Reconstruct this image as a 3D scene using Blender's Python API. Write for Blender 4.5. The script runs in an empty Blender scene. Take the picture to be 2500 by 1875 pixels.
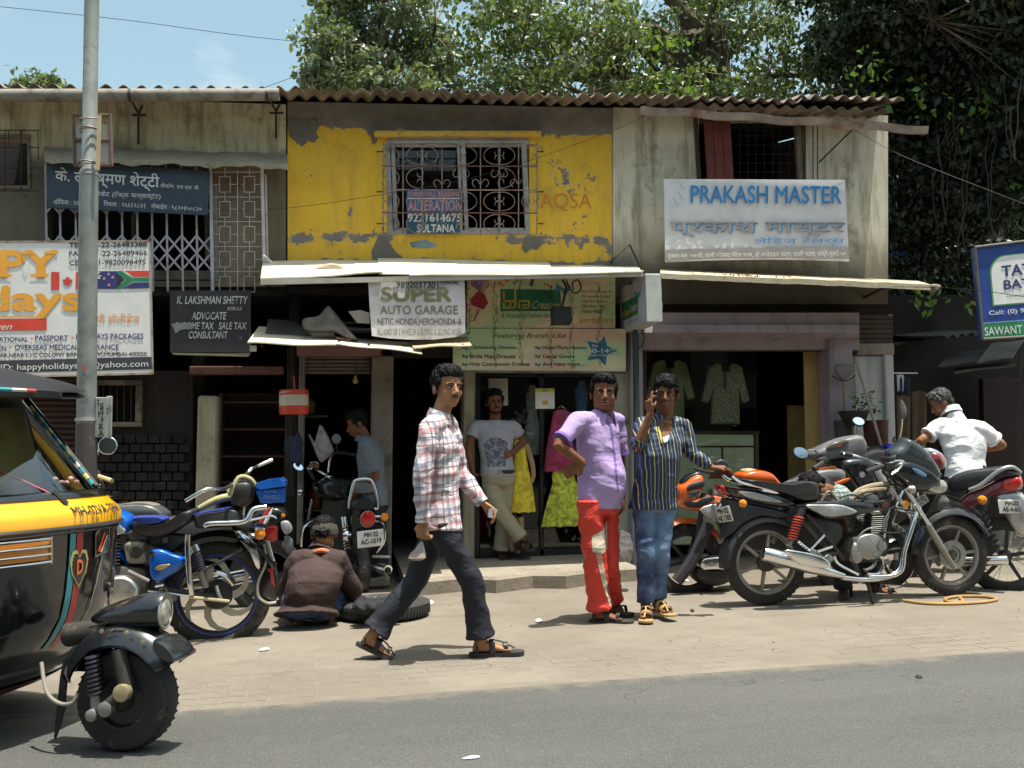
import bpy, math, random
import numpy as np
from mathutils import Vector, Matrix, noise
R = math.radians
V = Vector
SC = bpy.context.scene
COL = SC.collection
random.seed(7)
# ------------------------------------------------------------------ camera
CAMH, FPX, YAW, PITCH, ROLL = 1.2, 2382.0, R(9.5), R(3.66), R(1.3)
cam_d = bpy.data.cameras.new('camera'); cam = bpy.data.objects.new('camera', cam_d); COL.objects.link(cam)
SC.camera = cam
cam_d.sensor_width = 36; cam_d.lens = FPX / 2500 * 36; cam_d.clip_end = 3000; cam_d.clip_start = .05
CF = V((math.sin(YAW)*math.cos(PITCH), math.cos(YAW)*math.cos(PITCH), math.sin(PITCH)))
_r0 = V((math.cos(YAW), -math.sin(YAW), 0)); _u0 = _r0.cross(CF)
CR = _r0*math.cos(ROLL) - _u0*math.sin(ROLL); CU = _u0*math.cos(ROLL) + _r0*math.sin(ROLL)
CO = V((0, 0, CAMH))
cam.matrix_world = Matrix((( CR.x, CU.x, -CF.x, CO.x), (CR.y, CU.y, -CF.y, CO.y), (CR.z, CU.z, -CF.z, CO.z), (0, 0, 0, 1)))
# ------------------------------------------------------------------ world, sun, exposure
SUN_EL, SUN_AZ = R(80), R(-38)          # azimuth from +X towards +Y; negative = street side
SDIR = V((math.cos(SUN_EL)*math.cos(SUN_AZ), math.cos(SUN_EL)*math.sin(SUN_AZ), math.sin(SUN_EL)))
W = bpy.data.worlds.new('World'); SC.world = W; W.use_nodes = True
wn, wl = W.node_tree.nodes, W.node_tree.links
wn.clear()
wo = wn.new('ShaderNodeOutputWorld'); bg = wn.new('ShaderNodeBackground'); wl.new(bg.outputs[0], wo.inputs[0])
sky = wn.new('ShaderNodeTexSky'); sky.sky_type = 'NISHITA'; sky.sun_disc = False
sky.sun_elevation = SUN_EL; sky.sun_rotation = R(90) - SUN_AZ; sky.dust_density = 2.6; sky.ozone_density = 1.2; sky.air_density = 1.1
tc = wn.new('ShaderNodeTexCoord'); mp = wn.new('ShaderNodeMapping'); mp.inputs['Scale'].default_value = (1, 1, 2.2)
mp.inputs['Location'].default_value = (.9, .35, .2)
nz = wn.new('ShaderNodeTexNoise'); nz.inputs['Scale'].default_value = 2.1; nz.inputs['Detail'].default_value = 7; nz.inputs['Roughness'].default_value = .55
rp = wn.new('ShaderNodeValToRGB'); rp.color_ramp.elements[0].position = .55; rp.color_ramp.elements[1].position = .76
mx = wn.new('ShaderNodeMix'); mx.data_type = 'RGBA'; mx.inputs[7].default_value = (13, 13.2, 13.5, 1)
wl.new(tc.outputs['Generated'], mp.inputs[0]); wl.new(mp.outputs[0], nz.inputs['Vector']); wl.new(nz.outputs[0], rp.inputs[0])
wl.new(rp.outputs[0], mx.inputs[0]); tn = wn.new('ShaderNodeVectorMath'); tn.operation = 'MULTIPLY'; tn.inputs[1].default_value = (2.5, 2.6, 2.05); wl.new(sky.outputs[0], tn.inputs[0]); wl.new(tn.outputs[0], mx.inputs[6]); wl.new(mx.outputs[2], bg.inputs[0])
bg.inputs[1].default_value = .062
sl = bpy.data.lights.new('sun', 'SUN'); sun = bpy.data.objects.new('sun', sl); COL.objects.link(sun)
sl.energy = 5.0; sl.angle = R(.53); sl.color = (1, .955, .88)
sun.rotation_euler = SDIR.to_track_quat('Z', 'Y').to_euler(); sun.location = (0, 0, 30)
SC.view_settings.view_transform = 'Standard'; SC.view_settings.look = 'None'; SC.view_settings.gamma = 1
SC.view_settings.use_curve_mapping = False; SC.view_settings.exposure = .64
SC.render.engine = 'CYCLES'; SC.cycles.max_bounces = 7; SC.cycles.transparent_max_bounces = 16
SC.cycles.diffuse_bounces = 4; SC.cycles.glossy_bounces = 3; SC.cycles.caustics_reflective = False; SC.cycles.caustics_refractive = False
# ------------------------------------------------------------------ photo pixel -> place in the world
def ray(u, v): return CF + CR*((u-1250)/FPX) - CU*((v-937.5)/FPX)
class Plane:
    """an upright plane standing on the ground; p(u, v, off) is a point of it, off metres towards the street"""
    def __init__(s, o, ang=0.0):
        s.o = V(o); s.ang = ang; s.t = V((math.cos(ang), math.sin(ang), 0)); s.n = V((math.sin(ang), -math.cos(ang), 0))
    def p(s, u, v, off=0.0):
        d = ray(u, v); k = (s.o - CO).dot(s.n)/d.dot(s.n)
        return CO + d*k + s.n*off
    def on(s, u, v, off=0.0):          # true perspective: the point of the parallel plane off metres nearer
        d = ray(u, v); k = (s.o + s.n*off - CO).dot(s.n)/d.dot(s.n)
        return CO + d*k
    def px(s): return (s.p(1300, 1000)-s.p(1200, 1000)).length/100
def YP(y): return Plane((0, y, 0))
def G(u, v, z=0.0):
    d = ray(u, v); return CO + d*((z-CAMH)/d.z)
# ------------------------------------------------------------------ objects
ORG = {}
def tag(o, label=None, cat=None, group=None, kind=None):
    if label: o['label'] = label
    if cat: o['category'] = cat
    if group: o['group'] = group
    if kind: o['kind'] = kind
    return o
def thing(name, label, cat, loc, group=None):
    o = bpy.data.objects.new(name, None); COL.objects.link(o); o.location = loc; o.empty_display_size = .1
    ORG[o.name] = V(loc); return tag(o, label, cat, group)
def reg(o, parent):
    if parent is not None: o.parent = parent; ORG[o.name] = ORG[parent.name]
    else: ORG.setdefault(o.name, V((0, 0, 0)))
    return o
def frame(axis):
    a = V(axis).normalized(); t = V((0, 0, 1)) if abs(a.z) < .9 else V((1, 0, 0))
    x = t.cross(a).normalized(); return x, a.cross(x), a
def catmull(pts, n=4, closed=False):
    pts = [V(p) for p in pts]; N = len(pts); out = []
    rng = range(N) if closed else range(N-1)
    for i in rng:
        if closed: a, b, c, d = pts[i-1], pts[i], pts[(i+1) % N], pts[(i+2) % N]
        else: a, b, c, d = pts[max(i-1, 0)], pts[i], pts[i+1], pts[min(i+2, N-1)]
        for k in range(n):
            t = k/n
            out.append(.5*((2*b)+(c-a)*t+(2*a-5*b+4*c-d)*t*t+(3*b-a-3*c+d)*t**3))
    if not closed: out.append(pts[-1])
    return out
class MB:
    def __init__(s): s.v = []; s.f = []
    def add(s, vs, fs):
        b = len(s.v); s.v += [V(x) for x in vs]; s.f += [tuple(b+i for i in f) for f in fs]; return s
    def prism(s, poly, ext):
        n = len(poly); a = [V(p) for p in poly]; e = V(ext)
        return s.add(a+[p+e for p in a], [tuple(range(n))[::-1], tuple(range(n, 2*n))]+[(i, (i+1) % n, n+(i+1) % n, n+i) for i in range(n)])
    def box(s, c, sz, fr=None):
        x, y, z = fr or (V((1, 0, 0)), V((0, 1, 0)), V((0, 0, 1)))
        c = V(c); x = V(x)*sz[0]/2; y = V(y)*sz[1]/2; z = V(z)*sz[2]/2
        return s.prism([c-x-y-z, c+x-y-z, c+x+y-z, c-x+y-z], z*2)
    def rbox(s, c, sz, fr=None, b=.01):    # box with bevelled edges
        x, y, z = fr or (V((1, 0, 0)), V((0, 1, 0)), V((0, 0, 1)))
        c = V(c); h = [q/2 for q in sz]; b = min(b, min(h)*.9); vs = []; key = {}
        for ax in range(3):
            for sx in (-1, 1):
                for sy in (-1, 1):
                    for sz_ in (-1, 1):
                        sg = (sx, sy, sz_); q = [sg[i]*(h[i]-(0 if i == ax else b)) for i in range(3)]
                        key[(ax,)+sg] = len(vs); vs.append(c+V(x)*q[0]+V(y)*q[1]+V(z)*q[2])
        fs = []
        for ax in range(3):
            o1, o2 = [i for i in range(3) if i != ax]
            for sg in (-1, 1):
                q = []
                for a_, b_ in ((-1, -1), (1, -1), (1, 1), (-1, 1)):
                    t = [0, 0, 0]; t[ax] = sg; t[o1] = a_; t[o2] = b_; q.append(key[(ax,)+tuple(t)])
                fs.append(tuple(q))
            for a_ in (-1, 1):
                for b_ in (-1, 1):     # edge strips along axis ax
                    t = [[0, 0, 0], [0, 0, 0]]
                    for k, e in enumerate((-1, 1)): t[k][ax] = e; t[k][o1] = a_; t[k][o2] = b_
                    fs.append((key[(o1,)+tuple(t[0])], key[(o1,)+tuple(t[1])], key[(o2,)+tuple(t[1])], key[(o2,)+tuple(t[0])]))
        for sx in (-1, 1):
            for sy in (-1, 1):
                for sz_ in (-1, 1): fs.append(tuple(key[(a, sx, sy, sz_)] for a in range(3)))
        return s.add(vs, fs)
    def tube(s, pts, r, n=8, smooth=0, caps=True):
        pts = [V(p) for p in pts]
        if not isinstance(r, (list, tuple)): r = [r]*len(pts)
        if smooth and len(pts) > 2:
            q = catmull(pts, smooth); r = [r[min(i//smooth, len(r)-1)]*(1-(i % smooth)/smooth)+r[min(i//smooth+1, len(r)-1)]*((i % smooth)/smooth) for i in range(len(q))]; pts = q
        b = len(s.v); x = None
        for i, p in enumerate(pts):
            d = (pts[min(i+1, len(pts)-1)]-pts[max(i-1, 0)])
            d = d.normalized() if d.length > 1e-9 else V((0, 0, 1))
            if x is None: x = frame(d)[0]
            x = (x-d*x.dot(d)); x = x.normalized() if x.length > 1e-6 else frame(d)[0]
            y = d.cross(x)
            for k in range(n):
                a = 2*math.pi*k/n; s.v.append(p+(x*math.cos(a)+y*math.sin(a))*r[i])
        m = len(pts)
        for i in range(m-1):
            for k in range(n):
                k2 = (k+1) % n; s.f.append((b+i*n+k, b+i*n+k2, b+(i+1)*n+k2, b+(i+1)*n+k))
        if caps: s.f.append(tuple(b+k for k in range(n))[::-1]); s.f.append(tuple(b+(m-1)*n+k for k in range(n)))
        return s
    def lathe(s, c, axis, prof, n=24, close=False, a0=0.0, a1=2*math.pi):
        x, y, a = frame(axis); b = len(s.v); full = a1-a0 > 6.28; nn = n if full else n+1
        for h, r in prof:
            for k in range(nn):
                t = a0+(a1-a0)*k/n; s.v.append(V(c)+a*h+(x*math.cos(t)+y*math.sin(t))*max(r, 1e-4))
        m = len(prof)
        for i in range(m if close else m-1):
            j = (i+1) % m
            for k in range(n):
                k2 = (k+1) % nn; s.f.append((b+i*nn+k, b+i*nn+k2, b+j*nn+k2, b+j*nn+k))
        return s
    def ell(s, c, rad, fr=None, n=14, m=9):
        x, y, z = fr or (V((1, 0, 0)), V((0, 1, 0)), V((0, 0, 1))); b = len(s.v); c = V(c)
        for i in range(m+1):
            t = math.pi*i/m
            for k in range(n):
                a = 2*math.pi*k/n
                s.v.append(c+V(x)*rad[0]*math.sin(t)*math.cos(a)+V(y)*rad[1]*math.sin(t)*math.sin(a)+V(z)*rad[2]*math.cos(t))
        for i in range(m):
            for k in range(n):
                k2 = (k+1) % n; s.f.append((b+i*n+k, b+(i+1)*n+k, b+(i+1)*n+k2, b+i*n+k2))
        return s
    def rings(s, rs, caps=True):
        b = len(s.v); n = len(rs[0])
        for r_ in rs: s.v += [V(p) for p in r_]
        for i in range(len(rs)-1):
            for k in range(n):
                k2 = (k+1) % n; s.f.append((b+i*n+k, b+i*n+k2, b+(i+1)*n+k2, b+(i+1)*n+k))
        if caps: s.f.append(tuple(b+k for k in range(n))[::-1]); s.f.append(tuple(b+(len(rs)-1)*n+k for k in range(n)))
        return s
    def pillow(s, pts, nrm, half, rnd=.5, k=4, smooth=3, c=None):
        """rounded solid: closed outline pts, thickness 2*half along nrm, edge rounding as a share of the shape's size"""
        pts = catmull(pts, smooth, True) if smooth else [V(p) for p in pts]
        nrm = V(nrm).normalized(); ce = V(c) if c is not None else sum(pts, V((0, 0, 0)))/len(pts); rs = []
        for i in range(-k, k+1):
            t = i/k*math.pi/2*.98; sc = 1-rnd*(1-math.cos(t)); rs.append([ce+(p-ce)*sc+nrm*half*math.sin(t) for p in pts])
        return s.rings(rs)
    def build(s, name, mat, parent=None, smooth=True, ang=40, label=None):
        me = bpy.data.meshes.new(name); off = ORG[parent.name] if parent is not None else V((0, 0, 0))
        me.from_pydata([p-off for p in s.v], [], s.f); me.update()
        if smooth:
            me.shade_smooth(); me.set_sharp_from_angle(angle=R(ang))
        if mat: me.materials.append(mat)
        o = bpy.data.objects.new(name, me); COL.objects.link(o); reg(o, parent)
        if label: o['label'] = label
        return o
def fixn(o):
    import bmesh
    bm = bmesh.new(); bm.from_mesh(o.data); bmesh.ops.recalc_face_normals(bm, faces=bm.faces); bm.to_mesh(o.data); bm.free(); return o
# ------------------------------------------------------------------ materials
MATS = {}
def M(name, col, rough=.6, metal=0.0, var=.12, vs=6.0, bump=.0, bs=60.0, dirt=None, dn=.5, coat=0.0, spec=.5, ds=3.0, emit=None, alpha=None, trans=0.0, bd=.004):
    """procedural material: base colour broken up by noise, optional dirt blotches and fine relief"""
    if name in MATS: return MATS[name]
    m = bpy.data.materials.new(name); m.use_nodes = True; nt = m.node_tree; N, L = nt.nodes, nt.links
    b = N['Principled BSDF']; geo = N.new('ShaderNodeNewGeometry')
    n1 = N.new('ShaderNodeTexNoise'); n1.inputs['Scale'].default_value = vs; n1.inputs['Detail'].default_value = 5; n1.inputs['Roughness'].default_value = .6
    L.new(geo.outputs['Position'], n1.inputs['Vector'])
    mr = N.new('ShaderNodeMapRange'); mr.inputs[1].default_value = .3; mr.inputs[2].default_value = .7; mr.inputs[3].default_value = 1-var*1.6; mr.inputs[4].default_value = 1+var
    L.new(n1.outputs[0], mr.inputs[0])
    sc = N.new('ShaderNodeVectorMath'); sc.operation = 'SCALE'; sc.inputs[0].default_value = col[:3]; L.new(mr.outputs[0], sc.inputs['Scale'])
    out = sc.outputs[0]
    if dirt:
        n2 = N.new('ShaderNodeTexNoise'); n2.inputs['Scale'].default_value = ds; n2.inputs['Detail'].default_value = 8; n2.inputs['Roughness'].default_value = .7
        L.new(geo.outputs['Position'], n2.inputs['Vector'])
        r = N.new('ShaderNodeMapRange'); r.inputs[1].default_value = dn; r.inputs[2].default_value = dn+.13; L.new(n2.outputs[0], r.inputs[0])
        mi = N.new('ShaderNodeMix'); mi.data_type = 'RGBA'; mi.inputs[7].default_value = (*dirt, 1); L.new(r.outputs[0], mi.inputs[0]); L.new(out, mi.inputs[6]); out = mi.outputs[2]
    L.new(out, b.inputs['Base Color'])
    b.inputs['Roughness'].default_value = rough; b.inputs['Metallic'].default_value = metal; b.inputs['Coat Weight'].default_value = coat; b.inputs['Specular IOR Level'].default_value = spec
    if metal > .5 or coat > .1:
        rr = N.new('ShaderNodeMapRange'); rr.inputs[1].default_value = .3; rr.inputs[2].default_value = .7; rr.inputs[3].default_value = max(rough-.08, .03); rr.inputs[4].default_value = rough+.18
        L.new(n1.outputs[0], rr.inputs[0]); L.new(rr.outputs[0], b.inputs['Roughness'])
    if trans: b.inputs['Transmission Weight'].default_value = trans
    if alpha is not None: b.inputs['Alpha'].default_value = alpha
    if bump:
        n3 = N.new('ShaderNodeTexNoise'); n3.inputs['Scale'].default_value = bs; n3.inputs['Detail'].default_value = 4; L.new(geo.outputs['Position'], n3.inputs['Vector'])
        bp = N.new('ShaderNodeBump'); bp.inputs['Strength'].default_value = bump; bp.inputs['Distance'].default_value = bd; L.new(n3.outputs[0], bp.inputs['Height']); L.new(bp.outputs[0], b.inputs['Normal'])
    if emit: b.inputs['Emission Color'].default_value = (*emit, 1); b.inputs['Emission Strength'].default_value = 1
    MATS[name] = m; return m
class NT:
    """small node-tree writer"""
    def __init__(s, name):
        s.m = bpy.data.materials.new(name); s.m.use_nodes = True; s.N = s.m.node_tree.nodes; s.L = s.m.node_tree.links; s.b = s.N['Principled BSDF']
        s.pos = s.N.new('ShaderNodeNewGeometry').outputs['Position']; MATS[name] = s.m
    def inp(s, sock, x):
        if hasattr(x, 'is_output'): s.L.new(x, sock)
        elif isinstance(x, (tuple, list)) and len(x) == 3 and len(sock.default_value) == 4: sock.default_value = (*x, 1)
        else: sock.default_value = x
    def noise(s, scale, detail=5, rough=.6, vec=None, stretch=None, dist=0):
        n = s.N.new('ShaderNodeTexNoise'); n.inputs['Scale'].default_value = scale; n.inputs['Detail'].default_value = detail; n.inputs['Roughness'].default_value = rough; n.inputs['Distortion'].default_value = dist
        v = vec or s.pos
        if stretch:
            m = s.N.new('ShaderNodeMapping'); m.inputs['Scale'].default_value = stretch; s.L.new(v, m.inputs[0]); v = m.outputs[0]
        s.L.new(v, n.inputs['Vector']); return n.outputs[0]
    def rng(s, x, a, b, c=0.0, d=1.0):
        n = s.N.new('ShaderNodeMapRange'); n.interpolation_type = 'SMOOTHSTEP' if a != b else 'LINEAR'
        for i, q in enumerate((x, a, b, c, d)): s.inp(n.inputs[i], q)
        return n.outputs[0]
    def math(s, op, a, b=0.0, c=0.0):
        n = s.N.new('ShaderNodeMath'); n.operation = op
        for i, q in enumerate((a, b, c)): s.inp(n.inputs[i], q)
        return n.outputs[0]
    def mix(s, f, a, b):
        n = s.N.new('ShaderNodeMix'); n.data_type = 'RGBA'; s.inp(n.inputs[0], f); s.inp(n.inputs[6], a); s.inp(n.inputs[7], b); return n.outputs[2]
    def xyz(s, v=None):
        n = s.N.new('ShaderNodeSeparateXYZ'); s.L.new(v or s.pos, n.inputs[0]); return n.outputs
    def objco(s): return s.N.new('ShaderNodeTexCoord').outputs['Object']
    def done(s, col, rough=.8, bump=None, strength=.5, dist=.01, metal=0.0, spec=.4):
        s.inp(s.b.inputs['Base Color'], col); s.inp(s.b.inputs['Roughness'], rough); s.inp(s.b.inputs['Metallic'], metal); s.b.inputs['Specular IOR Level'].default_value = spec
        if bump is not None:
            n = s.N.new('ShaderNodeBump'); n.inputs['Strength'].default_value = strength; n.inputs['Distance'].default_value = dist; s.L.new(bump, n.inputs['Height']); s.L.new(n.outputs[0], s.b.inputs['Normal'])
        return s.m
# ------------------------------------------------------------------ lettering
def lettering(body, box, pl, off, mat, parent, bold=0.0, slant=0.0, quad=None, name='lettering', mirror=False, res=3, shear_v=0.0):
    """flat print: ink extents of the words fill the photo box (u0,v0,u1,v1), lying off metres in front of plane pl"""
    cu = bpy.data.curves.new('t', 'FONT'); cu.body = body; cu.size = 1; cu.resolution_u = res; cu.fill_mode = 'BOTH'; cu.shear = slant
    o = bpy.data.objects.new('t', cu); COL.objects.link(o)
    dg = bpy.context.evaluated_depsgraph_get(); me = bpy.data.meshes.new_from_object(o.evaluated_get(dg)); bpy.data.objects.remove(o); bpy.data.curves.remove(cu)
    if not me.vertices: return None
    co = np.empty(len(me.vertices)*3); me.vertices.foreach_get('co', co); co = co.reshape(-1, 3)
    mn, mxx = co.min(0), co.max(0); q = (co-mn)/np.maximum(mxx-mn, 1e-6)
    if quad is None:
        u0, v0, u1, v1 = box; quad = ((u0, v0), (u1, v0+shear_v), (u1, v1+shear_v), (u0, v1))
    (ax, ay), (bx, by), (cx, cy), (dx, dy) = quad    # TL TR BR BL
    org = ORG[parent.name] if parent is not None else V((0, 0, 0))
    fs = [tuple(p.vertices) for p in me.polygons]; vs = []; ff = []; bpy.data.meshes.remove(me); b_ = bold*.8; sx, sy = mxx[0]-mn[0], mxx[1]-mn[1]
    for k, (ex, ey) in enumerate(((0, 0), (b_, 0), (-b_, 0), (0, b_), (0, -b_)) if bold else ((0, 0),)):
        n0 = len(vs); ff += [tuple(n0+i for i in f) for f in fs]
        for a in q:
            s, t = a[0]+ex/sx, 1-a[1]-ey/sy
            u = (ax*(1-s)+bx*s)*(1-t)+(dx*(1-s)+cx*s)*t; w = (ay*(1-s)+by*s)*(1-t)+(dy*(1-s)+cy*s)*t
            vs.append(pl.on(u, w, off+.0003*k)-org)
    me = bpy.data.meshes.new(name); me.from_pydata(vs, [], ff); me.update()
    me.materials.clear(); me.materials.append(mat); me.name = name
    ob = bpy.data.objects.new(name, me); COL.objects.link(ob); reg(ob, parent); return ob
def flat(pts, pl, off, mat, parent, name='print'):
    """flat printed shape from photo points"""
    mb = MB(); mb.add([pl.on(u, v, off) for u, v in pts], [tuple(range(len(pts)))[::-1]]); return mb.build(name, mat, parent, smooth=False)
def rc(u0, v0, u1, v1): return [(u0, v0), (u1, v0), (u1, v1), (u0, v1)]
def slab(pts, pl, off, th):
    """solid board: photo outline on plane pl brought off metres forward, th thick backwards"""
    return MB().prism([pl.on(u, v, off) for u, v in pts], -pl.n*th)
def struct(mb, name, mat, **k): return tag(mb.build(name, mat, None, **k), kind='structure')
# ================================================================== THE SETTING
FY = 9.4
F = YP(FY)
def zof(v, u=1250): return F.p(u, v).z
# --- materials of the ground
def mat_dirt():
    t = NT('dusty_pavement'); x = t.xyz()
    n1 = t.noise(1.1, 6, .65); n2 = t.noise(9, 6, .7); n3 = t.noise(180, 3, .7); n4 = t.noise(2.2, 7, .7, stretch=(.35, 1.3, 1))
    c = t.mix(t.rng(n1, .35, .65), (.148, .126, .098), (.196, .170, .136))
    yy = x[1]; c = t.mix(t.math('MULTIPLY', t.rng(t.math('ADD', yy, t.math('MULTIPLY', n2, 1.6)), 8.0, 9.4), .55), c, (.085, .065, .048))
    c = t.mix(t.rng(n2, .45, .75, 0, .5), c, (.125, .10, .074))
    c = t.mix(t.rng(n4, .52, .70, 0, .65), c, (.095, .075, .058))
    c = t.mix(t.rng(n3, .35, .7, 0, .35), c, (.33, .29, .23))
    h = t.math('ADD', t.math('MULTIPLY', n2, .6), t.math('MULTIPLY', n3, .35))
    return t.done(c, .92, h, .5, .012)
def mat_asphalt():
    t = NT('worn_asphalt')
    n1 = t.noise(.8, 5, .6, stretch=(.4, 1.6, 1)); n3 = t.noise(105, 3, .8); n5 = t.noise(190, 2, .6); n2 = t.noise(5, 6, .7)
    c = t.mix(t.rng(n1, .3, .7), (.072, .073, .067), (.098, .097, .088))
    c = t.mix(t.rng(n2, .55, .8, 0, .5), c, (.15, .14, .12))
    c = t.mix(t.rng(n3, .38, .5), t.mix(.45, c, (.03, .03, .03)), c)
    c = t.mix(t.rng(n5, .56, .68, 0, .5), c, (.27, .26, .235))
    v = t.N.new('ShaderNodeTexVoronoi'); v.feature = 'DISTANCE_TO_EDGE'; v.inputs['Scale'].default_value = .55
    w = t.N.new('ShaderNodeVectorMath'); w.operation = 'ADD'; nn = t.N.new('ShaderNodeTexNoise'); nn.inputs['Scale'].default_value = 2.5; nn.inputs['Detail'].default_value = 6
    t.L.new(t.pos, nn.inputs['Vector']); sc = t.N.new('ShaderNodeVectorMath'); sc.operation = 'SCALE'; sc.inputs['Scale'].default_value = .6; t.L.new(nn.outputs[1], sc.inputs[0])
    t.L.new(t.pos, w.inputs[0]); t.L.new(sc.outputs[0], w.inputs[1]); t.L.new(w.outputs[0], v.inputs['Vector'])
    ck = t.math('MULTIPLY', t.rng(v.outputs[0], .0, .006, 1, 0), t.rng(n1, .45, .6))
    c = t.mix(t.math('MULTIPLY', ck, .55), c, (.05, .048, .045))
    dt_ = t.N.new('ShaderNodeVectorMath'); dt_.operation = 'DOT_PRODUCT'; dt_.inputs[1].default_value = EN; t.L.new(t.pos, dt_.inputs[0])
    ds_ = t.math('ADD', t.math('SUBTRACT', EA.dot(EN), dt_.outputs['Value']), t.math('MULTIPLY', t.math('SUBTRACT', n2, .5), -.5))
    c = t.mix(t.rng(ds_, -.03, .13, .6, 0), c, (.20, .17, .13)); c = t.mix(t.math('MULTIPLY', t.rng(t.noise(.7, 6, .7, stretch=(.5, 1.2, 1)), .56, .68), .55), c, (.062, .062, .058))
    h = t.math('SUBTRACT', t.math('ADD', t.math('MULTIPLY', n3, .7), t.math('MULTIPLY', n5, .3)), t.math('MULTIPLY', ck, .5))
    return t.done(c, .88, h, .7, .012)
struct(MB().add([(-400, -60, -.02), (400, -60, -.02), (400, 900, -.02), (-400, 900, -.02)], [(0, 1, 2, 3)]), 'ground', M('far_ground', (.2, .17, .12), .95))
# road edge runs a little askew to the houses
EA, EB = G(430, 1744), G(2500, 1592); ED = (EB-EA); ED.z = 0; ED.normalize(); EN = V((-ED.y, ED.x, 0))
DIRT, ASPH = mat_dirt(), mat_asphalt()
def edge(t, n=0.0, z=0.0): return V((EA.x, EA.y, 0))+ED*t+EN*n+V((0, 0, z))
pavement = MB()
gx = 60; pts = []
pavement.add([edge(-30, -.3, 0), edge(40, -.3, 0), edge(40, 22, 0), edge(-30, 22, 0)], [(0, 1, 2, 3)])
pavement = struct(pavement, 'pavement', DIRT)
rd = MB(); nE = 220; e_ = []
for i in range(nE+1):
    t = -14+28*i/nE; e_.append(edge(t, .022*noise.noise(V((t*3, 0, 0)))+.018*noise.noise(V((t*11, 3, 0))), .012))
rd.add([edge(-30, 0, .012)]+e_+[edge(40, 0, .012), edge(40, -26, .012), edge(-30, -26, .012)], [tuple(range(nE+5))])
rd.add([edge(-30, 0, .0)]+[V((p.x, p.y, 0)) for p in e_]+[edge(-30, 0, .012)]+e_, [(1+i, 2+i, nE+5+i-1, nE+4+i-1) for i in range(nE)])
struct(rd, 'road', ASPH, smooth=False)
# interlocking pavers along the road edge: one waisted block shape, laid in running rows
def mat_paver():
    t = NT('dusty_paver'); oi = t.N.new('ShaderNodeObjectInfo').outputs['Random']
    n1 = t.noise(1.1, 6, .65); n2 = t.noise(13, 6, .7); n3 = t.noise(170, 3, .7)
    c = t.mix(t.rng(n1, .35, .65), (.150, .128, .100), (.196, .170, .137))
    c = t.mix(t.rng(oi, 0, 1, 0, .35), c, (.145, .125, .10)); c = t.mix(t.rng(n2, .45, .75, 0, .5), c, (.115, .093, .068)); c = t.mix(t.rng(n3, .4, .7, 0, .35), c, (.33, .29, .23))
    return t.done(c, .92, t.math('ADD', n2, t.math('MULTIPLY', n3, .5)), .5, .01)
PV = mat_paver()
def paver_mesh():
    L, B, h = .225, .125, .02; o = []
    top = [(-.5, -.5), (-.28, -.36), (0, -.5), (.28, -.36), (.5, -.5), (.5, .5), (.28, .36), (0, .5), (-.28, .36), (-.5, .5)]
    top = [(x*L*.955, (y if abs(y) > .4 else y)*B*.95) for x, y in top]
    mb = MB(); n = len(top); ins = .0035
    rr = [[(x, y, 0) for x, y in top], [(x, y, h-.004) for x, y in top], [(x*.965, y*.94, h) for x, y in top]]
    mb.rings([[V(p) for p in r_] for r_ in rr]); mb.f.pop(-2)
    me = bpy.data.meshes.new('paver'); me.from_pydata(mb.v, [], mb.f); me.materials.append(PV); return me, mb
pme, pmb = paver_mesh(); cand = []
for j in range(26):
    for i in range(-20, 46):
        p = edge(i*.23+(.115 if j % 2 else 0)-1.2, .07+j*.118)
        dd = (p-CO); u = 1250+FPX*dd.dot(CR)/dd.dot(CF)
        if -60 < u < 2560: cand.append((dd.length, p, random.random()))
cand.sort(key=lambda q: q[0]); rest = MB(); rz = math.atan2(ED.y, ED.x)
for k, (d_, p, r_) in enumerate(cand):
    n_ = noise.noise(p*1.3); z = -.0184+.0035*n_+random.uniform(-.0008, .0008)-.0042*max(0, (p-V((p.x, EA.y, 0))).y-.5)
    a = rz+random.uniform(-.02, .02)
    if k < 300:
        o = bpy.data.objects.new('paver', pme); COL.objects.link(o); o.parent = pavement; o.location = (p.x, p.y, z); o.rotation_euler = (random.uniform(-.01, .01), random.uniform(-.01, .01), a)
    else:
        m_ = Matrix.Translation((p.x, p.y, z)) @ Matrix.Rotation(a, 4, 'Z'); rest.add([m_ @ v for v in pmb.v], pmb.f)
o = rest.build('paver_rows', PV, pavement, smooth=False); o['kind'] = 'stuff'
# ------------------------------------------------------------------ raised step before the shops
def mat_concrete(name, a, b, d, sc=1.0):
    t = NT(name); n1 = t.noise(1.6*sc, 7, .7); n2 = t.noise(14*sc, 5, .7); n3 = t.noise(90*sc, 4, .7)
    c = t.mix(t.rng(n1, .35, .65), a, b); c = t.mix(t.rng(n2, .5, .72, 0, .7), c, d)
    return t.done(c, .9, t.math('ADD', n2, t.math('MULTIPLY', n3, .6)), .6, .012)
CONC = mat_concrete('worn_cement', (.24, .205, .16), (.32, .28, .22), (.13, .11, .085))
def ground_slab(pts, z, th, name, mat, parent=None, **k):
    mb = MB(); n = len(pts); t_ = [G(u, v, z) for u, v in pts]; ce = sum(t_, V((0, 0, 0)))/n
    b_ = [V((p.x, p.y, z-th)) for p in t_]; i_ = [p+(ce-p).normalized()*.012 for p in t_]
    rr = [b_, [p-V((0, 0, .012)) for p in t_], i_]; mb.rings(rr); return mb.build(name, mat, parent, smooth=False)
stp = MB(); ft = [(990, 1416), (1060, 1412), (1130, 1405), (1210, 1409), (1300, 1398), (1380, 1399), (1460, 1388), (1553, 1382)]
A_ = [G(u, v, .13) for u, v in ft]; n = len(A_)
rr = [[V((p.x, p.y-.012, -.01)) for p in A_], [V((p.x, p.y-.012, .105)) for p in A_], [V((p.x, p.y+.015, .13)) for p in A_], [V((p.x, FY+2.2, .13)) for p in A_]]
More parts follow.
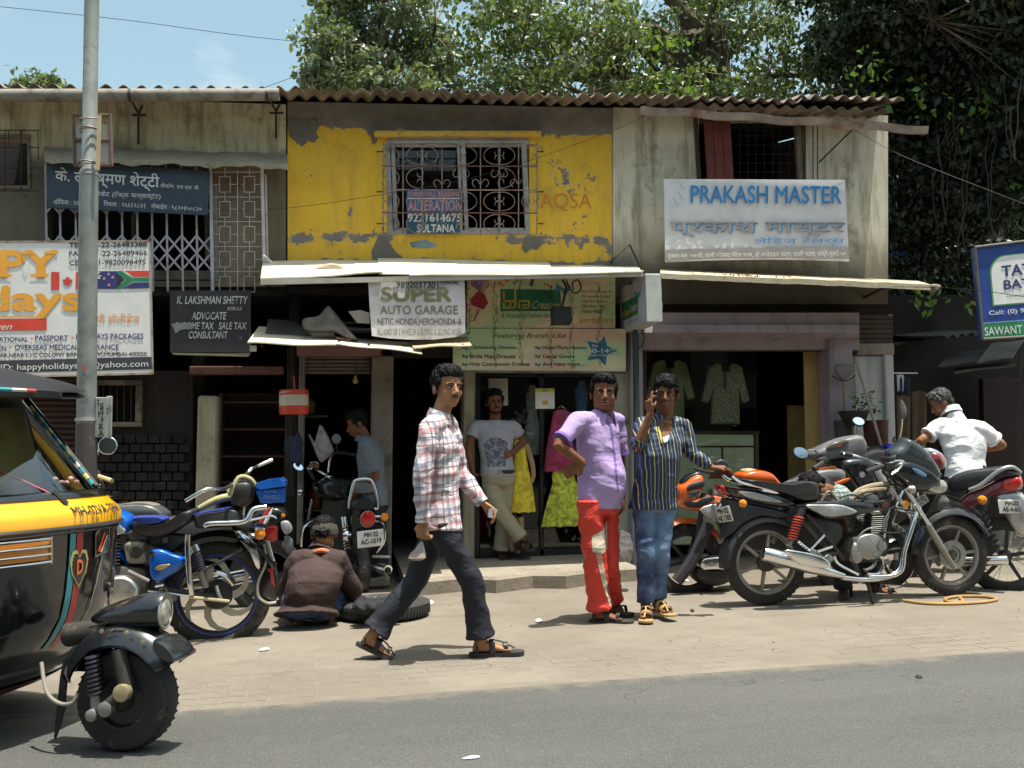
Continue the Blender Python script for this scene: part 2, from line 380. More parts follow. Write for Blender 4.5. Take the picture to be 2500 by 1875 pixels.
b = 0; stp.v = [p for r_ in rr for p in r_]; stp.f = [(r_*n+i, r_*n+i+1, (r_+1)*n+i+1, (r_+1)*n+i) for r_ in range(3) for i in range(n-1)]
stp.f += [(0, n, 2*n, 3*n), (n-1, 2*n-1, 3*n-1, 4*n-1)]
struct(stp, 'step', CONC)
rb = MB()
for i in range(60):
    u = random.uniform(1000, 1560); p = G(u, random.uniform(1418, 1450)-(u-1000)*.045, 0)
    rb.ell(p, (random.uniform(.006, .025), random.uniform(.006, .02), .008), n=6, m=4)
for i in range(120):
    u, v = random.uniform(-50, 2550), 1430+abs(random.gauss(0, 110)); p = G(u, v, .006 if v < 1600 else .014); r_ = random.uniform(.003, .007); rb.ell(p, (r_*random.uniform(.7, 1.8), r_, r_*.5), n=5, m=3)
tag(rb.build('rubble', CONC, None, smooth=False), 'small crumbs of cement and grit scattered over the pavement and road', kind='stuff')
# ------------------------------------------------------------------ walls
def wall_mat(name, base, alt, stain, patch=None, zb=None, topdark=None, streak=.5, grime=None, pt=.6, wv=1.0):
    t = NT(name); z = t.xyz()[2]
    n1 = t.noise(1.3, 7, .65); n2 = t.noise(7, 7, .72); n3 = t.noise(45, 4, .7); n4 = t.noise(3.2, 6, .7, stretch=(2.6, 1, .32)); n5 = t.noise(24, 3, .8)
    c = t.mix(t.rng(n1, .36, .64), base, alt)
    c = t.mix(t.rng(n4, .45, .68, 0, streak), c, stain); c = t.mix(t.rng(t.noise(2.1, 8, .7), .54, .66, 0, streak*.8), c, tuple(q*.8 for q in stain))
    c = t.mix(t.rng(n2, .62, .74, 0, .75), c, stain)
    h = t.math('MULTIPLY', n3, .4)
    if patch:           # paint fallen away, cement beneath
        zz = z; nb = t.noise(2.4, 8, .62)
        k = t.math('ADD', nb, t.math('MULTIPLY', t.rng(t.noise(11, 6, .75), .5, .8), .22*wv))
        for (za, zb_, amp) in zb: k = t.math('ADD', k, t.rng(zz, za, zb_, 0, amp))
        c = t.mix(t.rng(k, pt-.05, pt-.005, 0, .5), c, tuple(q*.55+.16 for q in alt)); f = t.rng(k, pt, pt+.012); c = t.mix(f, c, t.mix(t.rng(n2, .3, .7), patch, tuple(q*1.45 for q in patch))); h = t.math('SUBTRACT', h, t.math('MULTIPLY', f, .5))
    if topdark: c = t.mix(t.math('MULTIPLY', t.rng(t.math('ADD', z, t.math('MULTIPLY', t.math('SUBTRACT', n2, .5), .35)), topdark[0], topdark[1]), topdark[2]), c, topdark[3])
    if grime: c = t.mix(t.math('MULTIPLY', t.rng(t.math('ADD', z, t.math('MULTIPLY', t.math('SUBTRACT', n1, .5), .9)), grime[0], grime[1], 1, 0), grime[2]), c, grime[3])
    c = t.mix(t.rng(n5, .70, .74, 0, .8), c, tuple(q*.35 for q in stain))
    return t.done(c, .88, h, .6, .012)
Z = zof
MW_L = wall_mat('stained_cream_plaster', (.72, .63, .43), (.60, .52, .34), (.25, .20, .12), grime=(Z(420), Z(350), .9, (.10, .088, .06)), streak=.8)
MW_Y = wall_mat('peeling_yellow_paint', (.80, .50, .045), (.70, .42, .04), (.46, .30, .07), patch=(.17, .155, .135), zb=[(Z(345), Z(296), .62), (Z(556), Z(584), .16), (Z(588), Z(612), -.15), (Z(620), Z(664), .42)], streak=.55, pt=.70, wv=1.3)
MW_R = wall_mat('mouldy_grey_plaster', (.74, .68, .55), (.60, .55, .43), (.28, .245, .165), grime=(Z(680), Z(540), .9, (.11, .10, .075)), streak=.85)
MW_D = wall_mat('shade_dark_wall', (.034, .025, .02), (.022, .017, .014), (.012, .010, .008))  # shade of the lower storey is put into this near-black brown
MW_G = wall_mat('grey_pillar_plaster', (.42, .36, .31), (.30, .26, .22), (.17, .145, .12), streak=.8)
MW_P = wall_mat('faded_mauve_paint', (.40, .345, .38), (.36, .31, .34), (.21, .18, .185), streak=.6)
MW_B = wall_mat('cream_pillar_paint', (.50, .44, .31), (.44, .38, .26), (.25, .20, .13), streak=.6)
MW_W = wall_mat('whitewashed_wall', (.58, .58, .57), (.50, .50, .50), (.27, .27, .25), streak=.5)
WOODD = M('dark_brown_wood', (.055, .026, .016), .7, dirt=(.02, .012, .01)); BLACK = M('interior_black', (.012, .012, .012), .9)
def wallgrid(u0, v0, u1, v1, holes, pl, th, mat, parent, name='wall', tops=None):
    us = sorted({u0, u1} | {x for h in holes for x in (h[0], h[2]) if u0 < x < u1}); vs = sorted({v0, v1} | {x for h in holes for x in (h[1], h[3]) if v0 < x < v1})
    mb = MB(); nu, nv = len(us), len(vs)
    P = [[pl.p(u, (v+(tops*(u-u0) if (tops and v == v0) else 0))) for u in us] for v in vs]
    for r_ in P: mb.v += r_
    for r_ in P: mb.v += [p-pl.n*th for p in r_]
    B = nu*nv
    def solid(i, j):
        if i < 0 or j < 0 or i >= nu-1 or j >= nv-1: return False
        cu, cv = (us[i]+us[i+1])/2, (vs[j]+vs[j+1])/2
        return not any(h[0] < cu < h[2] and h[1] < cv < h[3] for h in holes)
    for j in range(nv-1):
        for i in range(nu-1):
            if not solid(i, j): continue
            a, b_, c, d = j*nu+i, j*nu+i+1, (j+1)*nu+i+1, (j+1)*nu+i
            mb.f += [(a, d, c, b_), (B+a, B+b_, B+c, B+d)]
            if not solid(i-1, j): mb.f.append((a, B+a, B+d, d))
            if not solid(i+1, j): mb.f.append((b_, c, B+c, B+b_))
            if not solid(i, j-1): mb.f.append((a, b_, B+b_, B+a))
            if not solid(i, j+1): mb.f.append((d, B+d, B+c, c))
    return mb.build(name, mat, parent, smooth=False)
bl = thing('shop_building', 'cream plastered two storey house at the left with a rusty shutter below', 'building', F.p(350, 1300).xy.to_3d())
by = thing('shop_building', 'two storey house with peeling yellow upper wall in the middle', 'building', F.p(1100, 1300).xy.to_3d())
br = thing('shop_building', 'grey mouldy plastered two storey house at the right end of the row', 'building', F.p(1830, 1300).xy.to_3d())
wallgrid(-260, 226, 698, 700, [(112, 402, 520, 686), (-80, 332, 70, 456)], F, .22, MW_L, bl, tops=.03)
wallgrid(702, 248, 1494, 668, [(946, 338, 1292, 572)], F, .22, MW_Y, by, tops=.02)
wallgrid(1496, 262, 2168, 742, [(1706, 284, 1968, 560)], F, .22, MW_R, br, tops=.03)
# right end return wall, going back from the street
c0, c1 = F.p(2168, 281), F.p(2172, 742)
def retwall(u, vt, vb, mat, parent, depth=3.2, th=.2, name='side_wall'):
    a, b_ = F.p(u, vt), F.p(u, vb); mb = MB()
    mb.prism([a+V((0, .23, 0)), b_+V((0, .23, 0)), V((b_.x, FY+depth, b_.z)), V((a.x, FY+depth, a.z+.2*depth-.02))], V((-th, 0, 0))); return mb.build(name, mat, parent, smooth=False)
retwall(2168, 285, 742, MW_R, br)
_a, _b = F.p(2184, 866), F.p(2184, 742)
MB().prism([(_a.x-.2, FY+.2, 0), (_a.x, FY+.2, 0), (_a.x, FY+3.2, 0), (_a.x-.2, FY+3.2, 0)], V((0, 0, _b.z))).build('side_wall', MW_D, br, smooth=False)
# storey slab and ground floor masonry
def slabpx(u0, v0, u1, v1, y, th, mat, parent, name, **k):
    pl = YP(y); return slab(rc(u0, v0, u1, v1), pl, 0, th).build(name, mat, parent, smooth=False, **k)
def boxpx(u0, v0, u1, v1, y, th, mat, parent, name, b=.008, **k):
    pl = YP(y); a, c = pl.p(u0, v0), pl.p(u1, v1); b1 = pl.p(u1, v0); d1 = pl.p(u0, v1)
    w = ((b1-a).length+(c-d1).length)/2; h = ((d1-a).length+(c-b1).length)/2
    x = (b1-a+c-d1).normalized(); ce = (a+b1+c+d1)/4+V((0, th/2, 0)); z_ = x.cross(V((0, 1, 0))).normalized()
    if z_.z < 0: z_ = -z_
    return MB().rbox(ce, (w, th, h), (x, V((0, 1, 0)), z_), b).build(name, mat, parent, smooth=False, **k)
slabpx(-260, 700, 700, 722, 9.42, 3.5, MW_D, bl, 'floor_slab'); slabpx(702, 672, 1494, 700, 9.42, 3.5, MW_D, by, 'floor_slab')
slabpx(1496, 742, 2170, 768, 9.42, 3.5, MW_D, br, 'floor_slab')
# left ground floor: shutter, window frame, low brick wall
RUST = M('rusty_brown_steel', (.07, .034, .024), .75, .2, dirt=(.05, .03, .025), bump=.4, bs=40)
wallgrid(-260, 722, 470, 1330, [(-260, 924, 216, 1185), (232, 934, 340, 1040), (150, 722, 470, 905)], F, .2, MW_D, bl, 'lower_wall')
sh = slab(rc(-260, 924, 216, 1190), F, -.06, .02).build('roller_shutter', RUST, bl, smooth=False)
for i in range(19):
    v = 928+i*14; pl = YP(FY-.0)
    a, b_ = F.on(-200, v, -.045), F.on(214, v, -.045); MB().tube([a, b_], .016, 8).build('slat', RUST, sh)
fr_ = MB(); wf = thing
FRAME = M('dusty_cream_frame', (.25, .20, .14), .8, dirt=(.10, .08, .055), dn=.46)
for q in ((226, 928, 346, 940), (226, 1030, 346, 1042), (226, 940, 238, 1030), (330, 940, 346, 1030)): boxpx(*q, FY-.05, .07, FRAME, bl, 'window_frame')
boxpx(240, 941, 330, 1030, FY+.1, .02, BLACK, bl, 'unlit_room_sheet')  # opaque black sheet stands in for the dark inside
for i in range(5):
    u = 252+i*17; MB().tube([F.on(u, 941, .01), F.on(u, 1029, .01)], .006, 6).build('bar', RUST, bl)
BRK = M('shade_dark_brick', (.020, .015, .013), .9, var=.6, vs=6, dirt=(.012, .010, .009), bump=.6, bs=50)  # bay's shade is put into the brick colour
for r_ in range(9):
    for c_ in range(9):
        u0 = 212+c_*30+(15 if r_ % 2 else 0); v0 = 1062+r_*23
        if u0+27 < 476: boxpx(u0+random.uniform(-1, 1), v0, u0+27, v0+20, FY-.05-random.uniform(0, .012), .06, BRK, bl, 'brick', b=.004)
boxpx(478, 966, 528, 1345, FY-.12, .3, MW_B, bl, 'pillar', b=.02)
boxpx(462, 894, 692, 914, FY-.22, .1, M('reddish_beam', (.16, .075, .05), .8, dirt=(.06, .03, .025)), bl, 'beam')
shf = thing('wall_shelf', 'dark brown wooden rack of empty shelves beside the cream pillar', 'shelf rack', F.p(610, 1300).xy.to_3d())
wd2 = M('brown_shelf_wood', (.07, .026, .018), .7, dirt=(.04, .02, .015))
for v in (980, 1046, 1112, 1176, 1240): boxpx(530, v, 700, v+5, FY+.1, .35, wd2, shf, 'shelf', b=.003)
boxpx(530, 960, 540, 1300, FY+.08, .38, wd2, shf, 'side_panel'); boxpx(694, 960, 702, 1300, FY+.08, .38, wd2, shf, 'side_panel'); boxpx(540, 960, 694, 1300, FY+.47, .02, WOODD, shf, 'back_panel', b=.003)
# middle building ground floor
WPOST = M('weathered_grey_wood', (.27, .225, .19), .85, dirt=(.11, .09, .075), bump=.5, bs=25, var=.25)
boxpx(727, 868, 742, 1330, FY-.1, .12, WPOST, by, 'door_post'); boxpx(702, 845, 726, 1330, FY+.0, .2, MW_D, by, 'pillar')
boxpx(905, 868, 958, 1420, FY-.2, .28, WPOST, by, 'pillar', b=.015)
boxpx(724, 842, 930, 868, FY-.22, .16, M('faded_red_beam', (.30, .16, .145), .8, dirt=(.15, .09, .08)), by, 'beam')
for i in range(5): boxpx(742, 870+i*9, 904, 877+i*9, FY-.04-.006*(i % 2), .03, M('grey_shutter', (.22, .19, .165), .75, dirt=(.1, .08, .07)), by, 'shutter_slat', b=.003)
boxpx(1132, 905, 1160, 1392, FY-.06, .3, MW_B, by, 'pillar', b=.015)
boxpx(1500, 905, 1538, 1392, FY-.08, .3, wall_mat('greenish_cream_panel', (.44, .43, .34), (.38, .37, .29), (.24, .22, .16)), by, 'pillar', b=.01)
boxpx(1503, 1026, 1537, 1034, FY-.1, .02, FRAME, by, 'hasp_rail', b=.003)
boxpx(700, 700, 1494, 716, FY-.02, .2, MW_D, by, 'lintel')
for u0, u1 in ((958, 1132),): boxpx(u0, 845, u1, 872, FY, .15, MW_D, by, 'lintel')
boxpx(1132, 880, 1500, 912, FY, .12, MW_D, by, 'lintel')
# rooms behind: back wall, side walls, room shade put into near-black colours
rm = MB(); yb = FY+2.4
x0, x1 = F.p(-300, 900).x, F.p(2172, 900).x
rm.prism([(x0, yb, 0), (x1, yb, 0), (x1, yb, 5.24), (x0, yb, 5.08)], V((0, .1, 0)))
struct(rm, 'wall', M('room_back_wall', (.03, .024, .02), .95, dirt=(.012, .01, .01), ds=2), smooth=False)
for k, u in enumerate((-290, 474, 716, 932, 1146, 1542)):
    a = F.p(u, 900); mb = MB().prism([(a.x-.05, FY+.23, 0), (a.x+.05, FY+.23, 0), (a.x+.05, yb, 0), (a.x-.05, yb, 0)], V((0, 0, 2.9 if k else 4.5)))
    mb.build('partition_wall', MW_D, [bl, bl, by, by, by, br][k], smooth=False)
# boutique shopfront: glass, frame, door, goods
bt = thing('shopfront', 'glazed boutique front with dark frames under the pale green and pink signboard', 'shop front', F.p(1330, 1370).xy.to_3d())
DKFR = M('black_window_frame', (.02, .02, .022), .35)
for q in ((1160, 912, 1172, 1362), (1318, 912, 1328, 1362), (1488, 912, 1500, 1362), (1172, 1340, 1488, 1362), (1172, 912, 1488, 920)): boxpx(*q, FY+.02, .06, DKFR, bt, 'frame_bar', b=.004)
def glass_mat():
    m = bpy.data.materials.new('shop_glass'); m.use_nodes = True; N, L = m.node_tree.nodes, m.node_tree.links; N.clear()
    o = N.new('ShaderNodeOutputMaterial'); t = N.new('ShaderNodeBsdfTransparent'); g = N.new('ShaderNodeBsdfGlossy'); x = N.new('ShaderNodeMixShader'); lw = N.new('ShaderNodeLayerWeight'); lw.inputs[0].default_value = .5
    g.inputs['Roughness'].default_value = .02; t.inputs[0].default_value = (.86, .9, .88, 1)
    mr = N.new('ShaderNodeMapRange'); mr.inputs[3].default_value = .03; mr.inputs[4].default_value = .9; mr.inputs[1].default_value = .3; L.new(lw.outputs['Facing'], mr.inputs[0])
    L.new(mr.outputs[0], x.inputs[0]); L.new(t.outputs[0], x.inputs[1]); L.new(g.outputs[0], x.inputs[2]); L.new(x.outputs[0], o.inputs[0]); MATS['glass'] = m; return m
GLASS = glass_mat()
slab(rc(1172, 920, 1318, 1340), F, -.05, .008).build('glass_pane', GLASS, bt, smooth=False)
slab(rc(1328, 920, 1488, 1340), F, -.05, .008).build('glass_pane', GLASS, bt, smooth=False)
boxpx(1193, 924, 1240, 990, FY+.03, .004, M('plain_paper', (.55, .50, .46), .8), bt, 'paper_notice', b=.001)
cal = thing('wall_calendar', 'white tear-off calendar with yellow header hung on the boutique door glass', 'calendar', F.on(1330, 998, .0))
boxpx(1307, 948, 1354, 998, FY+.0, .01, M('calendar_paper', (.78, .76, .70), .8), cal, 'page', b=.001)
boxpx(1306, 949, 1353, 957, FY-.004, .004, M('yellow_header', (.75, .62, .04), .7), cal, 'header', b=.001)
boxpx(1324, 978, 1338, 988, FY-.004, .004, M('orange_print', (.75, .35, .03), .7), cal, 'print', b=.001)
lettering('30', (1326, 951, 1336, 956), F, .008, M('print_black', (.03, .03, .03), .6), cal)
# tailor shop
mv = MW_P
boxpx(1541, 742, 1572, 1398, FY-.16, .22, mv, br, 'pillar', b=.01)
def molded(u0, u1, rows, parent, mat, name):
    """moulded fascia: rows of (v, forward)"""
    mb = MB(); n = len(rows)
    for u in (u0, u1):
        for v, o in rows: mb.v.append(F.on(u, v, o))
    for u in (u0, u1):
        for v, o in (rows[0], rows[-1]): mb.v.append(F.on(u, v, -.1))
    mb.f = [(i, i+1, n+i+1, n+i) for i in range(n-1)]+[tuple(range(n))+(2*n+1, 2*n), tuple(range(n, 2*n))+(2*n+3, 2*n+2)]
    return mb.build(name, mat, parent, smooth=False)
molded(1556, 2098, [(762, .10), (764, .34), (790, .34), (793, .40), (812, .42), (817, .30), (823, .22), (828, .14), (852, .12), (856, .02)], br, mv, 'fascia')
boxpx(2030, 826, 2088, 1398, FY-.16, .25, mv, br, 'pillar', b=.01)
boxpx(2088, 868, 2186, 1330, FY+.02, .2, MW_W, br, 'white_wall', b=.02)
boxpx(2166, 866, 2188, 1330, FY-.03, .06, MW_W, br, 'corner_strip', b=.01)
for i in range(6): boxpx(2098, 768+i*12, 2180, 778+i*12, FY+.04-.01*(i % 2), .03, M('dark_shutter', (.09, .075, .06), .8), br, 'shutter_slat', b=.003)
boxpx(2092, 838, 2184, 866, FY-.0, .1, MW_G, br, 'lintel')
ts = thing('shopfront', 'tailor shop window and open doorway below the mauve fascia', 'shop front', F.p(1750, 1370).xy.to_3d())
for q in ((1572, 852, 1580, 1385), (1846, 1058, 1854, 1300), (1572, 852, 2030, 858)): boxpx(*q, FY+.0, .05, WOODD, ts, 'frame_bar', b=.003)
OC = wall_mat('ochre_door_panel', (.62, .42, .16), (.55, .37, .14), (.3, .2, .08))
boxpx(1926, 990, 1974, 1330, FY+.9, .04, OC, ts, 'inner_panel', b=.004); boxpx(1968, 856, 2022, 1330, FY+.12, .03, OC, ts, 'door_leaf', b=.004); boxpx(2020, 856, 2031, 1330, FY-.05, .04, M('orange_door_edge', (.50, .27, .08), .6), ts, 'door_edge', b=.004)
slab(rc(1580, 858, 1846, 1300), F, -.03, .008).build('glass_pane', GLASS, ts, smooth=False)
ct = thing('shop_counter', 'pale green shop counter behind the tailor window', 'counter', YP(FY+.35).p(1720, 1330).xy.to_3d())
CG = M('pale_green_laminate', (.66, .66, .44), .45, dirt=(.45, .45, .3))
boxpx(1590, 1058, 1842, 1330, FY+.3, .4, CG, ct, 'counter_body', b=.01); boxpx(1585, 1052, 1856, 1058, FY+.27, .46, WOODD, ct, 'counter_top', b=.003)
boxpx(1600, 1088, 1842, 1092, FY+.292, .01, WOODD, ct, 'trim_strip', b=.001); boxpx(1762, 1092, 1766, 1130, FY+.292, .01, WOODD, ct, 'trim_strip', b=.001)
mb = MB().prism([YP(FY+.29).p(u, v) for u, v in ((1728, 1168), (1764, 1128), (1808, 1168))], V((0, .008, 0))); mb.build('red_triangle', M('dull_red_print', (.3, .05, .04), .6), ct, smooth=False)
# ------------------------------------------------------------------ roof of corrugated sheets
ASB = M('weathered_cement_sheet', (.23, .185, .145), .9, var=.45, vs=3, dirt=(.09, .07, .055), ds=4, dn=.48, bump=.4, bs=60)
def roofsheet(u0, u1, v0, v1, y, lam=.150, amp=.024, dz=0.0, slope=.2, over=0.0, parent=None, name='corrugated_sheet', mat=None, back=4.3, th=.007, ph=0.0):
    pl = YP(y); a, b_ = pl.p(u0, v0), pl.p(u1, v1); L = (b_-a).length; nseg = max(int(L/lam*9), 8); mb = MB(); d = (b_-a)/nseg; tops = []
    for row, (yy) in enumerate((0, .02, back)):
        for i in range(nseg+1):
            p = a+d*i; mb.v.append(V((p.x, p.y+yy, p.z+dz+slope*yy+amp*math.cos(2*math.pi*(p.x+ph)/lam)+.004*math.sin(i*.31+u0))))
    n = nseg+1; nb = len(mb.v)
    mb.v += [p-V((0, 0, th)) for p in mb.v[:nb]]
    for r_ in range(2):
        for i in range(nseg): a_ = r_*n+i; mb.f += [(a_, a_+1, a_+n+1, a_+n), (nb+a_, nb+a_+n, nb+a_+n+1, nb+a_+1)]
    for i in range(nseg): mb.f.append((i, nb+i, nb+i+1, i+1))
    mb.f += [(0, n, nb+n, nb), (n, 2*n, nb+2*n, nb+n), (nseg, nb+nseg, nb+n+nseg, n+nseg), (n+nseg, nb+n+nseg, nb+2*n+nseg, 2*n+nseg)]
    return mb.build(name, mat or ASB, parent, ang=70)
def vline(u): return 218+u*.0185
k = 0
for u0 in range(-200, 640, 225): roofsheet(u0-12, u0+240, 209+u0*.013, 209+(u0+240)*.013, 8.95, dz=.004*(k % 2), parent=bl); k += 1
us = [676, 905, 1170, 1430, 1690, 1945]
for i, u0 in enumerate(us):
    u1 = (us+[2192])[i+1]+14; roofsheet(u0, u1, 199+u0*.0235, 199+u1*.0235, 8.9+.03*(i % 2), dz=.012*(i % 2)+(.03 if i == 5 else 0), amp=.026, parent=by if i < 3 else br)
roofsheet(1690, 2175, 246, 262, 8.98, amp=.024, dz=-.03, parent=br)
# gutter along the left eaves, with hooks
GUT = M('grey_pvc_gutter', (.235, .215, .18), .7, dirt=(.1, .085, .065), ds=5)
pl = YP(8.86); a, b_ = pl.p(-220, 234), pl.p(682, 231)
gt = thing('roof_gutter', 'long grey half round gutter under the left eaves', 'gutter', (a+b_)/2)
xx, yy, ax = frame(b_-a)
mb = MB(); n = 14
mb.lathe(a, b_-a, [(0, .056), ((b_-a).length, .056), ((b_-a).length, .048), (0, .048)], 22, close=True); mb.build('gutter_channel', GUT, gt)
for u in (318, 652):
    p = pl.p(u, 233); MB().lathe(p, b_-a, [(-.012, .059), (.012, .059), (.012, .056), (-.012, .056)], 20, close=True).build('clip', M('dark_iron', (.045, .035, .03), .7, .3), gt)
IRON = M('dark_iron', (.045, .035, .03), .7, .3)
for u, v0, v1 in ((338, 255, 345), (674, 250, 330)):
    p = YP(9.3)
    br_ = MB(); br_.tube([p.p(u-12, v0), p.p(u, v0+22), p.p(u, v1)], .012, 6); br_.tube([p.p(u+10, v0+2), p.p(u, v0+22)], .012, 6); br_.tube([p.p(u-16, v0+26), p.p(u+18, v0+26)], .012, 6)
    br_.tube([p.p(u, v1), F.p(u, v1+4)], .012, 6); br_.tube([p.p(u-12, v0), pl.p(u-14, 240)], .01, 6)
    br_.build('gutter_bracket', IRON, bl)
# rust strip hanging off the right eaves, and its stay
RST = M('rust_stained_strip', (.30, .235, .19), .8, var=.3, vs=4, dirt=(.16, .06, .03), ds=2.5, dn=.52, bump=.3)
p = YP(8.84); rs_ = thing('eaves_strip', 'long bent rust stained metal strip hanging below the right eaves', 'metal strip', p.p(1900, 290))
mb = MB(); N_ = 26; top = [(1568+i*(2268-1568)/N_, 258+i*(50/N_)+2.5*math.sin(i*1.1)) for i in range(N_+1)]
for u, v in top: mb.v += [p.p(u, v), p.p(u, v)+V((0, .07, .01)), p.p(u, v+17)+V((0, .015, 0)), p.p(u, v+15)+V((0, .07, 0))]
for i in range(N_):
    a_ = i*4; mb.f += [(a_, a_+4, a_+5, a_+1), (a_, a_+2, a_+6, a_+4), (a_+2, a_+3, a_+7, a_+6), (a_+1, a_+5, a_+7, a_+3)]
mb.f += [(0, 1, 3, 2), (N_*4, N_*4+2, N_*4+3, N_*4+1)]; mb.build('strip', RST, rs_, smooth=False)
MB().tube([p.p(2098, 300), F.p(2000, 396)], .008, 6).build('stay_rod', IRON, rs_)
MB().tube([p.p(2098, 300), F.p(2120, 300)], .008, 6).build('stay_rod', IRON, rs_)
# ------------------------------------------------------------------ upper windows
# left: canopy lip, folding gate, square-pattern grille
LIP = mat_concrete('canopy_cement', (.36, .32, .24), (.28, .25, .185), (.12, .11, .085))
mb = MB(); N_ = 30
for i in range(N_+1):
    u = 108+i*(702-108)/N_; w_ = 2.5*math.sin(i*.7)+2*math.sin(i*1.9); v = 384+i*.55+w_*.6
    mb.v += [F.on(u, v-26, -.01), F.on(u, v-8, .22), F.on(u, v, .30), F.on(u, v+11+.7*w_, .30), F.on(u, v+9, .27), F.on(u, v+2, -.01)]
for i in range(N_):
    for k in range(6): a_, b2 = i*6+k, i*6+(k+1) % 6; mb.f.append((a_, b2, b2+6, a_+6))
mb.f += [tuple(range(6)), tuple(range(N_*6, N_*6+6))]; mb.build('window_canopy', LIP, bl)
PINKW = M('flaking_pale_mauve_paint', (.52, .48, .50), .6, dirt=(.22, .12, .08), ds=8, dn=.58)
fg = thing('folding_window_gate', 'pale mauve folding steel gate across the upper left window', 'window gate', F.on(320, 690, .12))
G1 = YP(FY-.06)
us_ = [112, 146, 184, 222, 260, 297, 334, 371, 407, 444, 480, 516]
for i, u in enumerate(us_):
    boxpx(u-2.5, 398, u+2.5, 712 if u > 360 else 600, FY-.07, .015, PINKW, fg, 'bar', b=.002)
for i in range(len(us_)-1):
    a, b_ = us_[i], us_[i+1]
    for (v0, v1) in ((505, 522), (575, 618), (618, 660)):
        m_ = (a+b_)/2
        for (pa, pb) in (((a, v0), (b_, v1)), ((b_, v0), (a, v1))):
            if v0 == 505: pa, pb = ((a, v1), (m_, v0-3)) if pa[0] == a else ((b_, v1), (m_, v0-3))
            if a < 370 and v0 > 600: continue
            A_, B_ = G1.p(*pa), G1.p(*pb); d = (B_-A_); x_ = d.normalized(); y_ = V((0, 1, 0))
            MB().box((A_+B_)/2-V((0, .012 if pa[0] == a else .004, 0)), (d.length, .004, .017), (x_, y_, x_.cross(y_))).build('bar', PINKW, fg, smooth=False)
gr = thing('window_grille', 'thin square patterned steel grille between the folding gate and the yellow wall', 'window grille', F.on(585, 720, .1))
G2 = YP(FY-.12)
def rod(a, b_, pl, r_=.0035, mat=PINKW, par=None, name='bar'): return MB().tube([pl.p(*a), pl.p(*b_)], r_, 5).build(name, mat, par)
boxpx(512, 400, 520, 716, FY-.13, .03, PINKW, gr, 'side_post', b=.003); boxpx(638, 402, 646, 645, FY-.13, .03, PINKW, gr, 'side_post', b=.003); boxpx(648, 425, 653, 640, FY-.09, .02, PINKW, gr, 'side_post', b=.003)
for v in (420, 450, 481, 512, 541, 571, 602, 633, 663, 692): rod((520, v), (530 if v in (450, 512, 571, 633, 692) else 638, v), G2, par=gr)
rod((580, 415), (580, 715), G2, par=gr)
for k_, v in enumerate((431, 492, 553, 614, 675)):
    for u in (536, 596):
        mb = MB(); q = rc(u, v, u+26, v+38)
        for i in range(4): mb.tube([G2.p(*q[i]), G2.p(*q[(i+1) % 4])], .0035, 5)
        mb.tube([G2.p(u+13, v-22), G2.p(u+13, v)], .0035, 5); mb.tube([G2.p(u-6, v+19), G2.p(u, v+19)], .0035, 5); mb.tube([G2.p(u+26, v+19), G2.p(u+42, v+19)], .0035, 5)
        mb.build('square_loop', PINKW, gr)
slabpx(520, 395, 645, 700, FY-.012, .015, wall_mat('brown_stained_plaster', (.30, .225, .15), (.22, .17, .115), (.11, .085, .06)), bl, 'recess_panel')
boxpx(364, 660, 520, 684, FY+.02, .1, FRAME, bl, 'window_sill'); boxpx(520, 450, 531, 690, FY-.03, .04, M('grey_blue_pipe', (.25, .28, .28), .7), bl, 'drain_strip'); boxpx(320, 520, 330, 640, FY+.3, .05, FRAME, bl, 'curtain_rail_post'); boxpx(500, 520, 512, 640, FY+.1, .05, FRAME, bl, 'curtain_rail_post')
# small window far left
sw = thing('small_window', 'small barred window in the cream wall at the left edge', 'window', F.p(0, 456))
for q in ((-60, 328, 74, 336), (66, 336, 74, 458), (-60, 452, 74, 460)): boxpx(*q, FY-.02, .05, FRAME, sw, 'frame_bar')
for u in (-30, 12, 52): rod((u, 318), (u, 470), YP(FY-.1), .005, IRON, sw)
for v in (318, 360, 410, 466): rod((-70, v), (95, v), YP(FY-.1), .005, IRON, sw)
for u in (20, 50, 92): rod((u, 318), (u+2, 360 if u < 90 else 390), YP(FY-.1), .004, IRON, sw)
# yellow wall window with wrought iron grille
ALU = M('dusty_aluminium_frame', (.42, .41, .40), .5, .5, dirt=(.2, .18, .16)); ywm = thing('sliding_window', 'aluminium sliding window in the yellow wall', 'window', F.p(1118, 572))
for q in ((944, 336, 1292, 350), (944, 562, 1292, 572), (944, 350, 956, 562), (958, 352, 968, 560), (1120, 350, 1126, 562), (1130, 350, 1140, 562), (1278, 350, 1290, 562), (966, 352, 1122, 357), (1140, 352, 1280, 357), (966, 556, 1122, 562), (1140, 556, 1280, 562)): boxpx(*q, FY-.01, .05, ALU, ywm, 'frame_bar', b=.003)
boxpx(914, 318, 1322, 330, FY-.09, .1, M('yellow_ledge', (.72, .46, .07), .8, dirt=(.3, .25, .16), ds=6), by, 'window_ledge')
slab(rc(968, 357, 1120, 556), F, -.06, .005).build('glass_pane', GLASS, ywm, smooth=False)
wg = thing('window_grille', 'rusty wrought iron scroll grille standing proud of the yellow wall window', 'window grille', F.on(1120, 572, .15))
WI = M('rusty_grey_iron', (.30, .235, .21), .7, .3, dirt=(.13, .06, .045), ds=9, dn=.5); G3 = YP(FY-.17)
for u in (936, 984, 1031, 1079, 1126, 1173, 1219, 1266, 1311): rod((u, 348 if u in (936, 1311) else 350), (u, 573), G3, .006, WI, wg)
for v, c_ in ((353, 0), (405, 1), (463, 0), (519, 1)):
    rod((932, v), (1313, v+1), G3, .007, M('rust_red_bar', (.16, .075, .06), .75, .2) if c_ else WI, wg)
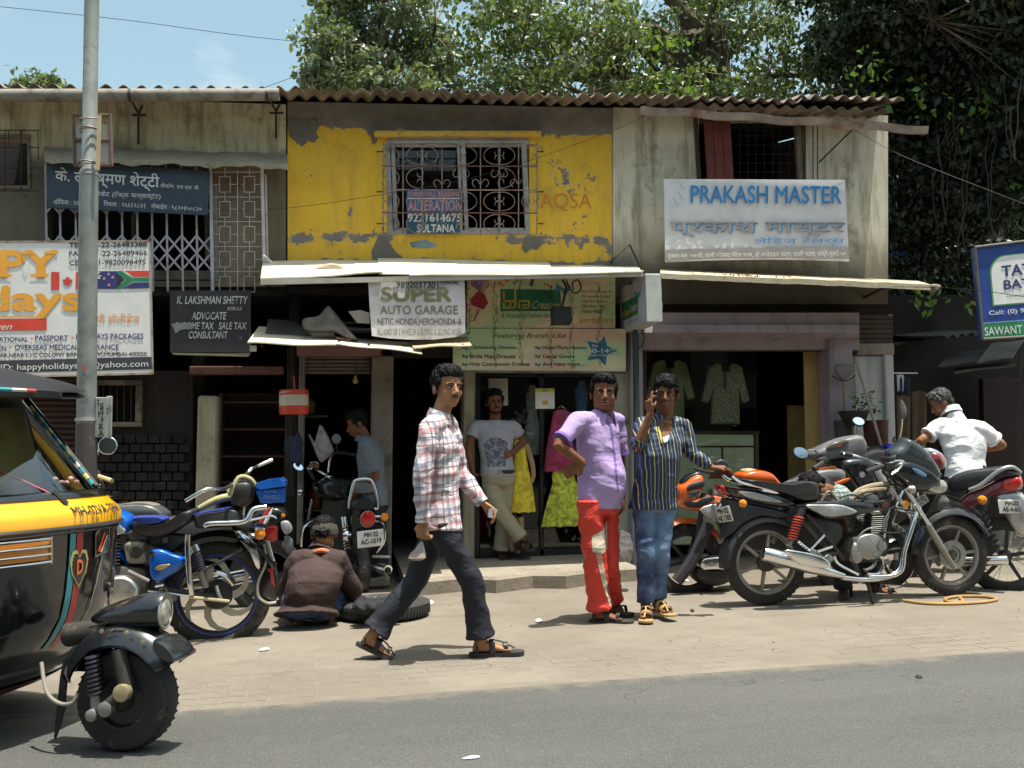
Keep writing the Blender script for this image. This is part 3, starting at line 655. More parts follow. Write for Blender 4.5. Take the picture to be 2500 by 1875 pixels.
for v in (370, 468, 546):
    rod((921, v), (936, v), G3, .007, IRON, wg, 'anchor'); rod((1311, v), (1326, v), G3, .007, IRON, wg, 'anchor')
    for u in (921, 1326): MB().tube([G3.p(u, v), F.p(u, v)], .007, 6).build('anchor', IRON, wg)
def scroll(u, v, w, h, fx=1, fy=1):
    """C scroll between two bars: big arc with curled ends"""
    pts = []
    for i in range(25):
        t = -1+2*i/24; a = t*math.pi*.5; x = math.cos(a)*w; y = math.sin(a)*h*.5; pts.append((x, y))
    def curl(s):
        out = []
        for i in range(1, 15):
            a = i/14*math.pi*1.55; r_ = w*.42*(1-.55*i/14); out.append((-(math.sin(a))*r_*.8, s*(h*.5-w*.42+math.cos(a)*r_)))
        return out
    full = [(x, y) for x, y in curl(-1)[::-1]]+pts+[(x, y) for x, y in curl(1)]
    return [G3.p(u+fx*x, v+fy*y) for x, y in full]
for r_, (va, vb) in enumerate(((355, 404), (407, 462), (466, 517), (521, 572))):
    for c_ in range(8):
        ua = (936, 984, 1031, 1079, 1126, 1173, 1219, 1266)[c_]; fx = 1 if c_ % 2 == 0 else -1
        if r_ in (0, 2, 3) or c_ in (0, 1, 6):
            if (r_, c_) in ((3, 7), (0, 3)): continue
            MB().tube(scroll(ua+(6 if fx > 0 else 40), (va+vb)/2, 32, (vb-va)*.9, fx), .0042, 5).build('scroll', WI, wg)
for cu_, cv, s_ in ((1079, 447, 1), (1173, 446, 1), (1219, 424, -1), (1266, 446, 1), (1126, 424, -1)):
    for fx in (-1, 1):
        pts = [G3.p(cu_+fx*(3+14*(1-math.cos(a))*.9*(1-a/9)), cv-s_*(math.sin(a)*13*(1-a/12))+s_*3) for a in [i*.42 for i in range(11)]]
        MB().tube(pts, .0042, 5).build('scroll', WI, wg)
# right window
rwn = thing('shutter_window', 'dark upper window with a dull red wooden shutter above the white tailor banner', 'window', F.p(1840, 560))
boxpx(1703, 282, 1712, 560, FY-.03, .06, WOODD, rwn, 'frame_bar'); boxpx(1712, 282, 1975, 292, FY-.03, .06, WOODD, rwn, 'frame_bar'); boxpx(1950, 292, 1962, 560, FY-.0, .06, FRAME, rwn, 'frame_bar')
RS = M('dull_red_shutter', (.22, .055, .04), .7, dirt=(.12, .04, .03), ds=5)
for u in (1726, 1748, 1770): boxpx(u, 296, u+21, 560, FY+.02, .02, RS, rwn, 'shutter_board', b=.003)
for u in range(1806, 1950, 20): rod((u, 300), (u, 560), YP(FY+.05), .003, IRON, rwn)
for v in range(310, 440, 22): rod((1795, v), (1950, v), YP(FY+.055), .003, IRON, rwn)
for u in (1966, 1985, 1996): rod((u, 290), (u, 440), YP(FY-.12), .006, IRON, rwn)
for u in range(1800, 1980, 32):
    rod((u, 288), (u+16, 304), YP(FY-.1), .004, IRON, rwn); rod((u+16, 304), (u+32, 288), YP(FY-.1), .004, IRON, rwn)
# ------------------------------------------------------------------ awnings of ply boards
PLY = M('sun_bleached_plywood', (.64, .57, .43), .85, var=.2, vs=3, dirt=(.42, .33, .22), ds=5, dn=.62, bump=.3, bs=30)
PLE = M('grey_board_edge', (.30, .28, .23), .85)
def board(fa, fb, bb, ba, yf, yb_, th, parent, name='board', mat=None, nseg=10, wav=.006, lip=None):
    P1, P2 = YP(yf), YP(yb_); mb = MB(); n = nseg+1
    for i in range(n):
        t = i/nseg; w_ = wav*math.sin(t*7+fa[0]); f = P1.p(fa[0]+(fb[0]-fa[0])*t, fa[1]+(fb[1]-fa[1])*t)+V((0, random.uniform(-.006, .006), w_)); b2 = P2.p(ba[0]+(bb[0]-ba[0])*t, ba[1]+(bb[1]-ba[1])*t)+V((0, 0, -w_*.5))
        mb.v += [f, b2, b2-V((0, 0, th)), f-V((0, 0, th))]
    for i in range(nseg):
        for k in range(4): a_, c_ = i*4+k, i*4+(k+1) % 4; mb.f.append((a_, c_, c_+4, a_+4))
    mb.f += [(0, 1, 2, 3), tuple(nseg*4+k for k in range(4))]
    return mb.build(name, mat or PLY, parent, smooth=False)
aw = thing('plywood_awning', 'long white bleached plywood awning below the yellow wall', 'awning', YP(8.9).p(1100, 680))
board((636, 680), (934, 664), (930, 634), (642, 636), 8.42, 9.38, .012, aw); board((926, 668), (1350, 664), (1340, 640), (922, 629), 8.46, 9.38, .012, aw)
board((1340, 664), (1572, 662), (1556, 650), (1336, 646), 8.44, 9.38, .012, aw); board((1000, 672), (1568, 664), (1560, 658), (1000, 664), 8.40, 8.5, .010, aw)
FB = M('pale_front_board', (.45, .43, .37), .8, dirt=(.3, .27, .2))
p = YP(8.41); MB().prism([p.p(u, v) for u, v in ((636, 682), (1100, 672), (1570, 664), (1570, 675), (1100, 684), (636, 695))], V((0, .02, 0))).build('front_batten', FB, aw, smooth=False)
for u in (660, 850, 1090, 1300, 1540): MB().tube([YP(8.45).p(u, 684), F.p(u-4, 700)], .015, 6).build('support_rod', IRON, aw)
mb = MB().pillow([YP(8.9).p(u, v) for u, v in ((765, 664), (772, 655), (800, 645), (830, 648), (862, 662), (868, 668), (800, 670))], (0, 1, 0), .12, .55, 3, 3)
fixn(tag(mb.build('cement_lump', M('pale_stone', (.42, .34, .26), .9, bump=.5, bs=20), None), 'rough brown stone lying on top of the plywood awning', 'stone'))
mb = MB().ell(YP(8.75).p(738, 671), (.04, .04, .028)); tag(mb.build('stone', M('pale_stone', (.42, .34, .26)), None), 'small round stone beside the larger stone on the awning', 'stone')
tn = MB().pillow([YP(8.7).p(u, v) for u, v in ((640, 640), (642, 622), (655, 630), (667, 643), (655, 645))], (0, 1, 0), .01, .2, 2, 3); tag(tn.build('metal_flap', M('dull_zinc', (.35, .36, .35), .6, .4), None), 'small bent zinc flap at the left corner of the plywood awning', 'metal flap')
aw2 = thing('concrete_canopy', 'thin concrete canopy slab over the tailor shop, strewn with dead leaves', 'canopy', YP(8.9).p(1900, 690))
mb = MB(); N_ = 24
for i in range(N_+1):
    t = i/N_; u = 1612+t*(2272-1612); j_ = random.uniform(-1.0, 1.0)
    mb.v += [YP(8.42).p(u, 667+t*27+j_), F.p(u-30*t, 656+t*30), F.p(u-30*t, 672+t*30), YP(8.42).p(u, 680+t*28+j_)]
for i in range(N_):
    for k in range(4): a_, c_ = i*4+k, i*4+(k+1) % 4; mb.f.append((a_, c_, c_+4, a_+4))
mb.f += [(0, 1, 2, 3), tuple(N_*4+k for k in range(4))]; mb.build('slab', mat_concrete('canopy_slab_cement', (.50, .43, .31), (.44, .37, .26), (.28, .22, .15)), aw2, smooth=False)
fixn(MB().pillow([YP(8.5).p(u, v) for u, v in ((2262, 697), (2280, 694), (2293, 698), (2290, 708), (2278, 714), (2266, 706))], (0, 1, 0), .06, .5, 3, 2).build('broken_end', CONC, aw2))
for u in (2110,): MB().tube([YP(8.5).p(2160, 702), F.p(u, 726)], .014, 6).build('support_rod', IRON, aw2)
dl = MB()
for i in range(150):
    u = random.gauss(1800, 60); p = YP(random.uniform(8.5, 9.2)).p(u, 670+(u-1612)*.035); x = V((random.uniform(-1, 1), random.uniform(-1, 1), random.uniform(-.3, .5))).normalized(); y = x.cross(V((0, 0, 1)))*.4
    p.z = max(YP(8.42).p(u, 667+(u-1612)*.041).z, p.z)+.01; s_ = .03; dl.add([p-x*s_, p+y*s_, p+x*s_+V((0, 0, .01)), p-y*s_], [(0, 1, 2, 3)])
tag(dl.build('dead_leaves', M('dead_leaf', (.22, .09, .04), .8, var=.4, vs=30), None, smooth=False), 'brown dead leaves scattered on the concrete canopy', kind='stuff')
# lower awning of the garage
aw3 = thing('plywood_awning', 'low crooked awning of ply and cardboard sheets over the garage door', 'awning', YP(8.6).p(860, 840))
board((604, 836), (828, 842), (812, 806), (632, 796), 8.2, 9.2, .01, aw3); board((820, 838), (1030, 862), (1028, 836), (850, 826), 8.15, 9.0, .008, aw3)
board((1010, 848), (1152, 842), (1138, 822), (1000, 834), 8.2, 9.0, .01, aw3, mat=M('cardboard_sheet', (.42, .31, .2), .85)); board((648, 812), (760, 818), (720, 784), (655, 778), 8.7, 9.3, .01, aw3, mat=M('dark_sheet', (.09, .09, .09), .7))
for u in (640, 900, 1130): MB().tube([YP(8.3).p(u, 842), F.p(u, 850)], .012, 6).build('support_rod', IRON, aw3)
boxpx(610, 843, 626, 858, 8.24, .02, PLY, aw3, 'board_offcut', b=.002)
# odds and ends on it
sf = MB(); P_ = YP(8.55)
sf.pillow([P_.p(u, v) for u, v in ((737, 792), (740, 779), (756, 776), (778, 772), (792, 755), (802, 747), (812, 756), (836, 786), (868, 822), (876, 832), (850, 830), (818, 812), (770, 812), (745, 806))], (0, 1, 0), .10, .28, 3, 2)
fixn(tag(sf.build('scooter_cowl', M('dusty_grey_plastic', (.075, .075, .072), .6, dirt=(.15, .14, .12)), None), 'dusty grey moulded scooter cowl lying on the garage awning', 'scooter part'))
pb_ = MB().prism([YP(8.6).p(u, v) for u, v in ((850, 760), (880, 757), (902, 764), (902, 790), (872, 788))], V((0, .02, .0))); tag(pb_.build('ply_offcut', M('white_card', (.45, .42, .36), .8), None, smooth=False), 'white offcut of board leaning beside the scooter cowl', 'board offcut')
pb_ = MB().prism([YP(8.5).p(u, v) for u, v in ((820, 822), (858, 828), (854, 841), (822, 836))], V((0, .05, 0))); tag(pb_.build('painted_brick', M('red_grey_paint', (.30, .13, .11), .8, dirt=(.12, .1, .1), ds=12), None, smooth=False), 'red and grey painted wood block on the garage awning', 'wood block')
for i, (a, b_) in enumerate((((842, 800), (905, 812)), ((850, 812), (905, 802)), ((838, 786), (880, 796)))):
    tag(MB().box(YP(8.8).p((a[0]+b_[0])/2, (a[1]+b_[1])/2), (.28, .2, .02), (V((1, .2, .1*(i-1))).normalized(), V((0, 1, 0)), V((0, 0, 1)))).build('scrap_panel', [WOODD, M('dark_sheet', (.09, .09, .09)), IRON][i], None, smooth=False), ['dark brown scrap panel on the garage awning behind the cowl', 'grey scrap sheet on the garage awning behind the cowl', 'black iron scrap plate on the garage awning, nearest the cowl nose'][i], 'scrap panel')

# the other side of the street, behind the viewer: what glass, chrome and paint reflect
ob = thing('opposite_building', 'long plain building across the road behind the viewer, seen only as reflections', 'building', (0, -15, 0)); OBM = wall_mat('opposite_plaster', (.22, .19, .15), (.17, .15, .12), (.09, .08, .06))
for i in range(5):
    x = -26+i*13; h_ = (9, 7.5, 11, 8, 9.5)[i]; MB().box((x, -18, h_/2), (12.6, 6, h_)).build('house_front', OBM, ob, smooth=False)
    for j in range(3):
        for k in range(4): MB().box((x-4.5+k*3, -14.96, 1.6+j*2.9), (1.5, .1, 1.6)).build('window', BLACK, ob, smooth=False) if 1.6+j*2.9+1 < h_ else None
# ================================================================== SIGNS
def SM(name, col, **k): return M(name, col, k.pop('rough', .65), **k)
INK = SM('black_ink', (.02, .02, .022)); WHT = SM('sign_white', (.80, .79, .76), dirt=(.55, .52, .46), ds=4, dn=.62, var=.05)
ORG_ = SM('orange_yellow_ink', (.86, .40, .05), var=.05); NAVY = SM('navy_ink', (.03, .04, .17)); REDI = SM('red_ink', (.72, .07, .04)); ORED = SM('orange_text', (.75, .30, .06))
def sign(name, label, pts, pl, off, th, mat, cat='sign', pname='panel'):
    c = pl.on(sum(p[0] for p in pts)/len(pts), sum(p[1] for p in pts)/len(pts), off)
    t = thing(name, label, cat, c); slab(pts, pl, off, th).build(pname, mat, t, smooth=False); return t
# big holiday agency board
pl = YP(8.95); E = .004; E2 = .006
hs = sign('shop_sign', 'large white travel agency board with orange letters and flags behind the lamp post', [(-70, 590), (364, 588), (371, 912), (-70, 922)], pl, 0, .04, WHT)
lettering('PPY', (-66, 613, 140, 676), pl, E, ORG_, hs, bold=.045)
for u0, u1, v in ((-2, 28, 669), (74, 118, 669), (56, 84, 613), (108, 141, 613)): flat(rc(u0, v, u1, v+7), pl, .0065, ORG_, hs, 'serif')
lettering('idays', (-66, 700, 198, 775), pl, E, ORG_, hs, bold=.045)
for b_, v, u0, u1 in (('TEL : 91-22-26483388', 593, 169, 358), ('FAX : 91-22-26489466', 614, 169, 359), ('CELL : 91-9820098495', 636, 169, 355)): lettering(b_, (u0, v, u1, v+11), pl, E, INK, hs, bold=.018, shear_v=-2)
flat(rc(125, 664, 145, 707), pl, E, REDI, hs, 'flag_band'); flat(rc(185, 664, 197, 706), pl, E, REDI, hs, 'flag_band')
lf = [(0, -1), (.18, -.62), (.42, -.72), (.34, -.28), (.62, -.5), (.68, -.36), (.98, -.42), (.86, -.12), (1, 0), (.5, .38), (.55, .55), (.06, .48), (.05, .95), (-.05, .95), (-.06, .48), (-.55, .55), (-.5, .38), (-1, 0), (-.86, -.12), (-.98, -.42), (-.68, -.36), (-.62, -.5), (-.34, -.28), (-.42, -.72), (-.18, -.62)]
flat([(165+x*13, 688+y*15) for x, y in lf], pl, E, REDI, hs, 'maple_leaf')
flat(rc(237, 662, 286, 705), pl, E, NAVY, hs, 'flag_field')
def star(u, v, r, n=5, k=.42, w=1.0): return [(u+w*(r if i % 2 == 0 else r*k)*math.sin(math.pi*i/n), v-(r if i % 2 == 0 else r*k)*math.cos(math.pi*i/n)) for i in range(2*n)]
PNK = SM('pale_red_ink', (.75, .3, .3))
for u, v in ((265, 669), (254, 680), (275, 677), (266, 696)): flat(star(u, v, 5), pl, E2, PNK, hs, 'flag_star')
for q in (((237, 664), (247, 662), (247, 664), (237, 666)), ((237, 672), (247, 672), (247, 675), (237, 675)), ((237, 668), (245, 681), (241, 681), (237, 676)), ((243, 662), (248, 662), (237, 672), (237, 669))): flat(q, pl, E2, WHT, hs, 'flag_stripe')
GRN = SM('flag_green', (.02, .22, .10)); YEL = SM('flag_yellow', (.75, .6, .2))
flat([(286, 662), (292, 661), (364, 661), (364, 675), (327, 675), (305, 662)], pl, E, REDI, hs, 'flag_band'); flat([(300, 705), (325, 690), (364, 690), (364, 703)], pl, E, NAVY, hs, 'flag_band')
flat([(286, 666), (304, 683), (286, 700)], pl, E2, INK, hs, 'flag_triangle')
flat([(286, 662), (298, 662), (322, 679), (364, 678), (364, 688), (322, 688), (298, 705), (286, 705), (286, 700), (308, 683), (286, 666)], pl, E, GRN, hs, 'flag_fork')
lettering('हप्पी हॉलीडेज', (208, 766, 341, 795), pl, E, ORED, hs)
flat(rc(-68, 772, 104, 775), pl, E, ORG_, hs, 'rule'); flat([(-68, 779), (114, 777), (114, 806), (-68, 808)], pl, E, REDI, hs, 'red_band')
lettering('Heaven', (-60, 789, 30, 805), pl, E2, WHT, hs, slant=.4)
lettering('INTERNATIONAL', (-62, 823, 69, 834), pl, E, NAVY, hs, bold=.018); lettering('PASSPORT', (86, 819, 166, 831), pl, E, NAVY, hs, bold=.018); lettering('HOLIDAYS PACKAGES', (186, 815, 350, 828), pl, E, NAVY, hs, bold=.018, shear_v=-1)
for u, v in ((77, 827), (177, 825), (24, 848)): flat(star(u, v, 5), pl, E, PNK, hs, 'star')
lettering('MIGRATION', (-62, 845, 15, 857), pl, E, NAVY, hs, bold=.018); lettering('OVERSEAS MEDICAL INSURANCE', (36, 842, 290, 854), pl, E, NAVY, hs, bold=.018, shear_v=-1)
lettering('KHAR,NEAR L.I.C COLONY BANDRA (W),MUMBAI-400050.', (-20, 863, 361, 876), pl, E, INK, hs, bold=.016, shear_v=-4)
flat([(-69, 882), (370, 871), (371, 901), (-69, 912)], pl, E, SM('charcoal_band', (.05, .055, .065)), hs, 'band')
lettering('ID: happyholidays10@yahoo.com', None, pl, E2, WHT, hs, quad=((2, 889), (362, 879), (362, 899), (2, 909)))
for (q) in (((-70, 588), (366, 586), (366, 590), (-70, 592)), ((364, 588), (367, 588), (374, 912), (371, 912)), ((-70, 919), (371, 909), (372, 914), (-70, 924))): slab(q, pl, .006, .03).build('frame_bar', M('rusty_sign_frame', (.45, .38, .3), .7, dirt=(.25, .12, .07), ds=8), hs, smooth=False)
for u in (60, 330): MB().tube([pl.p(u, 600, -.03), F.p(u, 600)], .015, 6).build('bracket', IRON, hs); MB().tube([pl.p(u, 905, -.03), F.p(u, 905)], .015, 6).build('bracket', IRON, hs)
# advocate board, blue
pl = YP(9.2); SLB = SM('slate_blue_board', (.035, .055, .085), rough=.5, var=.15); LTW = SM('light_lettering', (.72, .72, .72))
ad = sign('name_board', 'dark blue board with white devanagari name across the folding window gate', [(115, 391), (512, 418), (506, 525), (113, 506)], pl, 0, .025, SLB)
lettering('के. लक्ष्मण शेट्टी', None, pl, E, LTW, ad, quad=((135, 408), (389, 424), (389, 467), (135, 450)), bold=.02)
lettering('बीकॉम. एल एल. बी.', None, pl, E, LTW, ad, quad=((392, 446), (487, 453), (487, 465), (392, 460)))
lettering('ॲडवोकेट (टॅक्स कन्सल्टंट)', None, pl, E, LTW, ad, quad=((205, 463), (392, 471), (392, 489), (205, 481)))
lettering('ऑिफस : २६६१२८३१', None, pl, E, LTW, ad, quad=((130, 484), (238, 489), (238, 505), (130, 499)))
lettering('िनवास : २६६१२८३१', None, pl, E, LTW, ad, quad=((253, 489), (355, 494), (355, 509), (253, 504)))
lettering('मोबाईल : ९८२०४५०८३०', None, pl, E, LTW, ad, quad=((369, 495), (492, 502), (492, 517), (369, 510)))
# black hand painted advocate board
pl = YP(9.05); CHB = SM('chalky_black_board', (.035, .035, .038), dirt=(.14, .14, .13), ds=9, dn=.6)
kb = sign('name_board', 'weathered black hand painted board with white english capitals below the grille', [(415, 710), (612, 709), (612, 861), (415, 859)], pl, 0, .02, CHB)
CHW = SM('worn_white_paint', (.62, .62, .60), dirt=(.2, .2, .2), ds=14, dn=.55)
for b_, q, k_ in (('K. LAKSHMAN SHETTY', (432, 723, 605, 742), .02), ('B.COM. LL.B.', (556, 749, 591, 757), .03), ('ADVOCATE', (468, 762, 553, 780), .02), ('INCOME TAX   SALE TAX', (428, 787, 602, 804), .02), ('CONSULTANT', (461, 809, 556, 826), .02)): lettering(b_, q, pl, E, CHW, kb, bold=k_, slant=.2)
flat([(418, 790), (470, 788), (474, 800), (440, 806), (428, 815), (424, 802)], pl, .0055, SM('grey_smear', (.3, .3, .3)), kb, 'paint_smear')
slab([(418, 861), (560, 863), (612, 862), (606, 871), (500, 868), (424, 866)], pl, -.005, .015).build('torn_edge', M('yellowed_ply', (.40, .36, .2), .8), kb, smooth=False)
# garage banner
pl = YP(8.45); GBW = SM('old_banner_white', (.62, .60, .62), dirt=(.30, .27, .23), ds=9, dn=.56, var=.15)
gb = sign('banner', 'tattered white garage banner with worn letters hanging from the awning edge', [(899, 686), (1000, 686), (1134, 684), (1136, 740), (1136, 812), (1110, 823), (1060, 829), (1000, 829), (950, 826), (908, 820), (903, 760)], pl, 0, .006, GBW, 'banner', 'cloth')
lettering('9892037301', (968, 688, 1070, 702), pl, E, INK, gb, bold=.01); lettering('32040292', (1075, 687, 1118, 694), pl, E, INK, gb, slant=.3)
OLV = SM('olive_letters', (.22, .21, .09), dirt=(.35, .32, .25), ds=10); lettering('SUPER', (932, 702, 1101, 735), pl, E, OLV, gb, bold=.05)
BRN = SM('brown_letters', (.22, .19, .14)); lettering('AUTO GARAGE', (928, 746, 1118, 767), pl, E, BRN, gb, bold=.008); lettering('NETIC HONDA,HEROHONDA-&', (922, 777, 1127, 796), pl, E, SM('faded_black_letters', (.07, .065, .06)), gb); lettering('ALL KIND OF 2 WHEELER & BUYING & SELLING WORK', (920, 803, 1128, 819), pl, E, BRN, gb)
# boutique signboard: two printed panels
def mat_pastel(name):
    t = NT(name); x = t.xyz(); n1 = t.noise(1.3, 4, .5, stretch=(1.2, 1, 2.2)); n2 = t.noise(1.1, 4, .5, stretch=(1.1, 1, 3)); n3 = t.noise(8, 6, .7)
    c = t.mix(t.rng(n1, .4, .6), (.80, .72, .46), (.50, .68, .36)); c = t.mix(t.rng(n2, .5, .66, 0, .8), c, (.80, .42, .34)); c = t.mix(t.rng(n3, .45, .7, 0, .4), c, (.52, .46, .30))
    return t.done(c, .45)
PAS = mat_pastel('pastel_printed_panel'); pl = YP(9.12)
ib = sign('shop_sign', 'pastel green and pink dress shop signboard in two panels under the plywood awning', [(1140, 676), (1502, 676), (1502, 801), (1140, 801)], pl, 0, .03, PAS)
slab([(1106, 802), (1528, 803), (1528, 907), (1106, 904)], pl, .01, .03).build('panel', PAS, ib, smooth=False); slab([(1104, 904), (1530, 907), (1530, 912), (1104, 909)], pl, .02, .03).build('frame_bar', FRAME, ib, smooth=False)
GNB = SM('deep_green_ink', (.02, .19, .09), var=.25); YLI = SM('mustard_ink', (.60, .45, .05)); TXB = SM('dark_text', (.05, .04, .06)); TEAL = SM('teal_ink', (.03, .16, .26))
flat([(1222, 706), (1368, 708), (1370, 759), (1222, 760)], pl, E, GNB, ib, 'green_block')
Lz = lambda pts: flat(pts, pl, E2, YLI, ib, 'letter_stroke')
for q in ((1228, 712, 1232, 754), (1228, 733, 1262, 737), (1234, 749, 1262, 753), (1256, 706, 1260, 753), (1244, 738, 1248, 752), (1266, 738, 1270, 753), (1266, 733, 1294, 737), (1290, 737, 1294, 753), (1272, 750, 1294, 753), (1272, 743, 1292, 746)): Lz(rc(*q))
lettering('Creation', (1300, 734, 1366, 754), pl, E2, SM('cream_ink', (.6, .58, .38)), ib, slant=.4)
lettering('A House of Fashion for kids', (1222, 764, 1368, 776), pl, E, TEAL, ib, slant=.35)
lettering('Featuring Brands Like :', (1204, 813, 1392, 829), pl, .014, SM('maroon_text', (.16, .05, .04)), ib, slant=.35)
for b_, q in (('Christening Dresses', (1148, 844, 1261, 854)), ('Bride Maid Dresses', (1148, 865, 1259, 875)), ('Holy Communion Dresses', (1147, 884, 1293, 896)), ('Heavy Party Gowns', (1325, 844, 1432, 855)), ('Casual Gowns', (1325, 865, 1403, 874)), ('And many more.....', (1325, 884, 1430, 896))): lettering(b_, q, pl, .014, TXB, ib, bold=.012)
def butterfly(u, v, s, pl_, off, mat, par): return flat([(u-s, v-s*.8), (u-s*.2, v-s*.2), (u+s*.2, v-s*.1), (u+s, v-s*.5), (u+s*.7, v+s*.3), (u+s*.1, v+s*.8), (u-s*.3, v+s*.1), (u-s, v+s*.5)], pl_, off, mat, par, 'butterfly')
for u in (1136, 1314):
    for v in (849, 870, 890): butterfly(u, v, 7, pl, .014, TEAL, ib)
butterfly(1376, 706, 19, pl, E2, SM('butterfly_blue', (.06, .26, .42)), ib)
flat([(1149, 681), (1192, 676), (1194, 700), (1180, 714), (1162, 706), (1150, 696)], pl, E, SM('lilac_print', (.33, .20, .40), var=.4, vs=30), ib, 'dancer_dress'); flat([(1168, 710), (1182, 716), (1192, 740), (1180, 756), (1150, 744), (1150, 730)], pl, E2, SM('crimson_print', (.36, .03, .06)), ib, 'dancer_skirt'); flat([(1166, 754), (1172, 756), (1158, 786), (1155, 784)], pl, E, SM('pink_print', (.5, .16, .14)), ib, 'dancer_leg'); flat([(1180, 690), (1192, 679), (1196, 681), (1184, 712), (1174, 712)], pl, .007, SM('skin_print', (.5, .3, .22)), ib, 'dancer_arm')
for u, v in ((1220, 692), (1226, 697), (1238, 685), (1256, 692), (1330, 694), (1338, 696), (1262, 685), (1346, 700)): flat(star(u, v, 5), pl, E, REDI if u % 4 else GNB, ib, 'star')
for i, b_ in enumerate(('Vision Mohd. Garage Patil', ': Dr. Ambedkar Road,', ': Wali Mohd House,', ': Bandra (W)', ': Mumbai 400050')): lettering(b_, (1418, 708+i*12, 1496-i*6, 716+i*12), pl, E, SM('maroon_text', (.16, .05, .04)), ib)
lettering('इशा िक्रएशन', (1414, 776, 1498, 792), pl, E, YLI, ib, bold=.02)
flat([(1433, 833), (1462, 838), (1476, 820), (1482, 845), (1508, 856), (1482, 866), (1478, 893), (1462, 876), (1433, 880), (1446, 858)], pl, .014, TEAL, ib, 'blue_star')
for b_, q in (('For', (1446, 841, 1461, 847)), ('0-14', (1446, 851, 1486, 862)), ('yrs', (1486, 852, 1499, 859)), ('Girls Only', (1441, 865, 1481, 871))): lettering(b_, q, pl, .016, LTW, ib, bold=.02)
# dry creeper garlands over it
VN = M('dry_twig', (.035, .03, .018), .9)
for u, v0, v1 in ((1143, 682, 880), (1208, 690, 905), (1271, 684, 892), (1346, 700, 902), (1396, 720, 902), (1464, 694, 895)):
    mb = MB(); pl_ = YP(8.9); pp = []
    for s_ in range(2):
        q = [pl_.p(u+random.uniform(-3, 3)+4*math.sin(v*.05+s_*2), v, random.uniform(-.02, .02)) for v in range(v0, v1, 9)]; mb.tube(q, .0022, 4)
        pp += q
    for p in pp:
        for _ in range(1): mb.tube([p, p+V((random.uniform(-.035, .035), random.uniform(-.02, .02), random.uniform(-.03, .03)))], .002, 3)
    tag(mb.build('hanging_creeper', VN, None, smooth=False), None, 'creeper', 'dry creepers hanging over the dress shop signboard')['label'] = ['dry creeper at the far left of the dress shop sign', 'dry creeper hanging left of the green block on the dress sign', 'dry creeper crossing the yellow letters of the dress sign', 'dry creeper just left of the black speaker box', 'dry creeper just right of the black speaker box', 'dry creeper hanging over the blue star print'][(1143, 1208, 1271, 1346, 1396, 1464).index(u)]
sb = thing('black_box', 'small black box hanging from cables before the dress shop sign', 'hanging box', YP(8.7).p(1372, 792)); boxpx(1350, 748, 1396, 791, 8.7, .12, M('matte_black_box', (.02, .02, .02), .6), sb, 'case')
CBL = M('black_cable', (.015, .015, .015), .5); P_ = YP(8.72)
MB().tube([P_.p(u, v) for u, v in ((1372, 748), (1378, 725), (1382, 700), (1372, 682))], .012, 6, 4).build('cable', CBL, sb); MB().tube([P_.p(u, v) for u, v in ((1382, 682), (1392, 706), (1406, 716), (1418, 704), (1412, 684), (1398, 690), (1400, 708))], .008, 6, 4).build('cable', CBL, sb)
# projecting light box at right angles to the wall
lb = thing('light_box_sign', 'square white projecting light box with a green block above the standing men', 'projecting sign', YP(8.9).p(1560, 790))
y0, y1 = 8.42, 9.28; nx = YP(y0).p(1576, 700).x; zt, zb_ = YP(y0).p(1576, 668).z, YP(y0).p(1576, 786).z; w_ = YP(y0).p(1615, 700).x-nx
LBF = SM('light_box_face', (.48, .50, .58), dirt=(.38, .36, .33), ds=4); LBS = M('grey_white_tin', (.52, .54, .50), .6, dirt=(.3, .27, .22), ds=12, dn=.6)
MB().rbox(V((nx+w_/2, (y0+y1)/2, (zt+zb_)/2)), (w_, y1-y0, zt-zb_), None, .006).build('case', LBS, lb, smooth=False)
class LB_:      # left face of the box as a plane for prints
    def on(s, u, v, off): return V((nx-off, y0+(1-u)*(y1-y0), zb_+(1-v)*(zt-zb_)))
LBP = LB_(); flat([(.02, .02), (.98, .02), (.98, .98), (.02, .98)], LBP, .003, LBF, lb, 'face'); flat([(.10, .36), (.72, .36), (.72, .76), (.10, .76)], LBP, .005, GNB, lb, 'green_block')
lettering('Isha', None, LBP, .007, YLI, lb, quad=((.12, .52), (.38, .52), (.38, .68), (.12, .68)), bold=.02); lettering('Creation', None, LBP, .007, LTW, lb, quad=((.4, .48), (.70, .48), (.70, .66), (.4, .66)), slant=.3); butterfly(.74, .34, .12, LBP, .007, SM('butterfly_blue', (.06, .26, .42)), lb)
lettering('A House of Fashion', None, LBP, .005, SM('pale_blue_text', (.2, .3, .5)), lb, quad=((.28, .82), (.72, .82), (.72, .88), (.28, .88)), slant=.3)
MB().tube([V((nx+w_, y0+.3, zb_+.1)), V((nx+w_+.09, y0+.3, zb_+.14)), V((nx+w_+.10, y0+.3, zb_+.22))], .01, 6).build('handle', LBS, lb); MB().tube([V((nx+.02, y0+.1, zt)), V((nx-.15, y0-.05, zt+.25)), F.p(1490, 640)], .008, 5).build('stay_wire', IRON, lb)
boxpx(1549, 795, 1563, 1330, 9.0, .04, M('dark_green_post', (.03, .05, .045), .6), lb, 'post'); P_ = YP(9.0)
MB().tube([P_.p(u, v) for u, v in ((1566, 812), (1573, 822), (1570, 838), (1560, 852))], .006, 5, 3).build('iron_scroll', IRON, lb); lettering('6', (1567, 796, 1575, 816), YP(8.98), 0, IRON, lb)
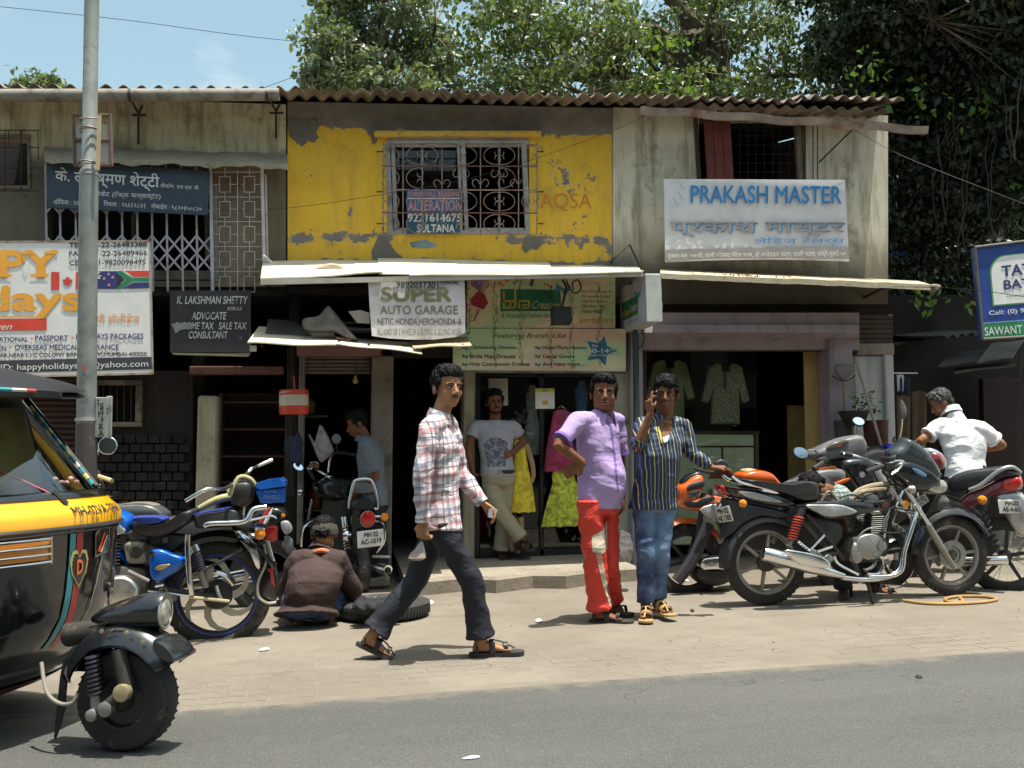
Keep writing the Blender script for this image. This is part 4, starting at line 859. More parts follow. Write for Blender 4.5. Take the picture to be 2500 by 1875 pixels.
# tailor banner
pl = YP(8.98); TBW = SM('tailor_banner_white', (.66, .65, .67), var=.08, dirt=(.45, .42, .36), ds=3, dn=.66); GRB = SM('grey_band', (.27, .25, .24))
tb = thing('banner', 'white ladies tailor banner with blue capitals on the grey mouldy wall', 'banner', pl.p(1846, 640)); mb = MB(); nb = 20
for i in range(nb+1):
    t = i/nb; bul = .006*math.sin(t*6)+.010*math.exp(-((t-.12)/.06)**2)
    for j, (va, vb) in enumerate(((437, 439), (540, 540), (643+9*0, 638))):
        v = va*(1-t)+vb*t+(0 if j < 2 else -6*math.sin(t*math.pi)*.9-3+3*t); mb.v.append(pl.on(1621+(2063-1621)*t+j*(1.5+3.5*t), v, .0+bul*(j*.5)))
for i in range(nb):
    for j in range(2): mb.f.append((i*3+j, i*3+j+1, i*3+j+4, i*3+j+3))
mb2 = MB(); mb2.v = list(mb.v)+[p+V((0, .01, 0)) for p in mb.v]; n_ = len(mb.v); mb2.f = list(mb.f)+[tuple(n_+k for k in f[::-1]) for f in mb.f]; mb2.build('cloth', TBW, tb)
BL1 = SM('azure_ink', (.03, .22, .52)); E3 = .02
lettering('PRAKASH MASTER', None, pl, E3, BL1, tb, quad=((1687, 453), (2054, 455), (2054, 497), (1687, 495)), bold=.022)
for u0, v0, u1, v1, r_ in ((1660, 450, 1668, 462, 2), (1654, 468, 1668, 490, 2), (1634, 500, 1670, 498, 2.5), (1642, 480, 1656, 505, 2)): flat([(u0, v0), (u0+r_, v0), (u1+r_, v1), (u1, v1)], pl, E3, SM('pale_azure_ink', (.25, .42, .6)), tb, 'faded_logo_stroke')
lettering('प्रकाश मास्टर', None, pl, E3, BL1, tb, quad=((1640, 544), (2063, 545), (2063, 576), (1640, 578)), bold=.02); lettering('प्रकाश मास्टर', None, pl, E3+.003, GRB, tb, quad=((1636, 542), (2060, 543), (2060, 574), (1636, 576)), bold=.02)
lettering('लेिडज टेलर्स', None, pl, E3, BL1, tb, quad=((1841, 579), (2062, 578), (2062, 598), (1841, 599)))
flat([(1624, 610), (1700, 607), (2072, 604), (2073, 633), (1900, 630), (1700, 632), (1640, 640), (1624, 640)], pl, .018, GRB, tb, 'grey_band')
lettering('दुकान क्र. ५७/बी, वाली मोहंमद गेरेज चाळ, डॉ.आंबेडकर मार्ग, पाली पठार, वांद्रे-मुंबई-५०', None, pl, E3, LTW, tb, quad=((1630, 617), (2065, 610), (2065, 628), (1630, 633)))
# battery shop board at the right edge
pl = YP(8.3); BAT = SM('royal_blue_board', (.015, .055, .26), rough=.5); q4 = [(2378, 604), (2640, 572), (2655, 812), (2398, 828)]
tt = sign('shop_sign', 'tilted blue and green battery shop board at the right edge of the picture', q4, pl, 0, .05, BAT)
def inq(s, t):
    (ax, ay), (bx, by_), (cx, cy), (dx, dy) = q4
    return ((ax*(1-s)+bx*s)*(1-t)+(dx*(1-s)+cx*s)*t, (ay*(1-s)+by_*s)*(1-t)+(dy*(1-s)+cy*s)*t)
def qd(s0, t0, s1, t1): return (inq(s0, t0), inq(s1, t0), inq(s1, t1), inq(s0, t1))
def rndq(s0, t0, s1, t1, r_=.14): return [inq(s0+r_*(1-math.cos(a)), t0+r_*1.3*(1-math.sin(a))) for a in [math.pi/2*i/8 for i in range(9)]]+[inq(s1, t0), inq(s1, t1), inq(s0, t1)]
flat(rndq(.125, .12, .97, .655), pl, .003, SM('lime_edge', (.12, .38, .12)), tt, 'white_panel_edge'); flat(rndq(.14, .13, .965, .64), pl, .005, WHT, tt, 'white_panel')
for b_, q in (('TATA', (.24, .235, .62, .345)), ('BATTERIES', (.25, .39, .9, .485))): lettering(b_, None, pl, .008, NAVY, tt, quad=qd(*q), bold=.03)
lettering('TECHNOLOGY FROM JAPAN', None, pl, .008, INK, tt, quad=qd(.26, .555, .8, .58)); lettering('Call: (0) 9213 100 100', None, pl, .004, LTW, tt, quad=qd(.085, .70, .85, .76), bold=.015)
flat(qd(0, .835, 1, 1), pl, .004, SM('green_band', (.02, .22, .09)), tt, 'green_band'); flat(qd(0, .822, 1, .836), pl, .005, SM('pale_blue_text', (.2, .3, .5)), tt, 'rule'); lettering('SAWANT ENTERPRISES', None, pl, .007, LTW, tt, quad=qd(.03, .875, .9, .965), bold=.004)
for a_, b_ in ((q4[0], q4[3]), (q4[0], q4[1]), (q4[3], q4[2])): MB().tube([pl.p(*a_, .01), pl.p(*b_, .01)], .014, 6).build('frame_bar', M('grey_brown_frame', (.14, .13, .11), .6), tt)
for u in (2440, 2600): MB().tube([pl.p(u, 590, -.04), YP(11.5).p(u+10, 575)], .02, 6).build('bracket', IRON, tt)
# alteration board in the yellow wall's window
pl = YP(9.36); al = sign('window_board', 'blue alteration board with pink and white letters behind the scroll grille', [(993, 464), (1130, 466), (1124, 570), (994, 571)], pl, 0, .01, SM('teal_board', (.02, .10, .16)), 'sign')
flat([(993, 464), (1130, 466), (1128, 482), (993, 483)], pl, .002, SM('mid_blue_band', (.06, .16, .36)), al, 'band'); flat([(993, 486), (1129, 486), (1128, 516), (993, 516)], pl, .002, SM('mid_blue_band', (.06, .16, .36)), al, 'band')
PKL = SM('pink_letters', (.62, .30, .30)); flat(rc(993, 483, 1129, 486), pl, .003, LTW, al, 'rule')
for b_, q, m_ in (('SAREE FALL BEADING', (996, 468, 1126, 480), PKL), ('ALTERATION', (996, 489, 1127, 514), PKL), ('9221614675', (996, 522, 1126, 541), LTW), ('SULTANA', (1018, 548, 1110, 567), LTW)): lettering(b_, q, pl, .005, m_, al, bold=.03)
CPL = wall_mat('bare_cement_render', (.19, .175, .15), (.15, .14, .12), (.09, .08, .07))
for pts in ([(703, 286), (742, 292), (776, 287), (780, 306), (772, 322), (778, 338), (764, 349), (752, 343), (741, 357), (728, 352), (716, 341), (706, 333)], [(896, 296), (922, 298), (926, 322), (920, 344), (912, 352), (906, 336), (898, 326)], [(924, 574), (944, 580), (962, 612), (990, 634), (988, 660), (900, 664), (912, 640), (906, 616), (914, 598)], [(1282, 582), (1318, 578), (1322, 596), (1312, 610), (1296, 606), (1284, 618), (1272, 606)]):
    q = []
    for i in range(len(pts)):
        (a, b2), (c2, d2) = pts[i], pts[(i+1) % len(pts)]
        for k in range(4): q.append((a+(c2-a)*k/4+random.uniform(-1.6, 1.6), b2+(d2-b2)*k/4+random.uniform(-1.6, 1.6)))
    slab(q, F, .006, .012).build('bare_render_patch', CPL, by, smooth=False)
# graffiti and blue paint marks on the wall
lettering('AQSA', (1318, 472, 1445, 516), F, .004, SM('faint_red_paint', (.60, .22, .03)), by, name='painted_word')
flat([(1000, 592), (1040, 585), (1072, 600), (1040, 606), (1005, 604)], F, .004, SM('pale_blue_patch', (.20, .28, .34), var=.3), by, 'paint_patch')
# ------------------------------------------------------------------ lamp post with its boards
PY = 7.25; PP = YP(PY); GP = M('grey_painted_pole', (.25, .27, .25), .6, .1, dirt=(.16, .15, .12), ds=6, dn=.55, var=.25)
po = thing('lamp_post', 'grey painted steel lamp post standing at the left in front of the travel board', 'lamp post', V((PP.p(211, 1300).x, PY, 0)))
top, mid, bot = PP.p(225, -60), PP.p(217, 425), PP.p(211, 1040); base = V((bot.x-.01, PY, 0))
mb = MB(); mb.tube([base, bot, mid], [.067, .066, .064], 20); mb.tube([mid-V((0, 0, .01)), mid+V((0, 0, .02)), mid+V((0, 0, .04)), top], [.066, .062, .051, .050], 20); mb.build('pole', GP, po)
MB().tube([PP.p(210, 1020), PP.p(210, 1028)], .072, 18).build('collar', M('pale_collar', (.4, .38, .33), .6), po); MB().tube([base, PP.p(211, 1120), PP.p(211, 1034)], [.075, .073, .07], 18).build('base_sleeve', M('torn_poster_wrap', (.07, .055, .05), .7, dirt=(.25, .23, .2), ds=7, dn=.6), po)
for b_, q in (('BAF', (193, 929, 208, 943)), ('26', (193, 948, 207, 962)), ('1397', (191, 972, 215, 986))): lettering(b_, q, YP(PY-.075), 0, M('stencil_grey', (.12, .12, .11)), po)
flat([(193, 966), (215, 966), (215, 968), (193, 968)], YP(PY-.075), 0, M('stencil_grey', (.12, .12, .11)), po, 'stencil_rule'); flat(star(206, 898, 6, 7, .8), YP(PY-.07), 0, M('red_paint_spot', (.5, .1, .05)), po, 'paint_spot')
P_ = YP(PY+.09); wfm = thing('wooden_box_frame', 'small brown wooden frame tied with wire to the lamp post', 'wooden frame', P_.p(225, 404)); FW = M('reddish_frame_wood', (.20, .12, .09), .8, dirt=(.1, .06, .05))
for q in ((176, 277, 182, 402), (266, 277, 273, 404), (176, 277, 270, 283), (180, 338, 270, 344), (178, 398, 272, 405)): boxpx(*q, PY+.08, .03, FW, wfm, 'frame_bar', b=.003)
boxpx(183, 304, 266, 338, PY+.1, .008, M('torn_board_white', (.52, .50, .46), .8), wfm, 'backing_panel', b=.002); boxpx(183, 344, 266, 397, PY+.1, .008, M('torn_board_white', (.52, .50, .46), .8), wfm, 'backing_panel', b=.002)
MB().prism([YP(PY-.09).p(u, v) for u, v in ((238, 281), (246, 280), (242, 415), (233, 413))], V((0, .02, 0))).build('stick', M('pale_split_wood', (.55, .40, .24), .8), wfm, smooth=False)
for v in (295, 318, 323, 402, 408):
    c = PP.p(220 if v < 350 else 218, v); MB().lathe(c, (random.uniform(-.15, .15), random.uniform(-.1, .1), 1), [(0, .068), (.006, .072), (.012, .068)], 18).build('wire_tie', M('old_wire', (.2, .17, .13), .6, .3), wfm)
tsb = thing('small_board', 'narrow grey board with hand painted vertical capitals tied to the lamp post', 'sign', YP(PY).p(248, 1068)); TGB = M('pale_green_tin', (.36, .38, .33), .7, dirt=(.2, .18, .15), ds=10)
boxpx(232, 970, 263, 1068, PY-.03, .02, TGB, tsb, 'panel', b=.003); boxpx(259, 967, 272, 1070, PY+.01, .03, TGB, tsb, 'panel_edge', b=.003)
for ch, q in (('T', (237, 976, 243, 992)), ('S', (244, 984, 253, 1000)), ('H', (240, 1003, 252, 1014)), ('A', (246, 1018, 253, 1028)), ('R', (242, 1035, 253, 1048)), ('A', (240, 1052, 254, 1064)), ('T', (260, 996, 265, 1012))): lettering(ch, q, YP(PY-.032), 0, INK, tsb, bold=.02)
# petrol-station style red and white container hanging by the garage door
rbx = thing('oil_container', 'red and white plastic container hanging beside the garage door post', 'container', YP(8.7).p(718, 1022)); P_ = YP(8.7)
mb = MB().lathe(P_.p(718, 1012), (0, 0, 1), [(0, .01), (0, .125), (.075, .13), (.075, .0)], 18); mb.build('red_base', M('red_plastic', (.62, .06, .03), .4), rbx)
MB().lathe(P_.p(718, 1005), (0, 0, 1), [(0.03, .127), (.17, .127)], 18).build('white_label', M('cream_label', (.62, .54, .42), .6, dirt=(.4, .3, .2)), rbx); MB().lathe(P_.p(718, 965), (0, 0, 1), [(0.0, .13), (.045, .125), (.05, .02)], 18).build('red_lid', M('red_plastic', (.62, .06, .03), .4), rbx); MB().tube([P_.p(718, 950), P_.p(716, 918)], .014, 6).build('red_strap', M('red_plastic', (.62, .06, .03)), rbx)
for u, m_ in ((700, CBL), (706, CBL), (712, VN)):
    q = [YP(8.62).p(u+3*math.sin(v*.02+u), v) for v in range(850, 1240, 30)]; tag(MB().tube(q, .006, 5, 2).build('cable', m_, None), {700: 'left black cable running down beside the cream pillar rack', 706: 'black cable running down past the red container', 712: 'thin twig-brown wire beside the red container'}[u], 'cable')
# overhead wires
def wire(pts, r_, label):
    tag(MB().tube(pts, r_*.6, 5, 6).build('overhead_wire', CBL, None), label, 'wire')
wire([YP(16).p(-40, 12), YP(16).p(300, 48), YP(16).p(600, 88), YP(16).p(900, 118)], .008, 'thin wire sagging across the open sky at upper left')
wire([YP(9.6).p(645, 214), YP(10.5).p(700, 194), YP(12).p(760, 176)], .006, 'short thin wire rising from the roof edge to the tree')
wire([F.p(520, 520, .1), F.p(700, 512, .06), F.p(940, 486, .2), F.p(1180, 440, .22), F.p(1480, 330, .1), F.p(1600, 278, .2)], .004, 'thin black wire running up across the yellow wall and its grille')
wire([YP(8.9).p(2030, 282), YP(8.9).p(2165, 362), YP(8.5).p(2300, 420), YP(8).p(2520, 505)], .004, 'thin wire slanting down from the right eaves past the dark tree')
wire([YP(8.4).p(2180, 700), YP(8).p(2350, 705), YP(7.6).p(2540, 730)], .005, 'thin cable running from the canopy end in front of the battery board')
wire([YP(8.9).p(60, 462), YP(8.9).p(95, 440+20), F.p(40, 470, .02), F.p(70, 480, .02)], .004, 'short loose wire below the small left window')
# boards and trash around the shops
plb = thing('potted_plant', 'green leafy plant in a red-brown pot before the whitewashed wall', 'plant', YP(9.0).p(2125, 1075)); P_ = YP(9.0)
GPL = M('bright_green_leaf', (.10, .22, .04), .5)
mb = MB()
for i in range(90):
    a = random.uniform(0, 6.28); r_ = random.uniform(.02, .20); p = P_.p(2118, 985)+V((math.cos(a)*r_, math.sin(a)*r_*.6, random.uniform(-.10, .12))); x = V((random.uniform(-1, 1), random.uniform(-1, 1), random.uniform(-.6, .4))).normalized(); y = frame(x)[0]; s_ = random.uniform(.025, .05)
    mb.add([p-x*s_, p+y*s_*.6, p+x*s_, p-y*s_*.6], [(0, 1, 2), (0, 2, 3)])
mb.build('foliage', GPL, plb, smooth=False); MB().lathe(P_.p(2140, 1090), (0, 0, 1), [(0, .10), (.02, .11), (.24, .12), (.26, .13), (.26, .10), (.22, .09)], 18).build('pot', M('red_brown_pot', (.07, .018, .013), .6), plb); MB().lathe(P_.p(2086, 1040), (0, 0, 1), [(0, .05), (.03, .10), (.14, .15), (.15, .15), (.15, .12)], 16).build('basket', M('dark_wicker', (.03, .028, .022), .8), plb)
br2 = thing('broom', 'wooden handled broom upside down against the mauve pillar', 'broom', YP(9.15).p(2060, 1140)); P_ = YP(9.12); MB().tube([P_.p(2060, 1040), P_.p(2060, 930)], .012, 7).build('handle', M('pole_wood', (.30, .17, .09), .6), br2); MB().pillow([P_.p(u, v) for u, v in ((2040, 890), (2084, 890), (2084, 905), (2064, 930), (2056, 930), (2040, 908))], (0, 1, 0), .03, .3, 2, 2).build('bristles', M('grey_bristles', (.22, .19, .18), .9, bump=.6, bs=90), br2); MB().tube([P_.p(2034, 918), P_.p(2050, 928), P_.p(2072, 928), P_.p(2088, 916)], .006, 5, 3).build('wire_frame', IRON, br2)
bk = thing('bucket', 'dark grey bucket hung low on the mauve pillar', 'bucket', YP(9.1).p(2060, 1075)); MB().lathe(YP(9.1).p(2060, 1075), (0, 0, 1), [(0, .01), (0, .075), (.2, .09), (.2, .08), (.02, .07)], 18).build('pail', M('grey_bucket', (.05, .055, .05), .7), bk)
tag(MB().tube([YP(8.9).p(2088, 874), YP(8.7).p(2182, 1190)], .014, 6).build('wooden_pole', M('grey_pole_wood', (.33, .27, .23), .8), None), 'long thin wooden pole leaning behind the black motorcycle bars', 'pole')
# ================================================================== TREES
rng = np.random.default_rng(11)
def leaf_mat(name, c1, c2, tr=.35, rough=.38):
    m = bpy.data.materials.new(name); m.use_nodes = True; N, L = m.node_tree.nodes, m.node_tree.links; b = N['Principled BSDF']; o = N['Material Output']
    g = N.new('ShaderNodeNewGeometry'); n = N.new('ShaderNodeTexNoise'); n.inputs['Scale'].default_value = 2.6; n.inputs['Detail'].default_value = 3; L.new(g.outputs['Position'], n.inputs['Vector'])
    wn_ = N.new('ShaderNodeTexWhiteNoise'); wn_.noise_dimensions = '1D'; L.new(g.outputs['Random Per Island'], wn_.inputs['W'])
    ad = N.new('ShaderNodeMath'); ad.operation = 'MULTIPLY_ADD'; ad.inputs[1].default_value = .55; L.new(wn_.outputs[0], ad.inputs[0]); s = N.new('ShaderNodeMath'); s.operation = 'MULTIPLY'; s.inputs[1].default_value = .7; L.new(n.outputs[0], s.inputs[0]); L.new(s.outputs[0], ad.inputs[2])
    r = N.new('ShaderNodeMapRange'); r.inputs[1].default_value = .3; r.inputs[2].default_value = .85; L.new(ad.outputs[0], r.inputs[0])
    x = N.new('ShaderNodeMix'); x.data_type = 'RGBA'; x.inputs[6].default_value = (*c1, 1); x.inputs[7].default_value = (*c2, 1); L.new(r.outputs[0], x.inputs[0])
    L.new(x.outputs[2], b.inputs['Base Color']); b.inputs['Roughness'].default_value = rough
    t = N.new('ShaderNodeBsdfTranslucent'); h = N.new('ShaderNodeVectorMath'); h.operation = 'MULTIPLY'; h.inputs[1].default_value = (1.3, 1.5, .5); L.new(x.outputs[2], h.inputs[0]); L.new(h.outputs[0], t.inputs[0])
    ms = N.new('ShaderNodeMixShader'); ms.inputs[0].default_value = tr; L.new(b.outputs[0], ms.inputs[1]); L.new(t.outputs[0], ms.inputs[2]); L.new(ms.outputs[0], o.inputs[0]); MATS[name] = m; return m
def leaves(C, size, drop, name, mat, parent, fold=.25, asp=.62, jit=.35):
    """C: leaf positions (N,3). Every leaf hangs from its stalk, folded along the midrib."""
    C = np.asarray(C); N_ = len(C); d = rng.normal(size=(N_, 3)); d[:, 2] -= drop; d /= np.linalg.norm(d, axis=1)[:, None]
    s = rng.normal(size=(N_, 3)); s -= d*(s*d).sum(1)[:, None]; s /= np.linalg.norm(s, axis=1)[:, None]; nn = np.cross(d, s)
    L = (size*(1+jit*(rng.random(N_)-.5)*2))[:, None]
    base = C; mid = C+d*L*.42; tip = C+d*L
    v = np.stack([base, mid+s*L*asp*.5+nn*L*fold*.3, tip, mid-s*L*asp*.5+nn*L*fold*.3, mid-nn*L*.03], 1).reshape(-1, 3)
    off = np.array(ORG[parent.name]); v -= off
    i = np.arange(N_)[:, None]*5; f = np.concatenate([i+np.array([[0, 1, 4]]), i+np.array([[1, 2, 4]]), i+np.array([[2, 3, 4]]), i+np.array([[3, 0, 4]])], 1).reshape(-1, 3)
    me = bpy.data.meshes.new(name); me.vertices.add(len(v)); me.vertices.foreach_set('co', v.ravel()); me.loops.add(f.size); me.loops.foreach_set('vertex_index', f.ravel().astype(np.int32)); me.polygons.add(len(f)); me.polygons.foreach_set('loop_start', np.arange(0, f.size, 3, dtype=np.int32)); me.polygons.foreach_set('loop_total', np.full(len(f), 3, dtype=np.int32)); me.update(); me.validate()
    me.materials.append(mat); o = bpy.data.objects.new(name, me); COL.objects.link(o); reg(o, parent); o['kind'] = 'stuff'; return o
BARK = M('grey_brown_bark', (.11, .085, .06), .9, var=.4, vs=4, bump=.8, bs=14, bd=.02); BARKL = M('pale_twig', (.30, .24, .17), .85)
def tree(label, base, trunk_r, top, lobes, n_sprigs, per, size, mat, sprig_r=.26, drop=.7, limbs=14, name='broadleaf_tree', twigs=True, group=None, seed=1):
    """lobes: (centre, (rx, ry, rz), weight). Sprigs of leaves sit mostly near the lobe shells; limbs reach them"""
    global rng; rng = np.random.default_rng(seed); random.seed(seed)
    t = thing(name, label, 'tree', base, group); w = np.array([l[2] for l in lobes], float); w /= w.sum(); sp = []
    for k in range(n_sprigs):
        l = lobes[rng.choice(len(lobes), p=w)]; d = rng.normal(size=3); d /= np.linalg.norm(d); r_ = (rng.random()**.45)
        sp.append(np.array(l[0])+d*np.array(l[1])*r_)
    sp = np.array(sp); C = []; ax = rng.normal(size=(len(sp), 3)); ax[:, 2] = np.abs(ax[:, 2])*.3-.35; ax /= np.linalg.norm(ax, axis=1)[:, None]
    tt_ = rng.random((len(sp), per)); C = sp[:, None, :]+ax[:, None, :]*(tt_[..., None]-.5)*sprig_r*2.4+rng.normal(size=(len(sp), per, 3))*sprig_r*.30*np.array([1, 1, .8])
    leaves(C.reshape(-1, 3), size, drop, 'crown', mat, t)
    b, tp = V(base), V(top); mb = MB(); m1 = b.lerp(tp, .5)+V((.1, 0, 0)); mb.tube([b, m1, tp], [trunk_r, trunk_r*.8, trunk_r*.55], 10, 4); mb.build('trunk', BARK, t)
    idx = rng.choice(len(sp), min(limbs, len(sp)), replace=False); ends = []
    for q, i in enumerate(idx):
        e = V(sp[i]); s0 = b.lerp(tp, .55+.45*(q/len(idx))); m_ = s0.lerp(e, .5)+V((random.uniform(-.3, .3), random.uniform(-.3, .3), random.uniform(.1, .6)))
        pth = catmull([s0, s0.lerp(m_, .6)+V((random.uniform(-.15, .15), 0, random.uniform(-.1, .2))), m_, e], 5); L_ = len(pth)
        MB().tube(pth, [trunk_r*.38*(1-.85*i_/(L_-1))+.008 for i_ in range(L_)], 7).build('branch', BARK, t); ends += pth[4:]
    if twigs:
        mb = MB()
        E_ = np.array([list(p) for p in ends])
        for p in sp[rng.random(len(sp)) < .5]:
            j = np.argmin(((E_-p)**2).sum(1)); a = V(E_[j]); c = V(p)
            if (a-c).length > 2.0: continue
            mb.tube([a, a.lerp(c, .5)+V((random.uniform(-.1, .1), random.uniform(-.1, .1), random.uniform(-.05, .12))), c], [.014, .009, .004], 4, 2, caps=False)
        o = mb.build('twigs', BARKL if twigs == 2 else BARK, t); o['kind'] = 'stuff'
    return t
LF1 = leaf_mat('glossy_fig_leaf', (.055, .085, .036), (.18, .225, .11), .36, .38); LF2 = leaf_mat('shaded_fig_leaf', (.008, .018, .007), (.024, .043, .014), .12, .4); LF3 = leaf_mat('bright_fig_leaf', (.06, .13, .022), (.13, .22, .04), .4, .4)  # LF2 has the shade of the upper crown put into its green
def lb(u, v, y, ru, rv, ry=1.6, w=1.0):
    p = YP(y).p(u, v); s = YP(y).px(); return (tuple(p), (ru*s, ry, rv*s), w)
TY = 14.5
tree('big leafy fig tree rising behind the middle of the corrugated roof', (YP(TY).p(1760, 900).x, TY, 0), .34, YP(TY).p(1745, 60), [lb(1240, 60, 14, 190, 130, 1.5, 1.6), lb(1480, 130, 14, 190, 120, 1.6, 1.7), lb(1730, 80, 15, 200, 160, 1.8, 1.7), lb(1950, 150, 14, 160, 110, 1.5, 1.2), lb(1560, -120, 15, 420, 150, 2.2, 1.5), lb(1880, -60, 15, 260, 160, 2, 1.1), lb(1290, 200, 13.6, 130, 45, 1, .5), lb(1700, 230, 13.6, 300, 34, 1, .9)], 640, 34, .098, LF1, sprig_r=.25, limbs=24, twigs=2, seed=3)
tree('slimmer pale leaved fig tree behind the roof where the sky opens', (YP(14).p(930, 900).x, 14.0, 0), .14, YP(14).p(905, 100), [lb(850, 150, 13.6, 95, 85, .9, 1), lb(800, 100, 13.8, 50, 60, .7, .35), lb(930, -20, 14, 110, 60, .9, .6), lb(960, 60, 14, 130, 110, 1.1, .9), lb(1060, 150, 14, 90, 75, .9, .6), lb(780, 195, 13.6, 55, 28, .6, .35), lb(830, 10, 14, 60, 70, .8, .45), lb(1010, -60, 14, 160, 60, 1.2, .5), lb(950, 215, 13.4, 150, 22, .6, .5)], 330, 36, .098, leaf_mat('pale_fig_leaf', (.085, .12, .065), (.20, .235, .15), .32, .36), sprig_r=.24, limbs=12, twigs=2, seed=5)
tree('small bit of treetop showing over the roof at the far left', (YP(20).p(100, 900).x, 20, 0), .1, YP(20).p(100, 215), [lb(95, 214, 20, 55, 14, .8, 1), lb(62, 208, 20, 12, 12, .4, .3), lb(128, 206, 20, 12, 14, .4, .3)], 46, 16, .12, LF1, sprig_r=.2, limbs=5, seed=6)
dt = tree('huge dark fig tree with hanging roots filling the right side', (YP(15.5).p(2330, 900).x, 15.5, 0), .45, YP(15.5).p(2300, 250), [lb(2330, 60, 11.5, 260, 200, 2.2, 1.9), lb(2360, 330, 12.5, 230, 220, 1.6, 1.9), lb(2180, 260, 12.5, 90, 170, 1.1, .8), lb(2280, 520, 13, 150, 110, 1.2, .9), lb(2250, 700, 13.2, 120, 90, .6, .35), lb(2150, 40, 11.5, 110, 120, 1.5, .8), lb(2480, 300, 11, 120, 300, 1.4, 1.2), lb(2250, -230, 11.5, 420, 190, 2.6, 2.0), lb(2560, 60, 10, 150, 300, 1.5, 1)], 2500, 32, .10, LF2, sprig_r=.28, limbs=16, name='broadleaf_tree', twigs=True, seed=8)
C = []
for u, v, k in ((2400, 240, 14), (2390, 260, 8), (2500, 450, 12), (2290, 255, 10), (2130, 130, 6), (2110, 150, 8), (2160, 200, 5), (2090, 200, 8), (1610, 118, 4), (1640, 90, 4), (1660, 100, 6), (2270, 730, 14), (2280, 735, 8), (2320, 715, 5), (2160, 240, 10), (2230, 230, 8), (1700, 220, 20), (1640, 190, 16), (1560, 220, 12)):
    p = YP(10.4 if u > 2050 else 12.6).p(u, v)
    for _ in range(k): C.append(np.array(p)+rng.normal(size=3)*np.array([.12, .1, .09]))
leaves(C, .105, .6, 'bright_leaves', LF3, dt)  # clusters of a brighter green set here and there
# aerial roots and creepers on the dark tree
mb = MB(); random.seed(4)
for u, v0, v1, y in ((2310, 130, 560, 11.3), (2325, 240, 420, 11), (2345, 300, 640, 11), (2300, 330, 560, 11.2), (2415, 330, 585, 10.6), (2425, 280, 600, 10.6), (2460, 180, 420, 10), (2470, 260, 395, 10), (2485, 190, 400, 9.8), (2280, 420, 600, 11.5), (2360, 350, 620, 11)):
    ph = random.uniform(0, 6); q = [YP(y).p(u+7*math.sin(v*.016+ph)+3*math.sin(v*.05+ph), v) for v in range(v0, v1, 22)]; mb.tube(q, random.uniform(.004, .009), 5, 2)
o = mb.build('aerial_roots', M('root_brown', (.075, .06, .045), .85), dt); o['kind'] = 'stuff'
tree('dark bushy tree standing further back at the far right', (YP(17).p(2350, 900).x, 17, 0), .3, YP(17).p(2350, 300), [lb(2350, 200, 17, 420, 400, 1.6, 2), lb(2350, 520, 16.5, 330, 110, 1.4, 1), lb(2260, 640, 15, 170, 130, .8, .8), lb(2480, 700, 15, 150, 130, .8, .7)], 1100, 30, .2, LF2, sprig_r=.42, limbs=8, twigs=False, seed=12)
# sheds beyond the row, under the dark tree
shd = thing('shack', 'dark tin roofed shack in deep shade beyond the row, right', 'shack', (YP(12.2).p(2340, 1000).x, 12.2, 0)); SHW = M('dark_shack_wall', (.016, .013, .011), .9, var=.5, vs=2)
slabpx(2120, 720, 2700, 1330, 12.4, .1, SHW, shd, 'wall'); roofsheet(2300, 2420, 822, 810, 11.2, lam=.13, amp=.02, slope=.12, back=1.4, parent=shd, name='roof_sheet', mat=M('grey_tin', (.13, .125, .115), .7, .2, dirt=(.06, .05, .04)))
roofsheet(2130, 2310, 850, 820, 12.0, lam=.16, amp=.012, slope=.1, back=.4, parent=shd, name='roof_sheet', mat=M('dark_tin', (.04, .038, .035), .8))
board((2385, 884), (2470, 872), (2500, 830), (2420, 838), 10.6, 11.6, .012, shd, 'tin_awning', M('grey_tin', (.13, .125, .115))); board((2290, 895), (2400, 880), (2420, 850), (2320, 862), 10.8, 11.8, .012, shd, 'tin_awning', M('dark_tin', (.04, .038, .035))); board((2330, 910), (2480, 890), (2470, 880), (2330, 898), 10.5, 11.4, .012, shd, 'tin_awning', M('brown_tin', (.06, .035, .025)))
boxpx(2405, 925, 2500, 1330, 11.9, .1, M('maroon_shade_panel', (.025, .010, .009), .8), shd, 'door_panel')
pw = thing('distant_wall', 'sunlit pale wall and white railing glimpsed through the leaves at right', 'wall', (YP(21).p(2360, 700).x, 21, 0)); slabpx(2290, 640, 2400, 712, 21, .2, M('sunlit_cream_wall', (.55, .50, .38), .8, dirt=(.3, .25, .18)), pw, 'wall')
for i in range(14): boxpx(2296+i*7, 672, 2299+i*7, 690, 20.8, .05, M('white_rail', (.7, .68, .62)), pw, 'baluster')
boxpx(2290, 690, 2400, 694, 20.75, .08, M('white_rail', (.7, .68, .62)), pw, 'rail'); tag(slab([(2170, 618), (2210, 616), (2216, 622), (2180, 626)], YP(13), 0, .02).build('blue_tarpaulin', M('blue_tarp', (.03, .08, .35), .5), None, smooth=False), 'scrap of blue tarpaulin past the grey wall corner', 'tarpaulin')
